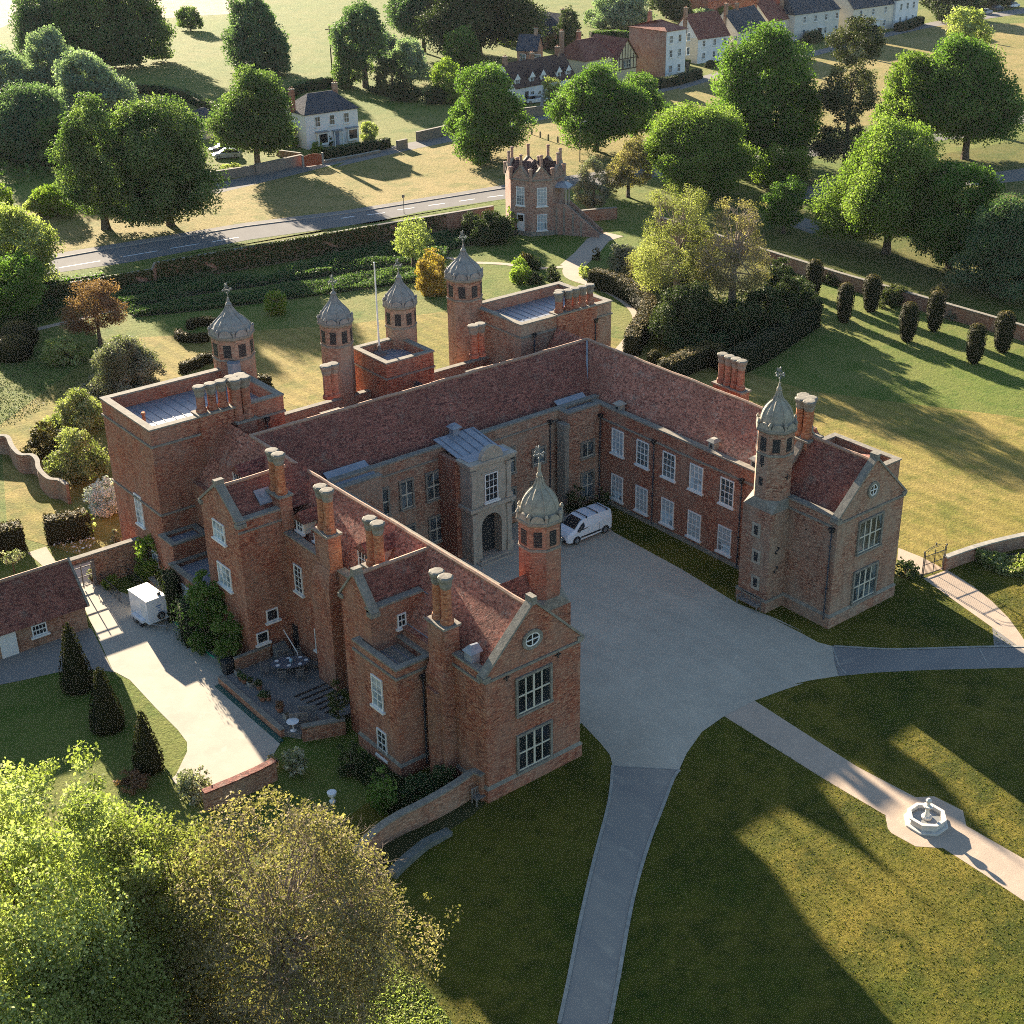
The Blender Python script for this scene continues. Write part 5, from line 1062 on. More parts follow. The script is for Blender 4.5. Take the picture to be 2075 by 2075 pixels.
# ------------------------------------------------------------------ benches
def bench(label, loc, rz, L_=1.6, mat='timber', slat=True):
    b = thing('bench', label, 'bench', loc, rz)
    m = MB()
    for y in np.linspace(.12, .5, 5): m.box(-L_ / 2, y - .035, .42, L_ / 2, y + .035, .45)
    m.obj('seat', M[mat], b); m = MB(); m.box(-L_ / 2, .52, .92, L_ / 2, .57, .99); m.box(-L_ / 2, .52, .5, L_ / 2, .57, .55)
    for x in np.linspace(-L_ / 2 + .08, L_ / 2 - .08, 14): m.box(x - .022, .53, .55, x + .022, .56, .92)
    m.obj('backrest', M[mat], b)
    for x in (-L_ / 2 + .03, L_ / 2 - .03):
        for y, h in ((.1, .64), (.54, .95)): k = MB(); k.box(x - .035, y - .035, 0, x + .035, y + .035, h); k.obj('leg', M[mat], b)
        k = MB(); k.box(x - .04, .05, .64, x + .04, .56, .68); k.obj('armrest', M[mat], b)
    return b
bench('grey slatted bench against the front gable under the large lower window', (3.45, -.95, 0), 0)
bench('long grey garden bench at the foot of the turret beside the gravel court', (26.95, 5.5, 0), -pi / 2, 1.9)

# ------------------------------------------------------------------ village houses
def house(label, P, Q, depth, eave, ridge, roof='slate', wallm='wht', kind='gable', cat='house', wins=(), chim=(), ends=(True, True), name='house', over=.25, sidem=None, group=None, hipi=2.5, z0=0.0):
    """P, Q = ground points under the ends of the front eave; the front faces the camera side"""
    p = Vector((P[0], P[1], 0)); q = Vector((Q[0], Q[1], 0)); u = (q - p); W = u.length; u.normalize(); n = Vector((u.y, -u.x, 0))
    if n.dot(Vector((CAM['cx'] - p.x, CAM['cy'] - p.y, 0))) < 0: n = -n
    b = -n
    H = thing(name, label, cat, tuple(p), 0, group)
    X = lambda a, d, z: tuple(p + u * a + b * d + Vector((0, 0, z)))
    mb = MB(); mb.hull([[X(0, 0, 0), X(W, 0, 0), X(W, depth, 0), X(0, depth, 0)], [X(0, 0, eave), X(W, 0, eave), X(W, depth, eave), X(0, depth, eave)]])
    if kind == 'gable':
        for a0, a1 in ((0, .3), (W - .3, W)):
            mb.hull([[X(a0, 0, eave), X(a0, depth, eave), X(a0, depth / 2, ridge)], [X(a1, 0, eave), X(a1, depth, eave), X(a1, depth / 2, ridge)]])
    if sidem: mb.cur = 1; mb.hull([[X(-.02, -.0, 0), X(-.02, depth, 0), X(-.02, depth, eave), X(-.02, 0, eave)], [X(-.06, 0, 0), X(-.06, depth, 0), X(-.06, depth, eave), X(-.06, 0, eave)]])
    mb.obj('wall', [M[wallm], M[sidem or wallm]], H)
    rf = MB(); o = over; sl = (ridge - eave) / (depth / 2); t = .12
    def slab(a, c, e, f):   # a,c lower; f,e upper
        rf.hull([[a, c, e, f], [tuple(Vector(v) + Vector((0, 0, t))) for v in (a, c, e, f)]])
    if kind == 'gable':
        slab(X(-o, -o, eave - o * sl + .03), X(W + o, -o, eave - o * sl + .03), X(W + o, depth / 2, ridge + .03), X(-o, depth / 2, ridge + .03))
        slab(X(-o, depth + o, eave - o * sl + .03), X(W + o, depth + o, eave - o * sl + .03), X(W + o, depth / 2, ridge + .03), X(-o, depth / 2, ridge + .03))
    else:
        rf.hull([[X(-o, -o, eave), X(W + o, -o, eave), X(W + o, depth + o, eave), X(-o, depth + o, eave)], [X(-o, -o, eave + .1), X(W + o, -o, eave + .1), X(W + o, depth + o, eave + .1), X(-o, depth + o, eave + .1)],
                 [X(hipi, depth / 2 - .05, ridge), X(W - hipi, depth / 2 - .05, ridge), X(W - hipi, depth / 2 + .05, ridge), X(hipi, depth / 2 + .05, ridge)]])
    R = rf.obj('roof', M[roof], H)
    for a, d, hh, mt in chim:
        c = MB(); c0 = X(a, d, 0); c.obox((c0[0], c0[1], 0), u, b, -.4, .4, -.3, .3, eave, hh); c.cur = 1; c.obox((c0[0], c0[1], 0), u, b, -.46, .46, -.36, .36, hh, hh + .12); c.cur = 2
        for s in (-.2, .2): c.lathe((c0[0] + u.x * s, c0[1] + u.y * s, hh + .12), [(.1, 0), (.1, .3)], 6)
        c.obj('chimney', [M[mt], M['cope'], M['terra']], R)
    for a, z, w_, h_, cols, rows in wins:
        o_ = X(a, 0, z); window(H, o_, tuple(u), tuple(n), w_, h_, cols, rows, 'sash', 'lattice')
    H['_w'] = W; del H['_w']
    return H, X, u, n, b, W
def hdoor(H, X, u, n, a, w_=.9, h_=2.1, mat='iron', canopy=None):
    o = X(a, 0, .05); m = MB(); m.obox(o, u, n, -w_ / 2, w_ / 2, -.02, .05, 0, h_); m.obj('door', M[mat], H)
    if canopy: c = MB(); c.obox(o, u, n, -w_ / 2 - .35, w_ / 2 + .35, .0, .9, h_ + .15, h_ + .28); c.obj('canopy', M[canopy], H)
# detached white house in front of the green
H, X, u, n, b, W = house('white detached house with a hipped slate roof behind the clipped hedge', (80.3, 151.7), (90.1, 151.6), 6.5, 5.4, 8.1, 'slate', 'wht', 'hip', 'house', ((2.2, 3.4, .9, 1.5, 2, 2), (4.9, 3.4, .9, 1.5, 2, 2), (7.6, 3.4, .9, 1.5, 2, 2)), ((-.3, 3.2, 9.0, 'brick'), (9.3, 5.8, 8.6, 'brickb')), hipi=2.6)
for a in (2.7, 8.3):
    o = X(a, 0, .5); m = MB(); m.obox(o, u, n, -.95, .95, 0, .7, 0, 2.0); bw = m.obj('bay_window', M['white'], H)
    m = MB(); m.obox(o, u, n, -.75, .75, .7, .72, .35, 1.75); m.obj('glass', M['glass'], bw); m = MB(); m.obox(o, u, n, -1.1, 1.1, 0, .9, 2.0, 2.14); m.obj('bay_roof', M['lead'], bw)
hdoor(H, X, u, n, 5.5, 1.0, 2.2, 'felt', 'lead')
for s in (4.75, 6.25): m = MB(); o = X(s, 0, 0); m.obox(o, u, n, -.07, .07, .7, .84, 0, 2.3); m.obj('porch_post', M['white'], H)
house('low ochre outbuilding with a grey roof behind the pair of big roadside trees', (71.42,168.84), (75.38,169.97), 5, 2.8, 4.6, 'slate', 'yelw', 'hip', 'outbuilding', ((2.2, 1.3, 1.0, .9, 2, 2),), hipi=1.5, name='outbuilding')
# white cottages with dormers
H, X, u, n, b, W = house('row of low white cottages with five dormers in a dark tiled roof', (129.57,159.7), (145.94,161.85), 6.5, 3.2, 7.0, 'tiledark', 'wht', 'gable', 'cottage', ((4.5, .8, .9, 1.2, 2, 2), (7.6, .8, .9, 1.2, 2, 2), (10.6, .8, .9, 1.2, 2, 2), (13.6, .8, .9, 1.2, 2, 2)), ((.6, 3.2, 8.2, 'brickb'), (8.0, 3.4, 8.0, 'brickb'), (-.1 + 15.0, 3.2, 8.4, 'brickb')))
for f in (.05, .29, .47, .74, .90):
    a = W * f; d = MB(); o = X(a, .35, 3.3); bb = tuple(b)
    d.obox(o, u, b, -.62, .62, 0, 1.9, 0, 1.25); dm = d.obj('dormer', M['wht'], H)
    r = MB(); q = lambda s, t, z: tuple(Vector(o) + u * s + b * t + Vector((0, 0, z)))
    r.hull([[q(-.85, -.15, 1.2), q(.85, -.15, 1.2), q(0, -.15, 2.25)], [q(-.85, 2.6, 1.2), q(.85, 2.6, 1.2), q(0, 2.6, 2.25)]]); r.obj('dormer_roof', M['wht'] if False else M['tiledark'], dm)
    g = MB(); g.hull([[q(-.8, -.22, 1.18), q(.8, -.22, 1.18), q(0, -.22, 2.2)], [q(-.8, -.16, 1.18), q(.8, -.16, 1.18), q(0, -.16, 2.2)]]); g.obj('bargeboard', M['white'], dm)
    window(H, tuple(Vector(o) + Vector((0, 0, .12))), tuple(u), tuple(n), .8, 1.0, 2, 2, 'sash', 'lattice')
for a in (3.0, 9.3): hdoor(H, X, u, n, a)
# yellow house with a half-timbered gable
H, X, u, n, b, W = house('ochre house with a half-timbered cross gable and brown tiled roof', (150.61,164.09), (158.85,165.07), 8.5, 5.2, 8.6, 'tileb', 'yelw', 'hip', 'house', ((1.7, 3.2, .8, 1.3, 2, 2), (3.6, 3.2, .8, 1.3, 2, 2), (5.6, 3.2, .8, 1.3, 2, 2)), ((-.5, 6, 10.2, 'brickb'), (5, 6.5, 9.6, 'brick')), hipi=1.6)
m = MB(); q = lambda s, t, z: tuple(Vector(X(s, t, z)))
m.hull([[q(W, -.6, 0), q(W + 6.2, -.6, 0), q(W + 6.2, 8, 0), q(W, 8, 0)], [q(W, -.6, 4.6), q(W + 6.2, -.6, 4.6), q(W + 6.2, 8, 4.6), q(W, 8, 4.6)]]); m.hull([[q(W, -.6, 4.6), q(W + 6.2, -.6, 4.6), q(W + 3.1, -.6, 8.2)], [q(W, 8, 4.6), q(W + 6.2, 8, 4.6), q(W + 3.1, 8, 8.2)]]); m.obj('gable_wall', M['yelw'], H)
m = MB()
for s in (-1, 1):
    c = W + 3.1; m.hull([[q(c + s * 3.5, -.95, 4.25), q(c + s * 3.5, 8.2, 4.25), q(c + s * 3.5, 8.2, 4.4), q(c + s * 3.5, -.95, 4.4)], [q(c, -.95, 8.28), q(c, 8.2, 8.28), q(c, 8.2, 8.45), q(c, -.95, 8.45)]])
m.obj('roof', M['tileb'], H)
m = MB(); o = X(W, -.6, 0)
for z in (2.5, 4.5): m.obox(o, u, n, 0, 6.2, 0, .06, z, z + .18)
for s in np.linspace(0, 6.0, 8): m.obox(o, u, n, s, s + .16, 0, .055, 2.6, 4.6 + max(0, 3.4 * (1 - abs(s + .08 - 3.1) / 3.1) - .2))
m.obj('timber_frame', M['barkd'], H)
window(H, tuple(Vector(X(W + 3.1, -.66, 2.9))), tuple(u), tuple(n), 1.9, 1.3, 4, 2, 'mull', 'lattice')
# brick house with a side gable, behind the cottages
house('dark brick house with two white upper windows behind the white cottages', (149.75,184.43), (152.36,181.33), 7, 5.0, 7.6, 'slate', 'brickb', 'gable', 'house', ((1.2, 3.1, 1.1, 1.2, 2, 2), (4.2, 3.1, 1.4, 1.2, 3, 2), (1.2, .9, 1.4, 1.3, 3, 2)), ((3.3, 3.5, 8.8, 'brickb'),))
H, X, u, n, b, W = house('small brown cottage with a dark roof and pale bargeboards at the edge of the field', (177.2,215.75), (177.95,206.95), 8, 3.4, 7.0, 'slate', 'brickb', 'gable', 'cottage', ((1.6, 1.0, 1.5, 1.6, 3, 2),), ((8.2, 4, 8.0, 'brickb'),))
m = MB(); c = W * .58
m.hull([[X(c - 2.6, -2.2, 0), X(c + 2.6, -2.2, 0), X(c + 2.6, 2, 0), X(c - 2.6, 2, 0)], [X(c - 2.6, -2.2, 3.0), X(c + 2.6, -2.2, 3.0), X(c + 2.6, 2, 3.0), X(c - 2.6, 2, 3.0)]]); m.hull([[X(c - 2.6, -2.2, 3.0), X(c + 2.6, -2.2, 3.0), X(c, -2.2, 6.3)], [X(c - 2.6, 3, 3.0), X(c + 2.6, 3, 3.0), X(c, 3, 6.3)]]); m.obj('gable_wall', M['brickb'], H)
m = MB()
for s in (-1, 1): m.hull([[X(c + s * 2.9, -2.5, 2.65), X(c + s * 2.9, 3.5, 2.65), X(c + s * 2.9, 3.5, 2.8), X(c + s * 2.9, -2.5, 2.8)], [X(c, -2.5, 6.35), X(c, 3.5, 6.35), X(c, 3.5, 6.5), X(c, -2.5, 6.5)]])
m.obj('roof', M['slate'], H); m = MB()
for s in (-1, 1): m.hull([[X(c + s * 2.95, -2.56, 2.5), X(c + s * 2.95, -2.51, 2.5), X(c + s * 2.95, -2.51, 2.85), X(c + s * 2.95, -2.56, 2.85)], [X(c, -2.56, 6.2), X(c, -2.51, 6.2), X(c, -2.51, 6.58), X(c, -2.56, 6.58)]])
m.obj('bargeboard', M['white'], H)
# tall white-fronted house and the row along the lane
w9 = tuple((a, z, .85, 1.4, 2, 2) for a in (1.5, 4.2, 6.9) for z in (6.7, 3.9)) + ((1.5, .9, .85, 1.4, 2, 2), (4.2, .9, .85, 1.4, 2, 2))
H, X, u, n, b, W = house('tall three-storey house with a white front, brick side and red hipped roof', (171.44,163.32), (177.6,163.92), 10, 9.0, 10.6, 'tilered', 'wht', 'hip', 'house', w9, ((4, 8, 11.8, 'brickb'),), sidem='brickp', hipi=4.0)
hdoor(H, X, u, n, 7.0, 1.0, 2.3)
ww = lambda L_: tuple((a, z, .8, 1.25, 2, 2) for a in np.arange(1.8, L_ - 1, 3.3) for z in (3.4, .9))
H, X, u, n, b, W = house('pale pink-gabled white cottage with a steep brown roof and four upper windows', (189.01,171.63), (198.66,171.77), 8, 5.2, 9.6, 'tileb', 'wht', 'gable', 'cottage', ww(13), ((-.2, 3.8, 11.0, 'brickb'), (12.6, 4, 10.8, 'brickb')), sidem='pinkw')
house('cream cottage under a grey slate roof to the right of the brown-roofed cottage', (202.27,172.38), (215.02,175.31), 8, 5.2, 9.2, 'slate', 'pinkw', 'gable', 'cottage', ww(12), ((5.5, 4, 10.4, 'brickb'),))
house('cream house with a brown roof between two slate roofs along the lane', (220.92,180.26), (230.7,181.62), 8, 5.2, 9.0, 'tileb', 'pinkw', 'gable', 'house', ww(10), ((.3, 4, 10.2, 'brick'),))
H, X, u, n, b, W = house('long grey-green house with a slate roof and a white porch', (228.86,179.51), (245.33,179.9), 9, 6.0, 10.2, 'slate', 'bluew', 'hip', 'house', tuple((a, z, .9, 1.4, 2, 2) for a in (3.5, 7.5, 11.5, 15.5) for z in (4.0, 1.0)), ((-.2, 4, 11.4, 'brickb'), (16, 4.5, 11.6, 'brickb')), hipi=1.2)
hdoor(H, X, u, n, 9.5, 1.4, 2.3, 'iron', 'white')
H, X, u, n, b, W = house('long cream house with a slate roof at the far end of the lane', (248.82,178.46), (265.19,179.14), 9, 6.0, 10.4, 'slate', 'pinkw', 'gable', 'house', tuple((a, z, .9, 1.4, 2, 2) for a in (3.0, 8.0, 13.0) for z in (4.0, 1.0)), ((1, 4.5, 11.8, 'brick'),))
hdoor(H, X, u, n, 10.5, 1.5, 2.4, 'white', 'white')
house('white house with a dark climber beside the clipped hedge at the far right', (265.37,178.58), (276.08,179.85), 9, 6.6, 9.8, 'slate', 'wht', 'hip', 'house', tuple((a, z, .9, 1.5, 2, 2) for a in (2.5, 5.5, 8.5) for z in (4.2, 1.0)), ((5, 4, 11, 'brickb'),))
house('red-roofed brick cottage half hidden behind the row of houses', (243.2,221.75), (259.49,224.1), 8, 4.0, 8.0, 'tilered', 'brick', 'gable', 'cottage', (), ((3, 4, 9, 'brick'),))
house('brown-roofed cottage behind the slate roofs with a tall brick chimney', (234.68,195.34), (247.71,198.78), 8, 5.5, 8.6, 'tileb', 'brick', 'gable', 'cottage', (), ((8.5, 4, 10.6, 'brick'),))
# walls, gate, fences and bollards of the village
wall('flint_wall', 'long flint and stone wall along the lane in front of the white house drive', [(45.36,141.6),(55.44,142.68),(59.88,142.3),(65.33,142),(65.28,141.61),(74.1,143.06)], .4, [1.3, 1.3, 1.3, 1.3, 1.5, 1.5], 'flint', 'cope')
wall('flint_wall', 'low pale wall at the foot of the clipped hedge by the white house', [(77.08,141.96),(84.26,142.04),(88.16,142.63)], .3, .35, 'flint', 'kerb')
wall('flint_wall', 'grey flint wall along the lane to the left of the big dark conical tree', [(91.26,142.3),(93.39,142.6)], .4, 1.4, 'flint', 'cope'); wall('flint_wall', 'longer flint wall along the lane behind the big dark conical tree', [(97.43,145.6),(101.79,146.37),(107.88,147.54)], .4, 1.5, 'flint', 'cope')
wall('flint_wall', 'short stone wall enclosing the front garden of the white cottages', [(122.19,150.1),(127.32,149.47),(132.93,155.98)], .4, 1.6, 'flint', 'cope')
wall('drive_wall', 'low brick wall along the drive beside the white house', [(74.25,150.71),(75.98,146.5)], .3, .9, 'wallbrick', 'cope')
g_ = thing('drive_gate', 'red stained timber gate between two white posts by the white house', 'gate', (74.77,141.18) + (0,)); 
A_, B_ = (73.38,141.43), (76.4,141.17)
du = Vector((B_[0] - A_[0], B_[1] - A_[1], 0)); L0 = du.length; du.normalize(); nn = Vector((du.y, -du.x, 0)); m = MB(); k = 0.0
while k < L0 - .05:
    hh = 1.6 + .25 * sin(pi * min(1, k / L0)); m.obox((A_[0], A_[1], 0), du, nn, k, k + .14, -.03, .03, .08, hh); k += .155
m.obj('boards', M['redwood'], g_)
for t in (-.2, L0 + .1): m = MB(); m.obox((A_[0], A_[1], 0), du, nn, t, t + .28, -.14, .14, 0, 1.85); m.obj('gate_post', M['kerb'], g_)
bo = None
for i, (p, lb) in enumerate((((115.68,137.98), 'leftmost'), ((115.17,135.08), 'second from the left'), ((114.77,132.5), 'third from the left'), ((114.92,130.24), 'fourth from the left'), ((114.82,127.85), 'rightmost'))):
    m = MB(); m.box(-.1, -.1, -.2, .1, .1, .95); m.lathe((0, 0, .95), [(.13, 0), (.06, .09)], 4, pi / 4)
    o = m.obj('bollard', M['timber']); o.location = (*p, 0); tag(o, lb + ' of the wooden bollards on the dry green', 'bollard', 'wooden bollards on the green')
def lamp_post(label, p, h, arm=.8):
    t = thing('street_lamp', label, 'street lamp', (*p, 0)); m = MB(); m.tube((*p, 0), (*p, h), .09, .055, 6); m.tube((*p, h), (p[0] + arm, p[1] - .3, h + .15), .04, .035, 5); m.obj('pole', M['bluegrey'], t)
    m = MB(); m.hull([[(p[0] + arm - .1, p[1] - .42, h + .1), (p[0] + arm + .5, p[1] - .42, h + .12), (p[0] + arm + .5, p[1] - .18, h + .12), (p[0] + arm - .1, p[1] - .18, h + .1)], [(p[0] + arm - .05, p[1] - .37, h + .24), (p[0] + arm + .4, p[1] - .37, h + .24), (p[0] + arm + .4, p[1] - .23, h + .24), (p[0] + arm - .05, p[1] - .23, h + .24)]]); m.obj('lamp_head', M['kerb'], t)
lamp_post('slim grey street lamp standing behind the summerhouse', (108.6,117.4), 6.0, .5)
pl = (69.58,109.01); m = MB(); m.tube((*pl, 0), (*pl, 2.6), .05, .04, 6); m.box(pl[0] - .2, pl[1] - .03, 2.2, pl[0] + .2, pl[1] + .03, 2.6); tag(m.obj('road_sign', M['timber']), 'small post on the verge between the main road and the brick wall', 'sign post')
pl = (115.31,199.81); t = thing('utility_pole', 'tall timber utility pole beside the copse left of the white house', 'utility pole', (*pl, 0)); m = MB(); m.tube((*pl, 0), (*pl, 11), .15, .1, 6); m.obj('pole', M['bark'], t); m = MB(); m.box(pl[0] - .9, pl[1] - .06, 10.3, pl[0] + .9, pl[1] + .06, 10.45); m.obj('crossarm', M['bark'], t)
wall('picket_fence', 'short white picket fence beside the young tree at the white cottages', [(129.65,149.98),(133.08,151.48)], .06, 1.0, 'wht', 'white', 'fence')

# ------------------------------------------------------------------ cars
def wheel_(mb_parent, x, y, r=.31, w_=.2, nm='wheel'):
    m = MB(); s = 1 if y > 0 else -1; n = 14
    ring = lambda rr, yy: [(x + rr * cos(2 * pi * i / n), yy, r + rr * sin(2 * pi * i / n)) for i in range(n)]
    m.hull([ring(r * .9, y - s * w_), ring(r, y - s * w_ * .8), ring(r, y - s * w_ * .15), ring(r * .9, y)]); wv = m.obj(nm, M['rub'], mb_parent)
    k = MB(); k.hull([ring(r * .62, y - s * .02), ring(r * .6, y + s * .012)]); k.obj('rim', M['alloy'], wv); return wv
def carbody(prof_, hw, nar, hood=.12):
    """prof_ = side outline (x, z, narrowing)"""
    return prof_
def car(label, p, rz, paint, L_=4.2, W_=1.75, H_=1.45, group=None):
    c = thing('parked_car', label, 'car', (*p, 0), rz, group); l = L_ / 2; w2 = W_ / 2
    sec = lambda x, z0, z1, w_, tz: [(x, -w_, z0), (x, w_, z0), (x, w_, z1), (x, w_ - .12, z1 + tz), (x, -w_ + .12, z1 + tz), (x, -w_, z1)]
    m = MB(); m.hull([sec(-l, .38, .62, w2 - .12, .1), sec(-l + .15, .25, .75, w2 - .02, .12), sec(-l * .55, .2, .82, w2, .1), sec(l * .35, .2, .84, w2, .1), sec(l - .3, .22, .72, w2 - .03, .08), sec(l, .32, .55, w2 - .16, .08)]); m.obj('body', M[paint], c)
    m = MB(); top = lambda x, z, w_: [(x, -w_, .84), (x, w_, .84), (x, w_ - .16, z), (x, -w_ + .16, z)]
    m.hull([top(-l + .12, .9, w2 - .06), top(-l * .62, H_ - .08, w2 - .06), top(-l * .1, H_, w2 - .05), top(l * .12, H_ - .04, w2 - .06), top(l * .52, .88, w2 - .08)]); m.obj('windows', M['carg'], c)
    m = MB(); m.hull([[(-l * .66, -w2 + .2, H_ - .1), (-l * .66, w2 - .2, H_ - .1), (-l * .66, w2 - .2, H_ - .06), (-l * .66, -w2 + .2, H_ - .06)], [(-l * .1, -w2 + .17, H_ - .02), (-l * .1, w2 - .17, H_ - .02), (-l * .1, w2 - .17, H_ + .025), (-l * .1, -w2 + .17, H_ + .025)], [(l * .14, -w2 + .2, H_ - .06), (l * .14, w2 - .2, H_ - .06), (l * .14, w2 - .2, H_ - .01), (l * .14, -w2 + .2, H_ - .01)]]); m.obj('roof', M[paint], c)
    for x in (-l * .62, l * .62):
        for s in (-1, 1): wheel_(c, x, s * (w2 + .005), .31)
    for s in (-1, 1):
        m = MB(); m.box(l - .2, s * (w2 - .42) - .16, .52, l - .04, s * (w2 - .42) + .16, .66); m.obj('headlight', M['lampc'], c); m = MB(); m.box(-l + .02, s * (w2 - .3) - .14, .6, -l + .14, s * (w2 - .3) + .14, .8); m.obj('tail_light', M['lampr'], c)
    return c
car('white car parked nearest the wall in the drive beside the ochre outbuilding', (67.51,154.83), radians(160), 'cars'); car('dark car parked behind the white car in the drive by the ochre outbuilding', (68.95,158.64), radians(165), 'carb'); car('small white car just behind the stone wall at the white cottages', (133.96,159.62), radians(-10), 'vanw')
for q, pt, lb in (((307.07,180.49), 'cars', 'silver car leftmost of three parked along the far right lane'), ((315.81,182.83), 'carb', 'dark car in the middle of three parked along the far right lane'), ((325.16,184.07), 'vanw', 'white car rightmost of three parked along the far right lane')): car(lb, q, radians(-2), pt, group='cars parked along the far lane')

# ------------------------------------------------------------------ white van in the court
def van():
    fx_, fy_ = (24.19,20.42); rx_, ry_ = (27.1,20.45)
    a = atan2(fy_ - ry_, fx_ - rx_); cxm, cym = (fx_ + rx_) / 2, (fy_ + ry_) / 2; wb = hypot(fx_ - rx_, fy_ - ry_); w2 = .9
    nx_, ny_ = -sin(a), cos(a)
    if ny_ < 0: s_ = -1
    else: s_ = 1
    c = thing('van', 'white panel van with roof bars parked in the inner corner of the court', 'van', (cxm + nx_ * s_ * (w2 - .05), cym + ny_ * s_ * (w2 - .05), .03), a)
    f, r = wb / 2 + .85, wb / 2 + .75
    S_ = lambda x, zb, zs, zt, w_, ti: [(x, -w_, zb), (x, w_, zb), (x, w_, zs), (x, w_ - ti, zt), (x, -w_ + ti, zt), (x, -w_, zs)]
    m = MB(); m.hull([S_(-r, .42, 1.2, 1.72, w2 - .08, .14), S_(-r + .1, .3, 1.25, 1.84, w2 - .01, .16), S_(-.3, .26, 1.25, 1.9, w2, .16), S_(.55, .26, 1.2, 1.86, w2, .18), S_(1.0, .26, 1.08, 1.68, w2, .22), S_(1.55, .26, 1.02, 1.22, w2 - .01, .14), S_(2.05 * f / 2.3, .27, .86, 1.02, w2 - .06, .12), S_(f - .08, .3, .66, .82, w2 - .14, .1), S_(f, .34, .56, .62, w2 - .24, .06)])
    m.obj('body', M['vanw'], c)
    m = MB(); m.hull([[(1.52, -.72, 1.24), (1.52, .72, 1.24), (1.545, .72, 1.262), (1.545, -.72, 1.262)], [(1.04, -.62, 1.66), (1.04, .62, 1.66), (1.065, .62, 1.685), (1.065, -.62, 1.685)], [(.72, -.6, 1.79), (.72, .6, 1.79), (.745, .6, 1.815), (.745, -.6, 1.815)]]); m.obj('windscreen', M['carg'], c)
    for s in (-1, 1):
        m = MB(); y0 = s * (w2 + .006); y1 = s * (w2 - .02); zt = 1.6
        pts = [(1.42, 1.06), (.98, 1.46), (.62, 1.62), (.32, 1.62), (.3, 1.14), (.62, 1.06)]
        def yy(z): return s * (w2 + .012 - max(0, z - 1.12) * .285)
        m.hull([[(x, yy(z), z) for x, z in pts], [(x, yy(z) - s * .03, z) for x, z in pts]]); m.obj('side_window', M['carg'], c)
        m = MB(); m.box(-wb / 2 + .42, s * (w2 - .01), .42, wb / 2 - .42, s * (w2 + .03), .55); m.obj('side_trim', M['trim'], c)
        m = MB(); m.hull([[(1.28, s * (w2 + .03), 1.05), (1.38, s * (w2 + .03), 1.05), (1.38, s * (w2 + .03), 1.25), (1.28, s * (w2 + .03), 1.25)], [(1.27, s * (w2 + .2), 1.07), (1.37, s * (w2 + .2), 1.07), (1.37, s * (w2 + .2), 1.27), (1.27, s * (w2 + .2), 1.27)]]); m.obj('mirror', M['trim'], c)
        m = MB(); m.hull([[(f - .42, s * .74, .82), (f - .1, s * .62, .76), (f - .06, s * .6, .66), (f - .4, s * .78, .72)], [(f - .38, s * .7, .885), (f - .08, s * .56, .83), (f - .03, s * .56, .68), (f - .36, s * .82, .74)]]); m.obj('headlight', M['lampc'], c)
        m = MB(); m.box(-r - .02, s * .76 - .06, .75, -r + .08, s * .76 + .06, 1.3); m.obj('tail_light', M['lampr'], c)
        m = MB(); m.box(.24, s * (w2 + .005), .5, .255, s * (w2 + .012), 1.6 if False else 1.1); m.obj('door_seam', M['trim'], c)
        for x in (wb / 2, -wb / 2):
            wheel_(c, x, s * (w2 + .012), .32, .22)
            k = MB(); n = 12; k.hull([[(x + .40 * cos(pi * i / n), s * (w2 + .004), .3 + .40 * sin(pi * i / n)) for i in range(n + 1)], [(x + .36 * cos(pi * i / n), s * (w2 - .05), .3 + .36 * sin(pi * i / n)) for i in range(n + 1)]]); k.obj('wheel_arch', M['trim'], c)
    for x in (.35, -.75, -1.75): m = MB(); m.box(x - .03, -w2 + .12, 1.95, x + .03, w2 - .12, 1.99); [m.box(x - .05, q - .04, 1.8, x + .05, q + .04, 1.96) for q in (-w2 + .2, w2 - .2)]; m.obj('roof_bar', M['trim'], c)
    m = MB(); m.box(f - .06, -.62, .3, f + .06, .62, .5); m.obj('bumper', M['trim'], c); m = MB(); m.box(f - .03, -.42, .58, f + .015, .42, .66); m.obj('grille', M['trim'], c)
    m = MB(); m.box(f + .055, -.26, .36, f + .072, .26, .47); m.obj('number_plate', M['white'], c); m = MB(); m.box(-r - .02, -.012, .5, -r + .02, .012, 1.6); m.obj('rear_door_seam', M['trim'], c)
    m = MB(); [m.box(xx, q * (w2 + .004) - .004, .58, xx + .014, q * (w2 + .004) + .004, 1.12) for xx in (.24, -.85) for q in (-1, 1)]; m.obj('panel_gap', M['trim'], c)
van()
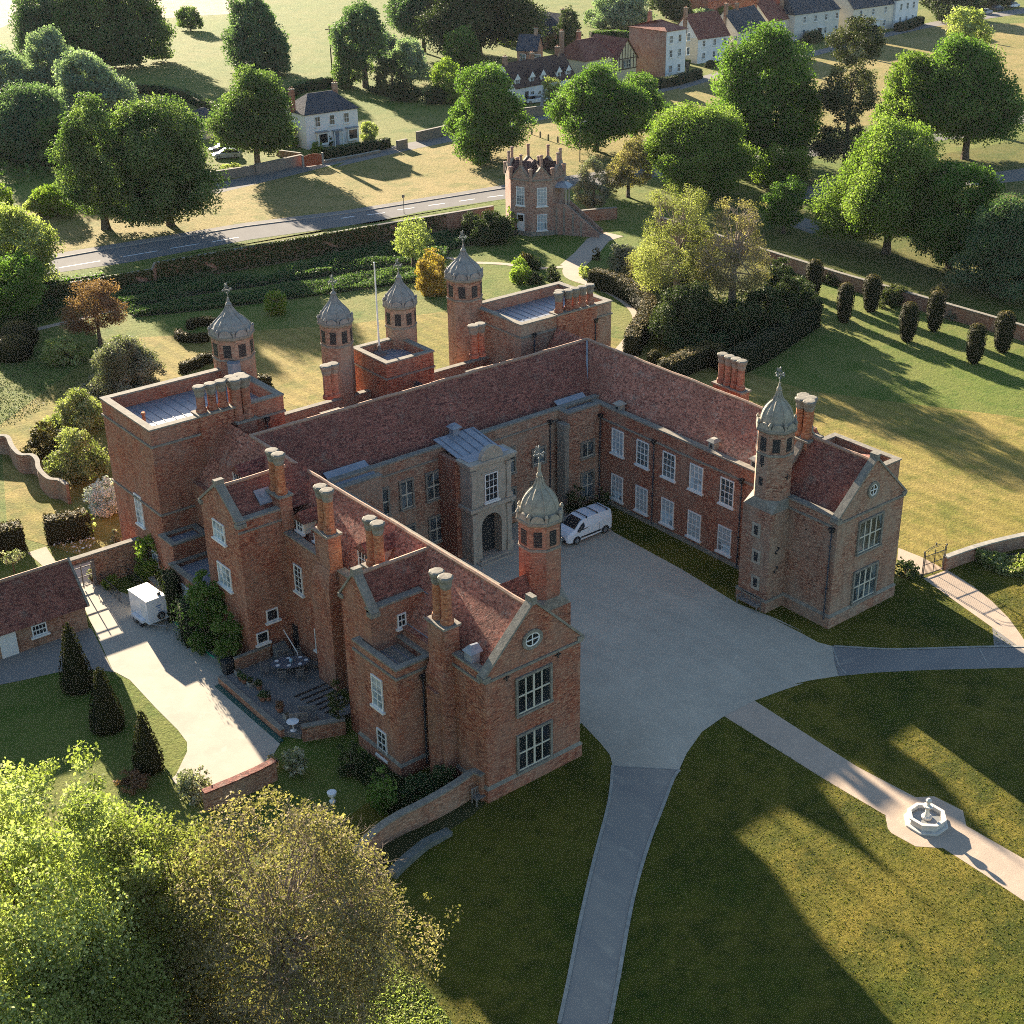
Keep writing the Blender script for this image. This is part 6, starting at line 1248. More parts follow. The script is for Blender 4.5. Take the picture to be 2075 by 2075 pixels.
# ------------------------------------------------------------------ box trailer
def trailer():
    c = thing('box_trailer', 'white box trailer with a spare wheel parked on the service yard', 'trailer', (-5.47, 30.95, 0), radians(4))
    m = MB(); m.box(-.72, -1.2, .5, .72, 1.2, 2.15); m.cur = 1; m.box(-.75, -1.23, 2.15, .75, 1.23, 2.2); m.box(-.75, -1.23, .42, .75, 1.23, .5); m.obj('body', [M['vanw'], M['white']], c)
    for s in (-1, 1):
        m = MB(); m.box(s * .73, -.75, .42, s * .98, .75, .62); m.obj('mudguard', M['vanw'], c)
        for y in (-.34, .34):
            m = MB(); n = 12; R_ = lambda rr, x: [(x, y + rr * cos(2 * pi * i / n), .29 + rr * sin(2 * pi * i / n)) for i in range(n)]; m.hull([R_(.28, s * .76), R_(.29, s * .8), R_(.29, s * .92), R_(.27, s * .95)]); wv = m.obj('wheel', M['rub'], c); k = MB(); k.hull([R_(.16, s * .94), R_(.15, s * .965)]); k.obj('rim', M['alloy'], wv)
        m = MB(); m.tube((s * .6, -1.2, .42), (0, -2.15, .42), .04, .04, 5); m.obj('drawbar', M['alloy'], c)
    m = MB(); m.tube((0, -2.1, .42), (0, -2.35, .45), .05, .07, 6); m.tube((0, -2.1, .02), (0, -2.1, .7), .035, .035, 5); m.obj('hitch', M['alloy'], c)
    m = MB(); n = 14; R_ = lambda rr, y: [(.2 + rr * cos(2 * pi * i / n), y, .82 + rr * sin(2 * pi * i / n)) for i in range(n)]; m.hull([R_(.27, -1.21), R_(.28, -1.25), R_(.28, -1.34), R_(.24, -1.37)]); wv = m.obj('spare_wheel', M['rub'], c); m = MB(); m.hull([R_(.15, -1.36), R_(.14, -1.385)]); m.obj('rim', M['alloy'], wv)
    m = MB(); m.box(-.05, -1.208, 1.55, .32, -1.2, 1.62); m.box(0, -1.208, 1.4, .3, -1.2, 1.46); m.box(.05, -1.208, 1.18, .3, -1.2, 1.24); m.obj('lettering', M['ink'], c)
    m = MB(); m.lathe((.42, -.9, 2.2), [(.12, 0), (.12, .12), (.05, .2)], 8); m.obj('roof_vent', M['trim'], c)
    m = MB(); m.box(-.727, -.95, .75, -.722, -.35, 1.75); m.obj('side_door', M['white'], c)
trailer()

# ------------------------------------------------------------------ trees (x, y, height, crown width)
T = tree
GC = 'roadside trees'
# by the road, left
T('chestnut_tree', 'tall narrow dark tree, left half of the joined pair beside the main road', 35.12,127.43,16.94,9.53, 'dome', 'chest', .34, z0=.10)
T('chestnut_tree', 'broad round-topped tree, right half of the joined pair beside the main road', 42.45,123.74,15.54,13.77, 'dome', 'chest', .34, z0=.10)
T('chestnut_tree', 'tall domed tree hanging over the flint wall left of the white house', 67.61,145.13,14.6,12.36, 'egg', 'chest', .38, z0=.16)
T('lime_tree', 'big dark cone-shaped tree on the green between the white house and the summerhouse', 97.97,127.2,14.04,11.46, 'egg', 'green', .34, z0=.05, dens=1.2)
T('maple_tree', 'wide bright green tree standing in front of the ochre house on the green', 115.67,121.51,12.81,12.66, 'dome', 'green', .36, z0=.10)
T('maple_tree', 'smaller round tree joined to the right side of the wide green tree', 126.96,124.24,10.46,9.21, 'dome', 'green', .36, z0=.12)
T('maple_tree', 'leafy light green tree to the right of the summerhouse garden', 107.37,91.99,11.94,15.06, 'dome', 'greeny', .30, z0=.12)
T('holm_oak', 'silvery grey-green evergreen standing just right of the summerhouse', 91.06,94.26,7.14,4.95, 'egg', 'silver', .22, z0=.1)
T('holm_oak', 'dark bronze-green evergreen between the silvery one and the leafy tree', 99.34,96.22,8.21,5.99, 'egg', 'bronze', .26, z0=.1)
T('oak_tree', 'very large dark green tree in front of the row of pale houses', 127.46,96.02,20.71,15.59, 'dome', 'green', .40, z0=.10, dens=1.1)
T('pine_tree', 'tall tiered pine with a flat dark top right of the very large tree', 129.77,82.21,23.32,10.75, 'pine', 'pine', .34, z0=.16, lump=.34, trunk=.4, nl=120)
T('oak_tree', 'pale yellow-green tree top rising above the dark clump at upper right', 177.07,95.68,19.89,8.62, 'round', 'lime', .42, z0=.3)
T('oak_tree', 'dark spreading tree, left part of the clump at upper right', 152.75,87.66,15.25,12.57, 'dome', 'greeny', .40, z0=.12)
T('oak_tree', 'broad dark tree, right part of the clump at upper right', 157.16,80.14,17.81,15.29, 'dome', 'green', .40, z0=.12, dens=1.1)
T('maple_tree', 'large sunlit light green maple beyond the yew columns', 105.13,54.73,15.5,14.34, 'egg', 'greeny', .30, z0=.12)
T('oak_tree', 'dark green tree touching the right side of the sunlit maple', 106.09,45.96,12.43,9.52, 'dome', 'green', .30, z0=.10)
T('oak_tree', 'dark leafy tree at the right edge behind the yew columns', 101.04,35.33,11.19,10.17, 'dome', 'chestb', .28, z0=.08)
T('oak_tree', 'dark tree cut by the right edge, beyond the dark leafy tree', 113.2,35.83,11.91,10.63, 'dome', 'dark', .30, z0=.08)
T('field_maple', 'small pale green tree above the gravel track', 121.04,86.45,5.54,7.74, 'round', 'bright', .28, z0=.15)
T('field_maple', 'small dark round tree beside the gravel track', 102.18,69.26,6.93,6.55, 'round', 'green', .26, z0=.15)
# garden trees
T('bronze_tree', 'bronze-leaved tree with many pale twigs, left of the pair above the evergreens', 68.3,54.76,13.72,9.75, 'loose', 'olive', .19, z0=.22, lump=.34, bark='barkp', twigs=30, dens=.65, nl=70)
T('bronze_tree', 'sparse yellow-green tree with bare pale branches above the dark evergreens', 69.96,48.05,13.62,8.41, 'loose', 'bronze', .17, z0=.32, lump=.32, bark='barkp', twigs=44, dens=.45, nl=60)
T('magnolia_tree', 'small open pale green tree in the border under the ivy-covered wall', 56.08,87.51,5.89,4.96, 'round', 'lime', .24, z0=.3, dens=.7)
T('copper_tree', 'copper-pink low tree with a dark stem at the left of the rear lawn', 15.5,85.51,6.7,6.06, 'round', 'copper', .2, z0=.22, bark='bark', twigs=8, dens=.75)
# far left
T('lime_tree', 'dark tall tree at the left of the group at the top left corner', 82.84,257.25,14.77,14.44, 'dome', 'chestb', .5, z0=.08)
T('lime_tree', 'broad dark tree, middle of the group at the top left corner', 88.35,248.52,17.22,15.38, 'dome', 'chest', .5, z0=.06)
T('lime_tree', 'dark tree, right of the group at the top left corner', 96.11,246.61,15.34,13.91, 'dome', 'chest', .5, z0=.06)
T('hawthorn', 'small round tree alone in the meadow near the top left', 127.52,283.23,5.23,6.66, 'round', 'chest', .5, z0=.1)
T('cedar_tree', 'dark conical tree standing alone in the meadow left of the centre', 110.23,220.08,15.22,12.38, 'egg', 'chestb', .5, z0=.04, dens=1.2)
T('willow_tree', 'pale grey-green willow, tallest of the willows at the left edge', 64.6,215.01,12.72,11.61, 'dome', 'willow', .42, z0=.1)
T('willow_tree', 'pale willow spreading to the right above the joined pair of trees', 60.95,187.46,12.07,12.47, 'dome', 'willow', .42, z0=.1)
T('willow_tree', 'pale willow cut by the left edge of the view', 55.35,212.83,10.44,12.27, 'dome', 'willow', .42, z0=.1)
T('willow_tree', 'dark blue-green willow thicket below the pale willows', 43.67,173.13,10.37,13.92, 'dome', 'chestb', .4, z0=.04, dens=1.1)
T('willow_tree', 'low dark tree between the willows and the joined pair', 45.71,165.85,7.67,9.69, 'dome', 'chest', .38, z0=.04)
T('ash_tree', 'light yellow-green tree at the left edge above the road', 15.53,106.55,9.85,8.87, 'dome', 'lime', .30, z0=.12, twigs=6, dens=.85)
T('ash_tree', 'small light green tree at the left edge beside the bronze-tinged path', 25.46,137.79,5.53,4.86, 'round', 'bright', .3, z0=.15)
T('ash_tree', 'dark green tree below the light yellow-green tree at the left edge', 11.62,97.43,7.56,6.75, 'dome', 'green', .28, z0=.08)
T('elder_bush', 'light green bushy tree left of the joined pair near the road', 32.66,137.76,3.97,5.69, 'round', 'bright', .3, z0=.1)
# village background
T('oak_tree', 'tall dark tree with a visible trunk, left of the central copse', 118.27,192.59,15.73,10.76, 'dome', 'chestb', .5, z0=.35)
T('oak_tree', 'dark lower tree at the left foot of the central copse', 116.02,194.41,8.65,7.73, 'dome', 'chest', .45, z0=.08)
T('oak_tree', 'dark leaning tree in the central copse, behind the bushes', 151.82,220.24,13.91,12.86, 'dome', 'chestb', .5, z0=.2)
T('oak_tree', 'largest dark tree of the central copse, hanging over the field', 159.25,209.58,18.1,21.94, 'dome', 'dark', .52, z0=.12)
T('birch_tree', 'pale loose tree in the middle of the central copse', 126.78,189.46,8.54,8.86, 'egg', 'willow', .42, z0=.1)
T('holly_tree', 'dark blue-green bush in front of the central copse', 114.67,177.78,8.78,6.11, 'round', 'dark', .38, z0=.06)
T('maple_tree', 'bright green round tree at the right end of the central copse', 122.21,170.32,7.55,6.89, 'round', 'bright', .38, z0=.1)
T('maple_tree', 'green tree behind the bright round tree of the central copse', 145.52,198.35,7.96,8.84, 'round', 'green', .42, z0=.1)
T('birch_tree', 'grey-green loose tree behind the dark blue-green bush', 136.94,213.86,6.49,7.89, 'egg', 'willow', .42, z0=.1)
T('cherry_tree', 'young pale green tree in the front garden of the white cottages', 133.69,154.1,5.2,4.03, 'round', 'lime', .3, z0=.3)
T('spruce_tree', 'dark blue-green spruce behind the ochre house', 178.49,202.4,9.06,6.86, 'egg', 'dark', .48, z0=.04)
T('oak_tree', 'broad pale olive tree in the field behind the tall white-fronted house', 212.73,221.44,8.03,14.13, 'dome', 'willow', .55, z0=.06)
T('oak_tree', 'dark tree behind the red hipped roof', 233.61,227.38,8.25,8.71, 'dome', 'dark', .55, z0=.06)
T('cypress', 'dark narrow cypress, taller of two beside the tall white-fronted house', 182.24,176.25,4.2,2.07, 'cone', 'dark', .3, z0=.02)
T('cypress', 'dark narrow cypress, shorter of two beside the tall white-fronted house', 178.8,175.65,3.34,1.73, 'cone', 'dark', .3, z0=.02)
T('oak_tree', 'dark tree behind the far houses above the parked cars', 289.47,180.22,7.44,15.29, 'dome', 'dark', .6, z0=.06)
T('oak_tree', 'dark tree at the top right corner above the parked cars', 320.34,187.85,6.03,12.81, 'dome', 'dark', .6, z0=.06)
for i, (a, lb) in enumerate((((210.53,228.91,4.38,5.11), 'pale bush by the field edge right of the dark spruce'), ((234.51,223.6,4.81,7.23), 'dark tree behind the brown-roofed cottage at the top'), ((249.71,220.14,2.27,6.27), 'green bush behind the grey slate roofs'), ((240.99,221.87,2.43,7.3), 'pale shrubbery behind the brown-roofed cottage'), ((263.13,225.64,1.8,4.94), 'pale bush beside the red-roofed cottage'))):
    T('garden_tree', lb, *a, 'round', ('willow', 'dark', 'bright', 'willow', 'lime')[i], .5, z0=.05)
# foreground, lower left
T('lime_tree', 'large bright yellow-green tree filling the lower left corner', -27.48,-5.7,18.13,13.46, 'canopy', 'lime', .17, z0=.12, lump=.26, nl=170, twigs=14, dens=.95, trunk=.3)
T('lime_tree', 'green tree below the bright one, cut by the bottom left corner', -30.32,-9.88,16.04,10.94, 'canopy', 'lime', .17, z0=.12, lump=.28, nl=120, twigs=8, dens=.9, trunk=.3)
T('bronze_oak', 'bronze-leaved tree with bare twigs in the foreground left of the drive', -18.77,-10.59,15.39,9.87, 'canopy', 'bronze', .15, z0=.28, lump=.27, nl=150, bark='barkp', twigs=90, dens=.32, trunk=.22)
T('bronze_oak', 'sparser bronze-leaved tree with a forked trunk at the bottom edge', -15.66,-11.31,12.48,5.89, 'loose', 'bronze', .15, z0=.42, lump=.3, nl=70, bark='barkp', twigs=60, dens=.28, trunk=.16)
T('bronze_oak', 'olive-bronze tree between the bright tree and the bronze ones', -21.84,-7.2,14.76,7.31, 'canopy', 'olive', .16, z0=.16, lump=.3, nl=110, twigs=40, dens=.55, trunk=.2)

# ------------------------------------------------------------------ clipped yews and hedges
for i, (p, lb) in enumerate((((84.83,49.27), 'back row, half hidden by the dark evergreens'), ((80.47,41.1), 'front row, nearest the dark evergreens'), ((85.6,41.56), 'back row, second along the brick wall'), ((80.69,32.79), 'middle of the front row'), ((85.48,32.93), 'back row, in front of the mossy bush'), ((80.59,24.38), 'front row, nearest the right edge'), ((85.63,24.47), 'back row, nearest the right edge'))):
    a_, b_ = (1, .94, 1.05, 1.02, .96, .98, 1.05)[i], (1, 1.03, .98, 1.0, 1.04, .97, 1.02)[i]
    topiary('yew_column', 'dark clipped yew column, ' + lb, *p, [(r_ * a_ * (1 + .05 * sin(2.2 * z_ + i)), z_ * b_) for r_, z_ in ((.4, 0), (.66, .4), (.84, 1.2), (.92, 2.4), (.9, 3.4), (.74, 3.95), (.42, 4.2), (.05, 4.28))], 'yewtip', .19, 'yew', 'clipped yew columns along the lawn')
for p, h, r, lb in (((-12.8,25.99), 4.9, 1.0, 'tallest of the three, nearest the outbuilding'), ((-13.2,20.69), 4.4, 1.0, 'middle one of the three in a row'), ((-13.16,15.27), 4.1, .85, 'smallest of the three, nearest the corner of the yard')):
    topiary('yew_cone', 'dark clipped yew cone, ' + lb, *p, [(r * .9, 0), (r, .3), (r * .97, .8), (r * .75, h * .45), (r * .45, h * .75), (r * .2, h * .94), (.03, h)], 'yewtip', .16, 'yew', 'clipped yew cones beside the yard', wob=.03)
hedge_box('yew_hedge', 'block of clipped yew hedge with a bronze top, above the white flowers', [(-6.16,46.76),(-4.59,46.1),(-3.17,46)], 1.5, 2.0, 'yewtip', .17)
hedge_box('yew_hedge', 'block of clipped yew hedge cut by the left edge', [(-11.72,47.82),(-9.5,47.63),(-7.78,47.26)], 1.7, 1.9, 'yewtip', .17)
def at2(pts): return smoothline(pts, 3)
hedge_box('yew_hedge', 'long curving yew hedge with a golden top beside the garden path', at2([(67.52,68.04),(68.28,65.74),(67.9,62.24),(66.35,57.78),(64.35,54.94),(60.86,52.11),(57.26,49.65),(55.49,48.07)]), 1.7, 2.1, 'yewtip', .2)
hedge_box('yew_hedge', 'straight clipped yew hedge with a brown top behind the tiled roof', [(52.9,40.75),(56.94,41.39),(60.68,41.59)], 1.8, 2.0, 'yewtip', .2)
hedge_box('yew_hedge', 'dark clipped yew hedge along the edge of the side lawn', [(59.31,37.77),(64.19,38.66),(70.34,40.51),(76.93,42.49)], 1.8, 2.4, 'yew', .2)
hedge_box('yew_hedge', 'short return of clipped yew joining the two hedges behind the chimneys', [(60.68,41.59),(59.31,37.77)], 1.6, 1.9, 'yewtip', .2)
topiary('yew_dome', 'small clipped yew knob at the end of the curving hedge', *(55.23,44.47), [(.6, 0), (.75, .5), (.7, 1.2), (.35, 1.6), (.03, 1.7)], 'yewtip', .17)
topiary('yew_dome', 'rounded dark topiary mound, nearer of the pair at the left edge', *(7.31,87.66), [(1.5, 0), (1.9, .6), (1.8, 1.4), (1.2, 2.1), (.05, 2.4)], 'yewtip', .19)
topiary('yew_dome', 'rounded dark topiary mound, farther of the pair at the left edge', *(9.34,91.14), [(1.5, 0), (1.9, .6), (1.8, 1.5), (1.2, 2.2), (.05, 2.5)], 'yewtip', .19)
hedge_box('box_hedge', 'low clipped hedge, upper of the scalloped beds on the rear lawn', at2([(24.84,84.12),(25.85,84.85),(26.9,84.21),(27.52,83.46)]), .8, .9, 'yewtip', .17)
hedge_box('box_hedge', 'low clipped hedge, lower scalloped bed on the rear lawn', at2([(22.9,82.86),(22.54,81.43),(23.45,80.23),(24.72,79.61)]), .8, .9, 'yewtip', .17)
hedge_box('box_hedge', 'wavy dark clipped hedge beside the left rear turret', at2([(18.16,72.71),(19.21,73.18),(20.21,73.32),(21.2,74.07),(21.85,73.52)]), .8, 1.0, 'yewtip', .17)
hedge_box('box_hedge', 'short clipped hedge behind the flat-roofed tower', [(22.28,65.5),(22.94,64.21)], .9, 1.0, 'yewtip', .17)
hedge_box('garden_hedge', 'clipped dark green hedge in front of the white house', [(78.63,143.87),(81.89,143.98),(85.66,144.19)], 1.3, 1.5, 'dark', .26)
hedge_box('garden_hedge', 'right half of the hedge in front of the white house', [(86.39,144.56),(89.41,144.5),(91.26,144.95)], 1.3, 1.5, 'dark', .26)
hedge_box('garden_hedge', 'long straight hedge in front of the tall white-fronted house', [(161.06,156.03),(166.38,156.04),(173.35,157.83),(176.72,158.91)], 1.6, 1.8, 'dark', .3)
hedge_box('garden_hedge', 'dark clipped hedge at the far end of the lane', [(261.75,174.89),(266.9,175.42),(277.6,179.65)], 1.8, 1.9, 'dark', .4)
hedge_box('garden_hedge', 'clipped green hedge behind the ochre house', [(192.89,210.41),(198.62,209.95),(200.61,204.27)], 2.0, 2.0, 'green', .36)
hedge_box('garden_hedge', 'low hedge under the tall white-fronted house', [(176.44,170.97),(181.18,171.25),(186.02,171.53)], 1.4, 1.3, 'dark', .34)
hedge_box('field_hedge', 'dark field hedge behind the ochre outbuilding', [(81.51,214.74),(84.25,211.33),(85.23,202.36),(83.08,186.62)], 1.6, 1.6, 'chest', .4)
hedge_box('field_hedge', 'dark field hedge behind the white house roof', [(98.4,191.69),(106.82,196.69),(113.4,197.55)], 1.8, 1.8, 'chest', .4)

# ------------------------------------------------------------------ shrubs
s_ = shrub
def sh(name, label, x, y, H, W, leaf, size, **k): return s_(name, label, x, y, H, W, leaf, size, **k)
for a, leaf, sz, nm, lb in (
 ((51.85,77.58,5.33,3.86), 'gold', .2, 'golden_shrub', 'golden orange shrub beside the tall right rear turret'),
 ((34.6,82.87,2.82,2.43), 'bright', .2, 'shrub', 'small rounded shrub alone on the rear lawn'),
 ((12,71.85,4.88,6.26), 'silver', .17, 'shrub', 'wide silvery shrub behind the flat-roofed corner tower'),
 ((4.37,65.42,3.48,5.17), 'cream', .2, 'shrub', 'cream-leaved shrub, upper of two left of the corner tower'),
 ((0.67,55.46,4.21,4.58), 'cream', .2, 'shrub', 'cream-leaved shrub, lower of two left of the corner tower'),
 ((0.18,61.88,3.22,3.16), 'yewtip', .18, 'shrub', 'dark olive shrub inside the bend of the wavy brick wall'),
 ((-0.44,48.65,2.73,3.13), 'flower', .13, 'flowering_shrub', 'white-flowering shrub against the foot of the corner tower'),
 ((10.07,72.97,1.6,3.56), 'silver', .16, 'shrub', 'low silvery shrub touching the wide one behind the tower'),
 ((11.26,83.35,2.32,4.65), 'lime', .18, 'shrub', 'low yellow-green planting below the copper-pink tree'),
 ((16.86,84.15,1.15,1.38), 'bright', .18, 'shrub', 'small bright green clump beside the copper-pink tree'),
 ((-2.88,35.86,3.75,2.42), 'bright', .16, 'climber', 'bright green climber on the corner of the tall tower'),
 ((70.07,90.83,3.7,5.47), 'dark', .2, 'shrub', 'large dark evergreen shrub against the road wall left of the summerhouse'),
 ((69.4,93.55,3.5,2.99), 'dark', .2, 'shrub', 'dark shrub at the left of the large evergreen by the road wall'),
 ((75.26,92.02,4,2.09), 'bright', .2, 'climber', 'bright green climber on the wall next to the summerhouse'),
 ((66.46,78.64,1.9,2.13), 'yewtip', .2, 'topiary_shrub', 'bronze-topped clipped shrub at the back of the cluster on the rear lawn'),
 ((64.38,77.53,2.16,2.19), 'bright', .2, 'topiary_shrub', 'bright green clipped shrub at the left of the cluster on the rear lawn'),
 ((66.84,77.5,1.7,2.03), 'dark', .2, 'topiary_shrub', 'dark rounded clipped shrub in the middle of the cluster on the rear lawn'),
 ((62.31,74.52,2.12,2.51), 'bright', .2, 'topiary_shrub', 'front clipped shrub of the cluster on the rear lawn'),
 ((65.45,72.68,1.95,1.8), 'dark', .2, 'topiary_shrub', 'dark clipped shrub at the right of the cluster on the rear lawn'),
 ((63.43,73.2,1.29,2.15), 'dark', .2, 'topiary_shrub', 'low dark clipped shrub between the front pair of the cluster'),
 ((75.29,75.91,1.64,1.22), 'yewtip', .2, 'shrub', 'small dark shrub where the garden path divides'),
 ((69.36,71.4,1.87,1.36), 'lime', .2, 'shrub', 'pale green shrub at the head of the curving hedge'),
 ((61.34,47.14,6.31,5.58), 'dark', .22, 'evergreen_shrub', 'dark evergreen in the thicket right behind the curving hedge'),
 ((64.13,46.61,6.35,4.69), 'dark', .22, 'evergreen_shrub', 'tall dark evergreen in the middle of the thicket under the bronze trees'),
 ((66.17,44,4.65,5.15), 'dark', .22, 'evergreen_shrub', 'dark glossy evergreen under the bare branches of the thicket'),
 ((69.57,42.98,5.16,5.43), 'dark', .22, 'evergreen_shrub', 'dark evergreen right of the bare branches'),
 ((74.3,43.72,5.5,5.31), 'dark', .22, 'evergreen_shrub', 'dark evergreen nearest the clipped yew columns'),
 ((76.94,43.46,4.54,3.17), 'dark', .22, 'evergreen_shrub', 'dark upright evergreen at the right end of the thicket'),
 ((81.79,51.75,4.49,3.86), 'dark', .24, 'evergreen_shrub', 'dark evergreen at the back of the thicket by the brick wall'),
 ((60.97,46.11,3.05,3.95), 'bed', .2, 'evergreen_shrub', 'lower leafy shrub at the front of the thicket'),
 ((63.79,44.64,2.57,3.97), 'bed', .2, 'evergreen_shrub', 'low leafy shrub at the front middle of the thicket'),
 ((71.77,64.51,3.77,4.45), 'bronze', .22, 'shrub', 'olive shrub behind the middle of the curving hedge'),
 ((73.95,69.62,3.59,3.77), 'silver', .2, 'shrub', 'silvery shrub beside the dividing garden path'),
 ((73.03,59.05,3.97,4.11), 'dark', .24, 'evergreen_shrub', 'dark shrub between the trunks of the bronze trees'),
 ((95.65,39.39,1.7,2.21), 'bronze', .2, 'shrub', 'mossy bush behind the brick wall of the yew walk'),
 ((89.59,41.57,1.83,4.51), 'ivy', .18, 'climber', 'dark glossy climber spilling over the brick wall between two yew columns'),
 ((90.51,50.82,1.46,3.13), 'ivy', .18, 'climber', 'trailing climber on the brick wall near the dark evergreens'),
 ((90.2,33.93,1.1,1.59), 'silver', .15, 'shrub', 'small grey shrub at the foot of the brick wall'),
 ((92.19,151.73,2.99,3.21), 'lime', .24, 'shrub', 'round yellow-green shrub at the right side of the white house'),
 ((80.26,148.62,1.77,2.28), 'bright', .2, 'shrub', 'bright green bush under the left bay window of the white house'),
 ((84.58,151.89,1.96,1.33), 'dark', .2, 'climber', 'dark climber beside the porch of the white house'),
 ((78.93,155.52,4.06,3.63), 'bright', .26, 'shrub', 'leafy shrub at the left corner of the white house'),
 ((63.49,145.21,1.22,4.01), 'lime', .22, 'shrub', 'low yellow-green shrub behind the flint wall of the drive'),
 ((32.62,140.14,2.65,5.58), 'lime', .26, 'shrub', 'low yellow-green scrub left of the joined pair of trees'),
 ((117.52,176.21,2.28,6.03), 'dark', .34, 'shrub', 'dark low bush in front of the central copse'),
 ((119.36,170.17,2.9,4.97), 'dark', .34, 'shrub', 'dark bush below the bright round tree of the copse'),
 ((118.25,185.03,2,8.24), 'dark', .34, 'shrub', 'low dark scrub at the left foot of the central copse'),
 ((115.74,196.92,3.06,3.86), 'willow', .34, 'shrub', 'pale shrub behind the white house roof'),
 ((176.38,175.92,3.54,2.81), 'bright', .3, 'shrub', 'green bush right of the half-timbered gable'),
 ((173.45,217.91,2.25,5.17), 'bright', .36, 'shrub', 'bright bush left of the dark brick house'),
 ((182.24,214.86,1.14,3.8), 'lime', .36, 'shrub', 'pale bush in front of the small brown cottage'),
 ((136.02,161.22,2.06,2.11), 'dark', .24, 'climber', 'dark climber on the front of the white cottages'),
 ((134.37,162.55,2.43,1.54), 'dark', .24, 'climber', 'dark clipped climber arch at the left cottage door'),
 ((201.41,177.38,2.55,3.44), 'dark', .36, 'climber', 'dark climber on the front of the pink-gabled cottage'),
 ((232.48,176.35,2.36,5.61), 'dark', .4, 'shrub', 'dark bush in front of the long grey-green house'),
 ((254.54,176.1,1.96,3.77), 'dark', .4, 'shrub', 'dark bush at the left of the long cream house'),
 ((188.08,166.53,1.44,2.98), 'dark', .34, 'shrub', 'rounded bush at the end of the long straight hedge'),
 ((-4.88,3.19,2.9,1.92), 'green', .16, 'shrub', 'bright fern-like shrub at the corner of the brick block below the sash window'),
 ((-2.52,3.07,1.02,2.26), 'bed', .13, 'shrub', 'low blue-green shrub inside the curved garden wall'),
 ((-1.16,2.88,1.4,1.82), 'bed', .13, 'shrub', 'low blue-green shrub against the plinth inside the curved wall'),
 ((-4.62,7.13,2.59,1.53), 'dark', .14, 'shrub', 'dark shrub against the brick wall below the terrace'),
 ((-2.52,11.42,3.84,1.24), 'ivy', .15, 'climber', 'dark climber with pale flowers on the brick corner beside the terrace'),
 ((-6.95,9.33,1.93,1.55), 'rose', .15, 'rose_bush', 'pale-flowered rose bush at the end of the terrace'),
 ((-7.63,10.69,0.94,0.78), 'rose', .15, 'rose_bush', 'sunlit pale rose on the end of the yard wall'),
 ((-14.74,14.21,0.9,1.92), 'copper', .14, 'shrub', 'brownish low shrub beyond the smallest yew cone'),
 ((-12.36,11.2,1.94,2.02), 'rose', .14, 'shrub', 'pale feathery grass clump at the corner of the yard'),
 ((27.39,24.08,2.82,1.55), 'dark', .16, 'climber', 'dark wall shrub left of the door in the inner corner of the court'),
 ((29.43,23.39,2.13,1.42), 'dark', .16, 'climber', 'dark wall shrub right of the door in the inner corner of the court'),
 ((39.54,1.25,1.26,1.82), 'dark', .18, 'shrub', 'dark shrub between the right gable and the iron gate'),
 ((-5.63,36.82,1.06,1.24), 'bright', .15, 'shrub', 'low green shrub beside the sunken steps'),
 ((-6.19,38.66,1.39,0.66), 'rose', .13, 'shrub', 'pale roses beside the garden gateway'),
 ((-3.32,45.47,2.13,0.86), 'lime', .15, 'climber', 'yellow-green climber on the orange gate pier'),
 ((-2.27,43.26,1.11,0.93), 'rose', .14, 'shrub', 'pale shrub behind the gateway wall'),
):
    sh(nm, lb, *a, leaf, sz)
hedge_box('ivy_wall_shrubs', 'tall dark green wall shrub against the lean-to, nearest the trailer', [(-3.63,31.34),(-4.23,29.67)], 1.0, 3.2, 'ivy', .15, 'climber', wob=.22)
hedge_box('ivy_wall_shrubs', 'dark rounded wall shrub against the lean-to between the other two', [(-4.41,27.53),(-4.84,25.84)], 1.1, 2.9, 'bed', .15, 'climber', wob=.25)
shrub('wall_creeper', 'tall bright green creeper on the side of the gabled block by the terrace', -4.0, 24.8, 5.9, 2.9, 'green', .15, 'climber', kind='egg', dens=1.3)
shrub('wall_creeper', 'shorter green creeper at the corner of the gabled block above the steps', -3.95, 22.3, 4.1, 2.1, 'green', .15, 'climber', kind='egg', dens=1.3)
# white-flowered standard and daisies
T('standard_rose', 'small standard tree with a pale round head beside the cut hedge block', -10,43.59,1.84,1.56, 'round', 'rose', .13, z0=.45, dens=.8, trunk=.05, limbs=3)
def scatter(name, label, poly, n, size, leaf, hmax, kind='stuff', seed=1, cat=None, skip=()):
    g = np.random.default_rng(seed); P_ = np.array(poly); lo, hi = P_.min(0), P_.max(0); out = []
    def inside(x, y, P_=P_):
        c = False; j = len(P_) - 1
        for i in range(len(P_)):
            if (P_[i][1] > y) != (P_[j][1] > y) and x < (P_[j][0] - P_[i][0]) * (y - P_[i][1]) / (P_[j][1] - P_[i][1]) + P_[i][0]: c = not c
            j = i
        return c
    while len(out) < n:
        q = lo + (hi - lo) * g.random(2)
        if inside(*q) and not any(inside(*q, P_=np.array(s_)) for s_ in skip): out.append(q)
    out = np.array(out); hgt = .5 + .5 * np.sin(out[:, 0] * .9 + 2 * np.sin(out[:, 1] * .7)) * np.cos(out[:, 1] * .8)
    P = np.column_stack([out, .02 + hmax * g.random(n) * (.35 + .65 * hgt)]); N_ = g.normal(size=(n, 3)) * .6 + [0, 0, .7]
    o = leaves(name, P, N_, size, L[leaf], None, None); o['kind'] = kind; o['label'] = label
    if cat: o['category'] = cat
    return o
scatter('daisies', 'white daisies in front of the bronze-topped hedge block', [(-6.2,45.92),(-3.88,46.61),(-3.19,44.47),(-4.11,43.51),(-5.28,43.21),(-5.84,44.32)], 110, .2, 'flower', .5, seed=3)
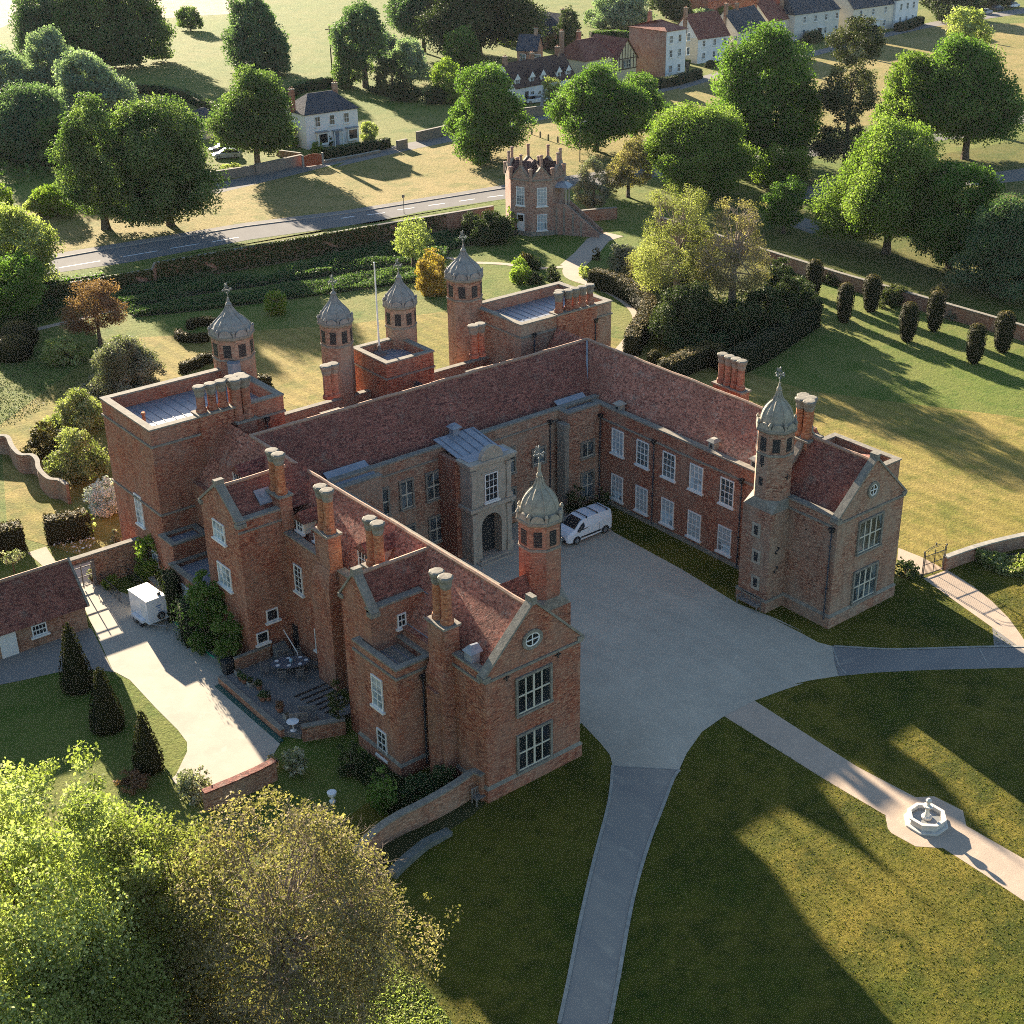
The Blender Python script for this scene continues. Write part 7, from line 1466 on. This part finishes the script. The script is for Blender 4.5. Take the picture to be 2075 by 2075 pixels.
scatter('border_planting', 'dark leafy border planting along the foot of the road wall', [(22.41,99.13),(23.01,94.93),(31.02,94.49),(39.12,92.55),(48.48,90.7)] + [(49.93,90.43),(56.55,88.76),(61,87.51),(63.88,90.69),(71.37,90.83),(75.27,90.9),(78.01,95.47),(61.59,96.78),(51.18,97.16)] + [(40.35,94.68),(29.74,100.8)], 34000, .24, 'bed', 1.3, seed=4)
scatter('border_planting', 'leafy border planting between the narrow path and the rear lawn', [(22.6,94.06),(30.1,92.72),(37.92,90.47),(47.32,88.89)] + [(49.11,88.78),(54.94,87.21),(59.01,84.78),(56.13,81.56),(49.71,83.29),(43.49,84.97)] + [(35.94,87.02),(28.32,89.29),(21.96,91.83)], 24000, .22, 'bed', .9, seed=5)
scatter('border_planting', 'mixed dark planting in the shaded garden left of the tower', [(-2.49,74.39),(7.03,98.13),(5.54,86.81),(9.69,88.05),(12.95,84.64),(13.02,80.55),(9.38,74.45),(5.86,74.43),(2.24,71.79),(0.19,70.78)], 5000, .13, 'dark', .22, seed=6)
scatter('undergrowth', 'dark undergrowth below the willows at the left edge', [(43.21,227.51),(74.17,297.55),(76.84,243.96),(76.22,209.66),(61.73,173.35),(50.02,166.22),(41.03,158.44),(32.9,158.07),(23.21,159.31)], 9000, .6, 'chest', 2.6, seed=7)
scatter('undergrowth', 'dark undergrowth under the trees at the left edge above the garden', [(3.08,105.64),(13.05,117.38),(21.06,110.72),(21.28,105.19),(16.49,96),(10.76,95.45),(3.04,94.72)], 6000, .35, 'dark', 1.8, seed=8)
scatter('undergrowth', 'rough yellow-green grass at the foot of the bronze foreground trees', [(-13.03,-4.64),(-11.37,-6.22),(-10.87,-8.82),(-11.3,-11.86),(-11.45,-15.4),(-18.7,-9.2),(-15.33,-3.46)], 34000, .13, 'lime', .3, seed=9)
scatter('reeds', 'tall pale reeds beside the pond below the retaining wall', [(45.17,-0.61),(45.74,-0.9),(46.27,-1.54),(47.57,-3.43),(50.66,-5.26),(48.05,-6.89),(45.67,-4.69),(44.8,-3.39),(44.79,-2.23)], 5200, .3, 'reed', 1.1, seed=10)
scatter('undergrowth', 'dark low cover on the ground of the evergreen thicket', [(62.46,51.71),(70.15,57.2),(76.41,56.23),(86.26,54.72),(85.62,49.65),(77.12,43.3),(68.53,42.03),(62.1,42.98),(58.9,45.65)], 5000, .3, 'dark', .8, seed=13)
scatter('ground_cover', 'dark ground cover on the shaded bed between the brick block and the curved wall', [(-4.64,7.81),(-4.49,5.39),(-4.97,2.66),(-4.27,1.61),(-1.45,1.21),(0.02,1.55),(0.01,3.19),(-2.55,4.88),(-2.81,8.65)], 3500, .16, 'dark', .35, seed=14)
def ivy(label, pts, zlo, zhi, n, seed, leaf='ivy'):
    g = np.random.default_rng(seed); P = []; 
    for (a, b) in zip(pts[:-1], pts[1:]):
        a = np.array(a); b = np.array(b); d_ = b - a; l = np.hypot(*d_); u = d_ / l; nr = np.array([u[1], -u[0]]); m = int(n * l)
        s = g.random(m) * l; z = zlo + (zhi - zlo) * g.random(m) ** .8
        keep = (np.sin(s * .8 + seed) + np.sin(s * .31 + 2 * z) + .8 * np.sin(s * 2.1 + z * 3) > -2.45 + .3 * (z - zlo)); s = s[keep]; z = z[keep]
        off = .22 + .22 * g.random(len(s)); P.append(np.column_stack([a + np.outer(s, u) + np.outer(off, nr), z]))
    P = np.concatenate(P); o = leaves('ivy', P, np.tile([0, -1., .4], (len(P), 1)), .26, L[leaf], None, None, jitter=.7)
    return tag(o, label, 'ivy')
ivy('ivy covering the left stretch of the road wall, below the verge', [(4, 105), (18, 102.7), (29, 101.1)], .1, 2.0, 170, 3)
ivy('ivy covering the middle stretch of the road wall behind the turrets', [(29.4, 101.05), (45, 99.6), (58, 98.4)], .1, 2.75, 190, 5)
ivy('thin ivy on the right stretch of the road wall near the summerhouse', [(58, 98.4), (68, 97.3)], .1, 2.6, 110, 8)
hedge_box('verge_hedge', 'low rough hedge along the top of the road wall at the left', [(3, 105.9), (14, 104.2), (24, 102.7)], .8, 2.0, 'green', .26, wob=.2)
hedge_box('verge_hedge', 'sunlit grassy strip of hedge behind the road wall at the right', [(27, 102.2), (45, 100.5), (60, 99.1), (74.5, 97.3)], .5, 1.5, 'lime', .24, wob=.14)
GP = [(16.33,-2.6),(16.16,-11),(16.18,-15.2),(15.3,-16.08),(15.12,-16.53),(15.21,-18.08),(16.24,-19.15),(16.16,-21.73),(15.99,-24.37),(15.81,-29.25)] + [(18.32,-27.75),(18.94,-22.41),(18.95,-18.78),(19.87,-17.82),(19.71,-15.98),(18.83,-15.34),(18.56,-11.35),(19.11,-2.72)]
DR = [(7.68,-1.87),(5.17,-4.36),(1.41,-7.39),(-2.3,-10.5),(-5.56,-13.35),(-7.56,-15.06),(-11.83,-18.87)] + [(-10.03,-20.41),(-5.71,-16.64),(-3.13,-14.5),(-0.38,-12.15),(1.98,-10.29),(4.77,-8.3),(7.22,-6.74),(9.52,-5.24),(10.46,-4.81)]
DE = [(27.76,-1.61),(26.43,-3.34),(25.23,-4.48),(27.28,-5.7),(29.9,-7.54),(35.23,-11.61),(40.61,-16.13)] + [(43.34,-14.55),(37.59,-10.05),(35.2,-8.01),(30.92,-4.81),(29.04,-2.95)]
PA = [(42.52,4.44),(42.9,2.5),(42.58,-0.18),(41.98,-2.87),(41.16,-5.07),(40.15,-7.18),(38.82,-9.07),(37.31,-11.47),(36.91,-10.5),(37.81,-7.39),(38.59,-4.31),(39.87,0.03),(40.79,3.09)]
scatter('grass', 'short mown grass blades over the front lawn', [(11, -2), (30, -1), (42, .5), (50, -4), (46, -30), (28, -44), (-8, -44), (-20, -16), (-3, -2)], 90000, .075, 'sward', .035, seed=21, skip=(GP, DR, DE, court, PA))

# ------------------------------------------------------------------ terrace on the service side
tr = thing('terrace', 'raised paved terrace with a brick edge and timber slats beside the house', 'terrace', (-2.8, 16.5, 0))
poly = [(-5.45, 20.75), (-5.5, 13.0), (-4.9, 12.1), (-.76, 12.1), (-.76, 14.58), (-.02, 14.58), (-.02, 20.95)]
m = MB(); m.prism(poly, 0, .36); m.obj('paving', M['paving'], tr)
m = MB(); m.box(-5.75, 13.0, 0, -5.46, 20.75, .5); m.cur = 1; m.box(-5.78, 13.0, .5, -5.43, 20.75, .56); m.obj('edge_wall', [M['wallbrick'], M['cope']], tr)
for k in range(6): m = MB(); y = 13.0 + .55 * k; m.box(-2.9 - .1 * k + .3, y, .36, -.8 if y < 14.4 else -.1, y + .12, .42); m.obj('slat', M['barkd'], tr)
nt_ = thing('netting', 'strip of green netting along the foot of the terrace edge', 'netting', (-6, 17, 0)); m = MB(); m.box(-6.1, 12.6, .02, -5.8, 20.6, .09); m.obj('net', M['green'], nt_)
nt_ = thing('netting', 'thin green hose-like edging from the trailer along the lean-to', 'netting', (-4.3, 27, 0)); m = MB(); m.path([(-4.35, 29.6, .06), (-4.5, 27.5, .06), (-4.6, 25.5, .06), (-4.5, 23.6, .06)], .06, 5); m.obj('edging', M['greenb'], nt_)
def pot(label, x, y, z, r, h, leaf=None, square=False, hl=.4):
    t = thing('plant_pot', label, 'plant pot', (x, y, z), 0, 'plant pots on the terrace edge')
    m = MB()
    if square: m.box(x - r, y - r, z, x + r, y + r, z + h); m.cur = 1; m.box(x - r * .8, y - r * .8, z + h, x + r * .8, y + r * .8, z + h + .012)
    else: m.lathe((x, y, z), [(r * .7, 0), (r, h * .9), (r * 1.12, h * .92), (r * 1.12, h)], 10); m.cur = 1; m.lathe((x, y, z), [(r * .9, h), (r * .9, h + .012)], 10)
    m.obj('pot', [M['kerb'] if square else M['terra'], M['soil']], t)
    if leaf:
        SEED[0] += 1; P, D, ti, C = crown_pts(x, y, z + h * .9, z + h + hl, r * 2.6, 'round', .09, 1.0, .6, 16, (0, 0), SEED[0]); leaves('plant', P, D, .09, L[leaf], t, ti)
PP = [((-4.64,20.47), .2, .35, None, True, 'square stone planter at the far corner of the terrace'), ((-4.84,19.83), .17, .3, 'bed', False, 'leafy pot next to the far square planter'), ((-4.82,19.4), .17, .3, 'bed', False, 'leafy pot, third along the terrace edge from the far corner'), ((-4.69,18.83), .18, .32, 'dark', True, 'square pot in the middle of the far group on the terrace edge'), ((-4.46,18.17), .2, .3, 'dark', False, 'dark leafy pot at the end of the far group'), ((-4.92,16.92), .24, .3, 'bed', False, 'wide round pot alone halfway along the terrace edge'), ((-4.64,16.68), .18, .3, 'dark', False, 'dark pot beside the wide round one'), ((-4.73,15.16), .24, .34, 'copper', False, 'large terracotta pot with a reddish plant'), ((-4.77,14.19), .2, .36, None, True, 'square stone planter at the near end of the terrace edge')]
for p, r, h, lf, sq_, lb in PP: pot(lb, p[0] + .12, p[1] - .15, .36, r, h, lf, sq_)
# dining table with chairs and plates
tx, ty = -1.75, 18.5
tb = thing('dining_table', 'oval grey dining table laid with white plates on the terrace', 'table', (tx, ty, .36)); ang = radians(-28)
m = MB(); ov = [(tx + 1.25 * cos(2 * pi * i / 20) * cos(ang) - .7 * sin(2 * pi * i / 20) * sin(ang), ty + 1.25 * cos(2 * pi * i / 20) * sin(ang) + .7 * sin(2 * pi * i / 20) * cos(ang)) for i in range(20)]; m.prism(ov, 1.05, 1.1); m.obj('table_top', M['timberg'], tb)
for s in (-1, 1):
    for q in (-1, 1): m = MB(); x = tx + .8 * s * cos(ang) - .4 * q * sin(ang); y = ty + .8 * s * sin(ang) + .4 * q * cos(ang); m.box(x - .04, y - .04, .36, x + .04, y + .04, 1.05); m.obj('leg', M['timber'], tb)
def chair(label, x, y, rz):
    c = thing('garden_chair', label, 'chair', (x, y, .36), rz, 'chairs round the dining table'); m = MB(); m.box(-.23, -.22, .42, .23, .22, .46); m.obj('seat', M['timber'], c)
    m = MB(); m.box(-.23, .2, .88, .23, .24, .95)
    for k in np.linspace(-.2, .2, 5): m.box(k - .018, .205, .46, k + .018, .235, .88)
    m.obj('backrest', M['timber'], c)
    for a in (-.2, .2):
        for b, h in ((-.2, .64), (.2, .9)): m = MB(); m.box(a - .022, b - .022, 0, a + .022, b + .022, h); m.obj('leg', M['timber'], c)
        m = MB(); m.box(a - .025, -.22, .62, a + .025, .2, .655); m.obj('armrest', M['timber'], c)
cl = ['garden chair nearest the terrace edge on the far side of the table', 'garden chair on the terrace edge side of the table, middle', 'garden chair at the near end of the oval table', 'garden chair with its back to the house, near end', 'garden chair with its back to the house, middle', 'garden chair at the far end of the oval table']
for k, (s, q, r_) in enumerate(((-.55, 1.05, 0), (-.55, -1.1, pi), (.55, -1.1, pi), (.55, 1.05, 0), (1.65, 0, -pi / 2), (-1.65, 0, pi / 2))):
    chair(cl[k], tx + s * cos(ang) - q * sin(ang), ty + s * sin(ang) + q * cos(ang), ang + r_)
pl_ = ['far-left plate', 'near-left plate', 'left-middle plate', 'right-middle plate', 'far-right plate', 'near-right plate', 'end plate']
for k, (s, q) in enumerate(((-.85, .25), (-.8, -.3), (-.1, .45), (-.1, -.45), (.65, .4), (.6, -.4), (1.0, 0))):
    m = MB(); m.lathe((0, 0, 0), [(.08, 0), (.14, .02), (.135, .025), (.07, .012)], 12); o = m.obj('plate', M['platew']); o.location = (tx + s * cos(ang) - q * sin(ang), ty + s * sin(ang) + q * cos(ang), 1.105)
    tag(o, 'round white plate on the oval terrace table', 'plate', 'plates on the terrace table')
m = MB(); m.lathe((tx + .05, ty - .02, 1.105), [(.09, 0), (.12, .1), (.1, .2), (.06, .24)], 10); tag(m.obj('bowl', M['glassb']), 'pale blue bowl in the middle of the terrace table', 'bowl')
# metal chairs and a small round table at the near end
bench('dark slatted bench with its back to the near end of the terrace', (-4.25, 13.35, .36), radians(150), 1.1); bench('small dark bench beside the round white table at the end of the terrace', (-4.0, 12.75, .36), radians(-35), 1.1)
t = thing('round_table', 'small round white table at the near corner of the terrace', 'table', (-5.0, 12.75, 0)); m = MB(); m.lathe((-5.0, 12.75, .98), [(.36, 0), (.38, .02), (.38, .04)], 16); m.obj('table_top', M['platew'], t); m = MB(); m.lathe((-5.0, 12.75, .36), [(.2, 0), (.04, .05), (.04, .62)], 8); m.obj('pedestal', M['platew'], t)
bn = thing('wheeled_bin', 'dark wheeled bin beside the steps at the far end of the terrace', 'bin', (-4.75, 21.3, 0)); m = MB(); m.hull([[(-5.0, 21.0, .08), (-4.5, 21.0, .08), (-4.5, 21.6, .08), (-5.0, 21.6, .08)], [(-5.05, 20.95, 1.0), (-4.45, 20.95, 1.0), (-4.45, 21.65, 1.0), (-5.05, 21.65, 1.0)]]); m.obj('bin_body', M['trim'], bn); m = MB(); m.box(-5.08, 20.92, 1.0, -4.42, 21.7, 1.07); m.obj('lid', M['trim'], bn)
st = thing('garden_steps', 'brick retaining wall and steps in the corner between the gabled block and the terrace', 'steps', (-2.5, 20.6, 0)); m = MB(); m.box(-4.4, 20.8, 0, -1.9, 20.98, 1.25); m.cur = 1; m.box(-4.45, 20.74, 1.25, -1.85, 20.99, 1.35); m.obj('wall_face', [M['wallbrick'], M['cope']], st)
for k in range(6): m = MB(); m.box(-1.8 , 20.2 - .0 - .26 * (5 - k) + .2, .36, -.9, 20.5 - .26 * (5 - k) + .16, .36 + .17 * (k + 1)); m.obj('step', M['paving'], st)
m = MB(); m.tube((-.9, 19.0, 1.2), (-.9, 20.6, 2.2), .035, .035, 5); m.tube((-.9, 19.0, .36), (-.9, 19.0, 1.2), .03, .03, 5); m.obj('handrail', M['white'], st)
ur = thing('garden_urn', 'small white urn standing in the dark bed below the terrace', 'urn', (*(-6.69,5.73), 0)); x, y = (-6.69,5.73); m = MB(); m.lathe((x, y, 0), [(.18, 0), (.18, .1), (.08, .16), (.08, .35), (.25, .5), (.28, .7), (.2, .72)], 10); m.obj('bowl', M['platew'], ur)

# ------------------------------------------------------------------ air
hm = bpy.data.materials.new('haze_air'); hm.use_nodes = True; ht = hm.node_tree; ht.nodes.clear()
ho_ = ht.nodes.new('ShaderNodeOutputMaterial'); hv = ht.nodes.new('ShaderNodeVolumePrincipled')
hv.inputs['Color'].default_value = (.88, .93, 1.0, 1); hv.inputs['Density'].default_value = HAZE; hv.inputs['Anisotropy'].default_value = 0.0
ht.links.new(hv.outputs[0], ho_.inputs['Volume'])
m = MB(); m.box(-450, -350, -1.5, 1600, 1600, 60); o = m.obj('haze', hm); tag(o, kind='stuff')
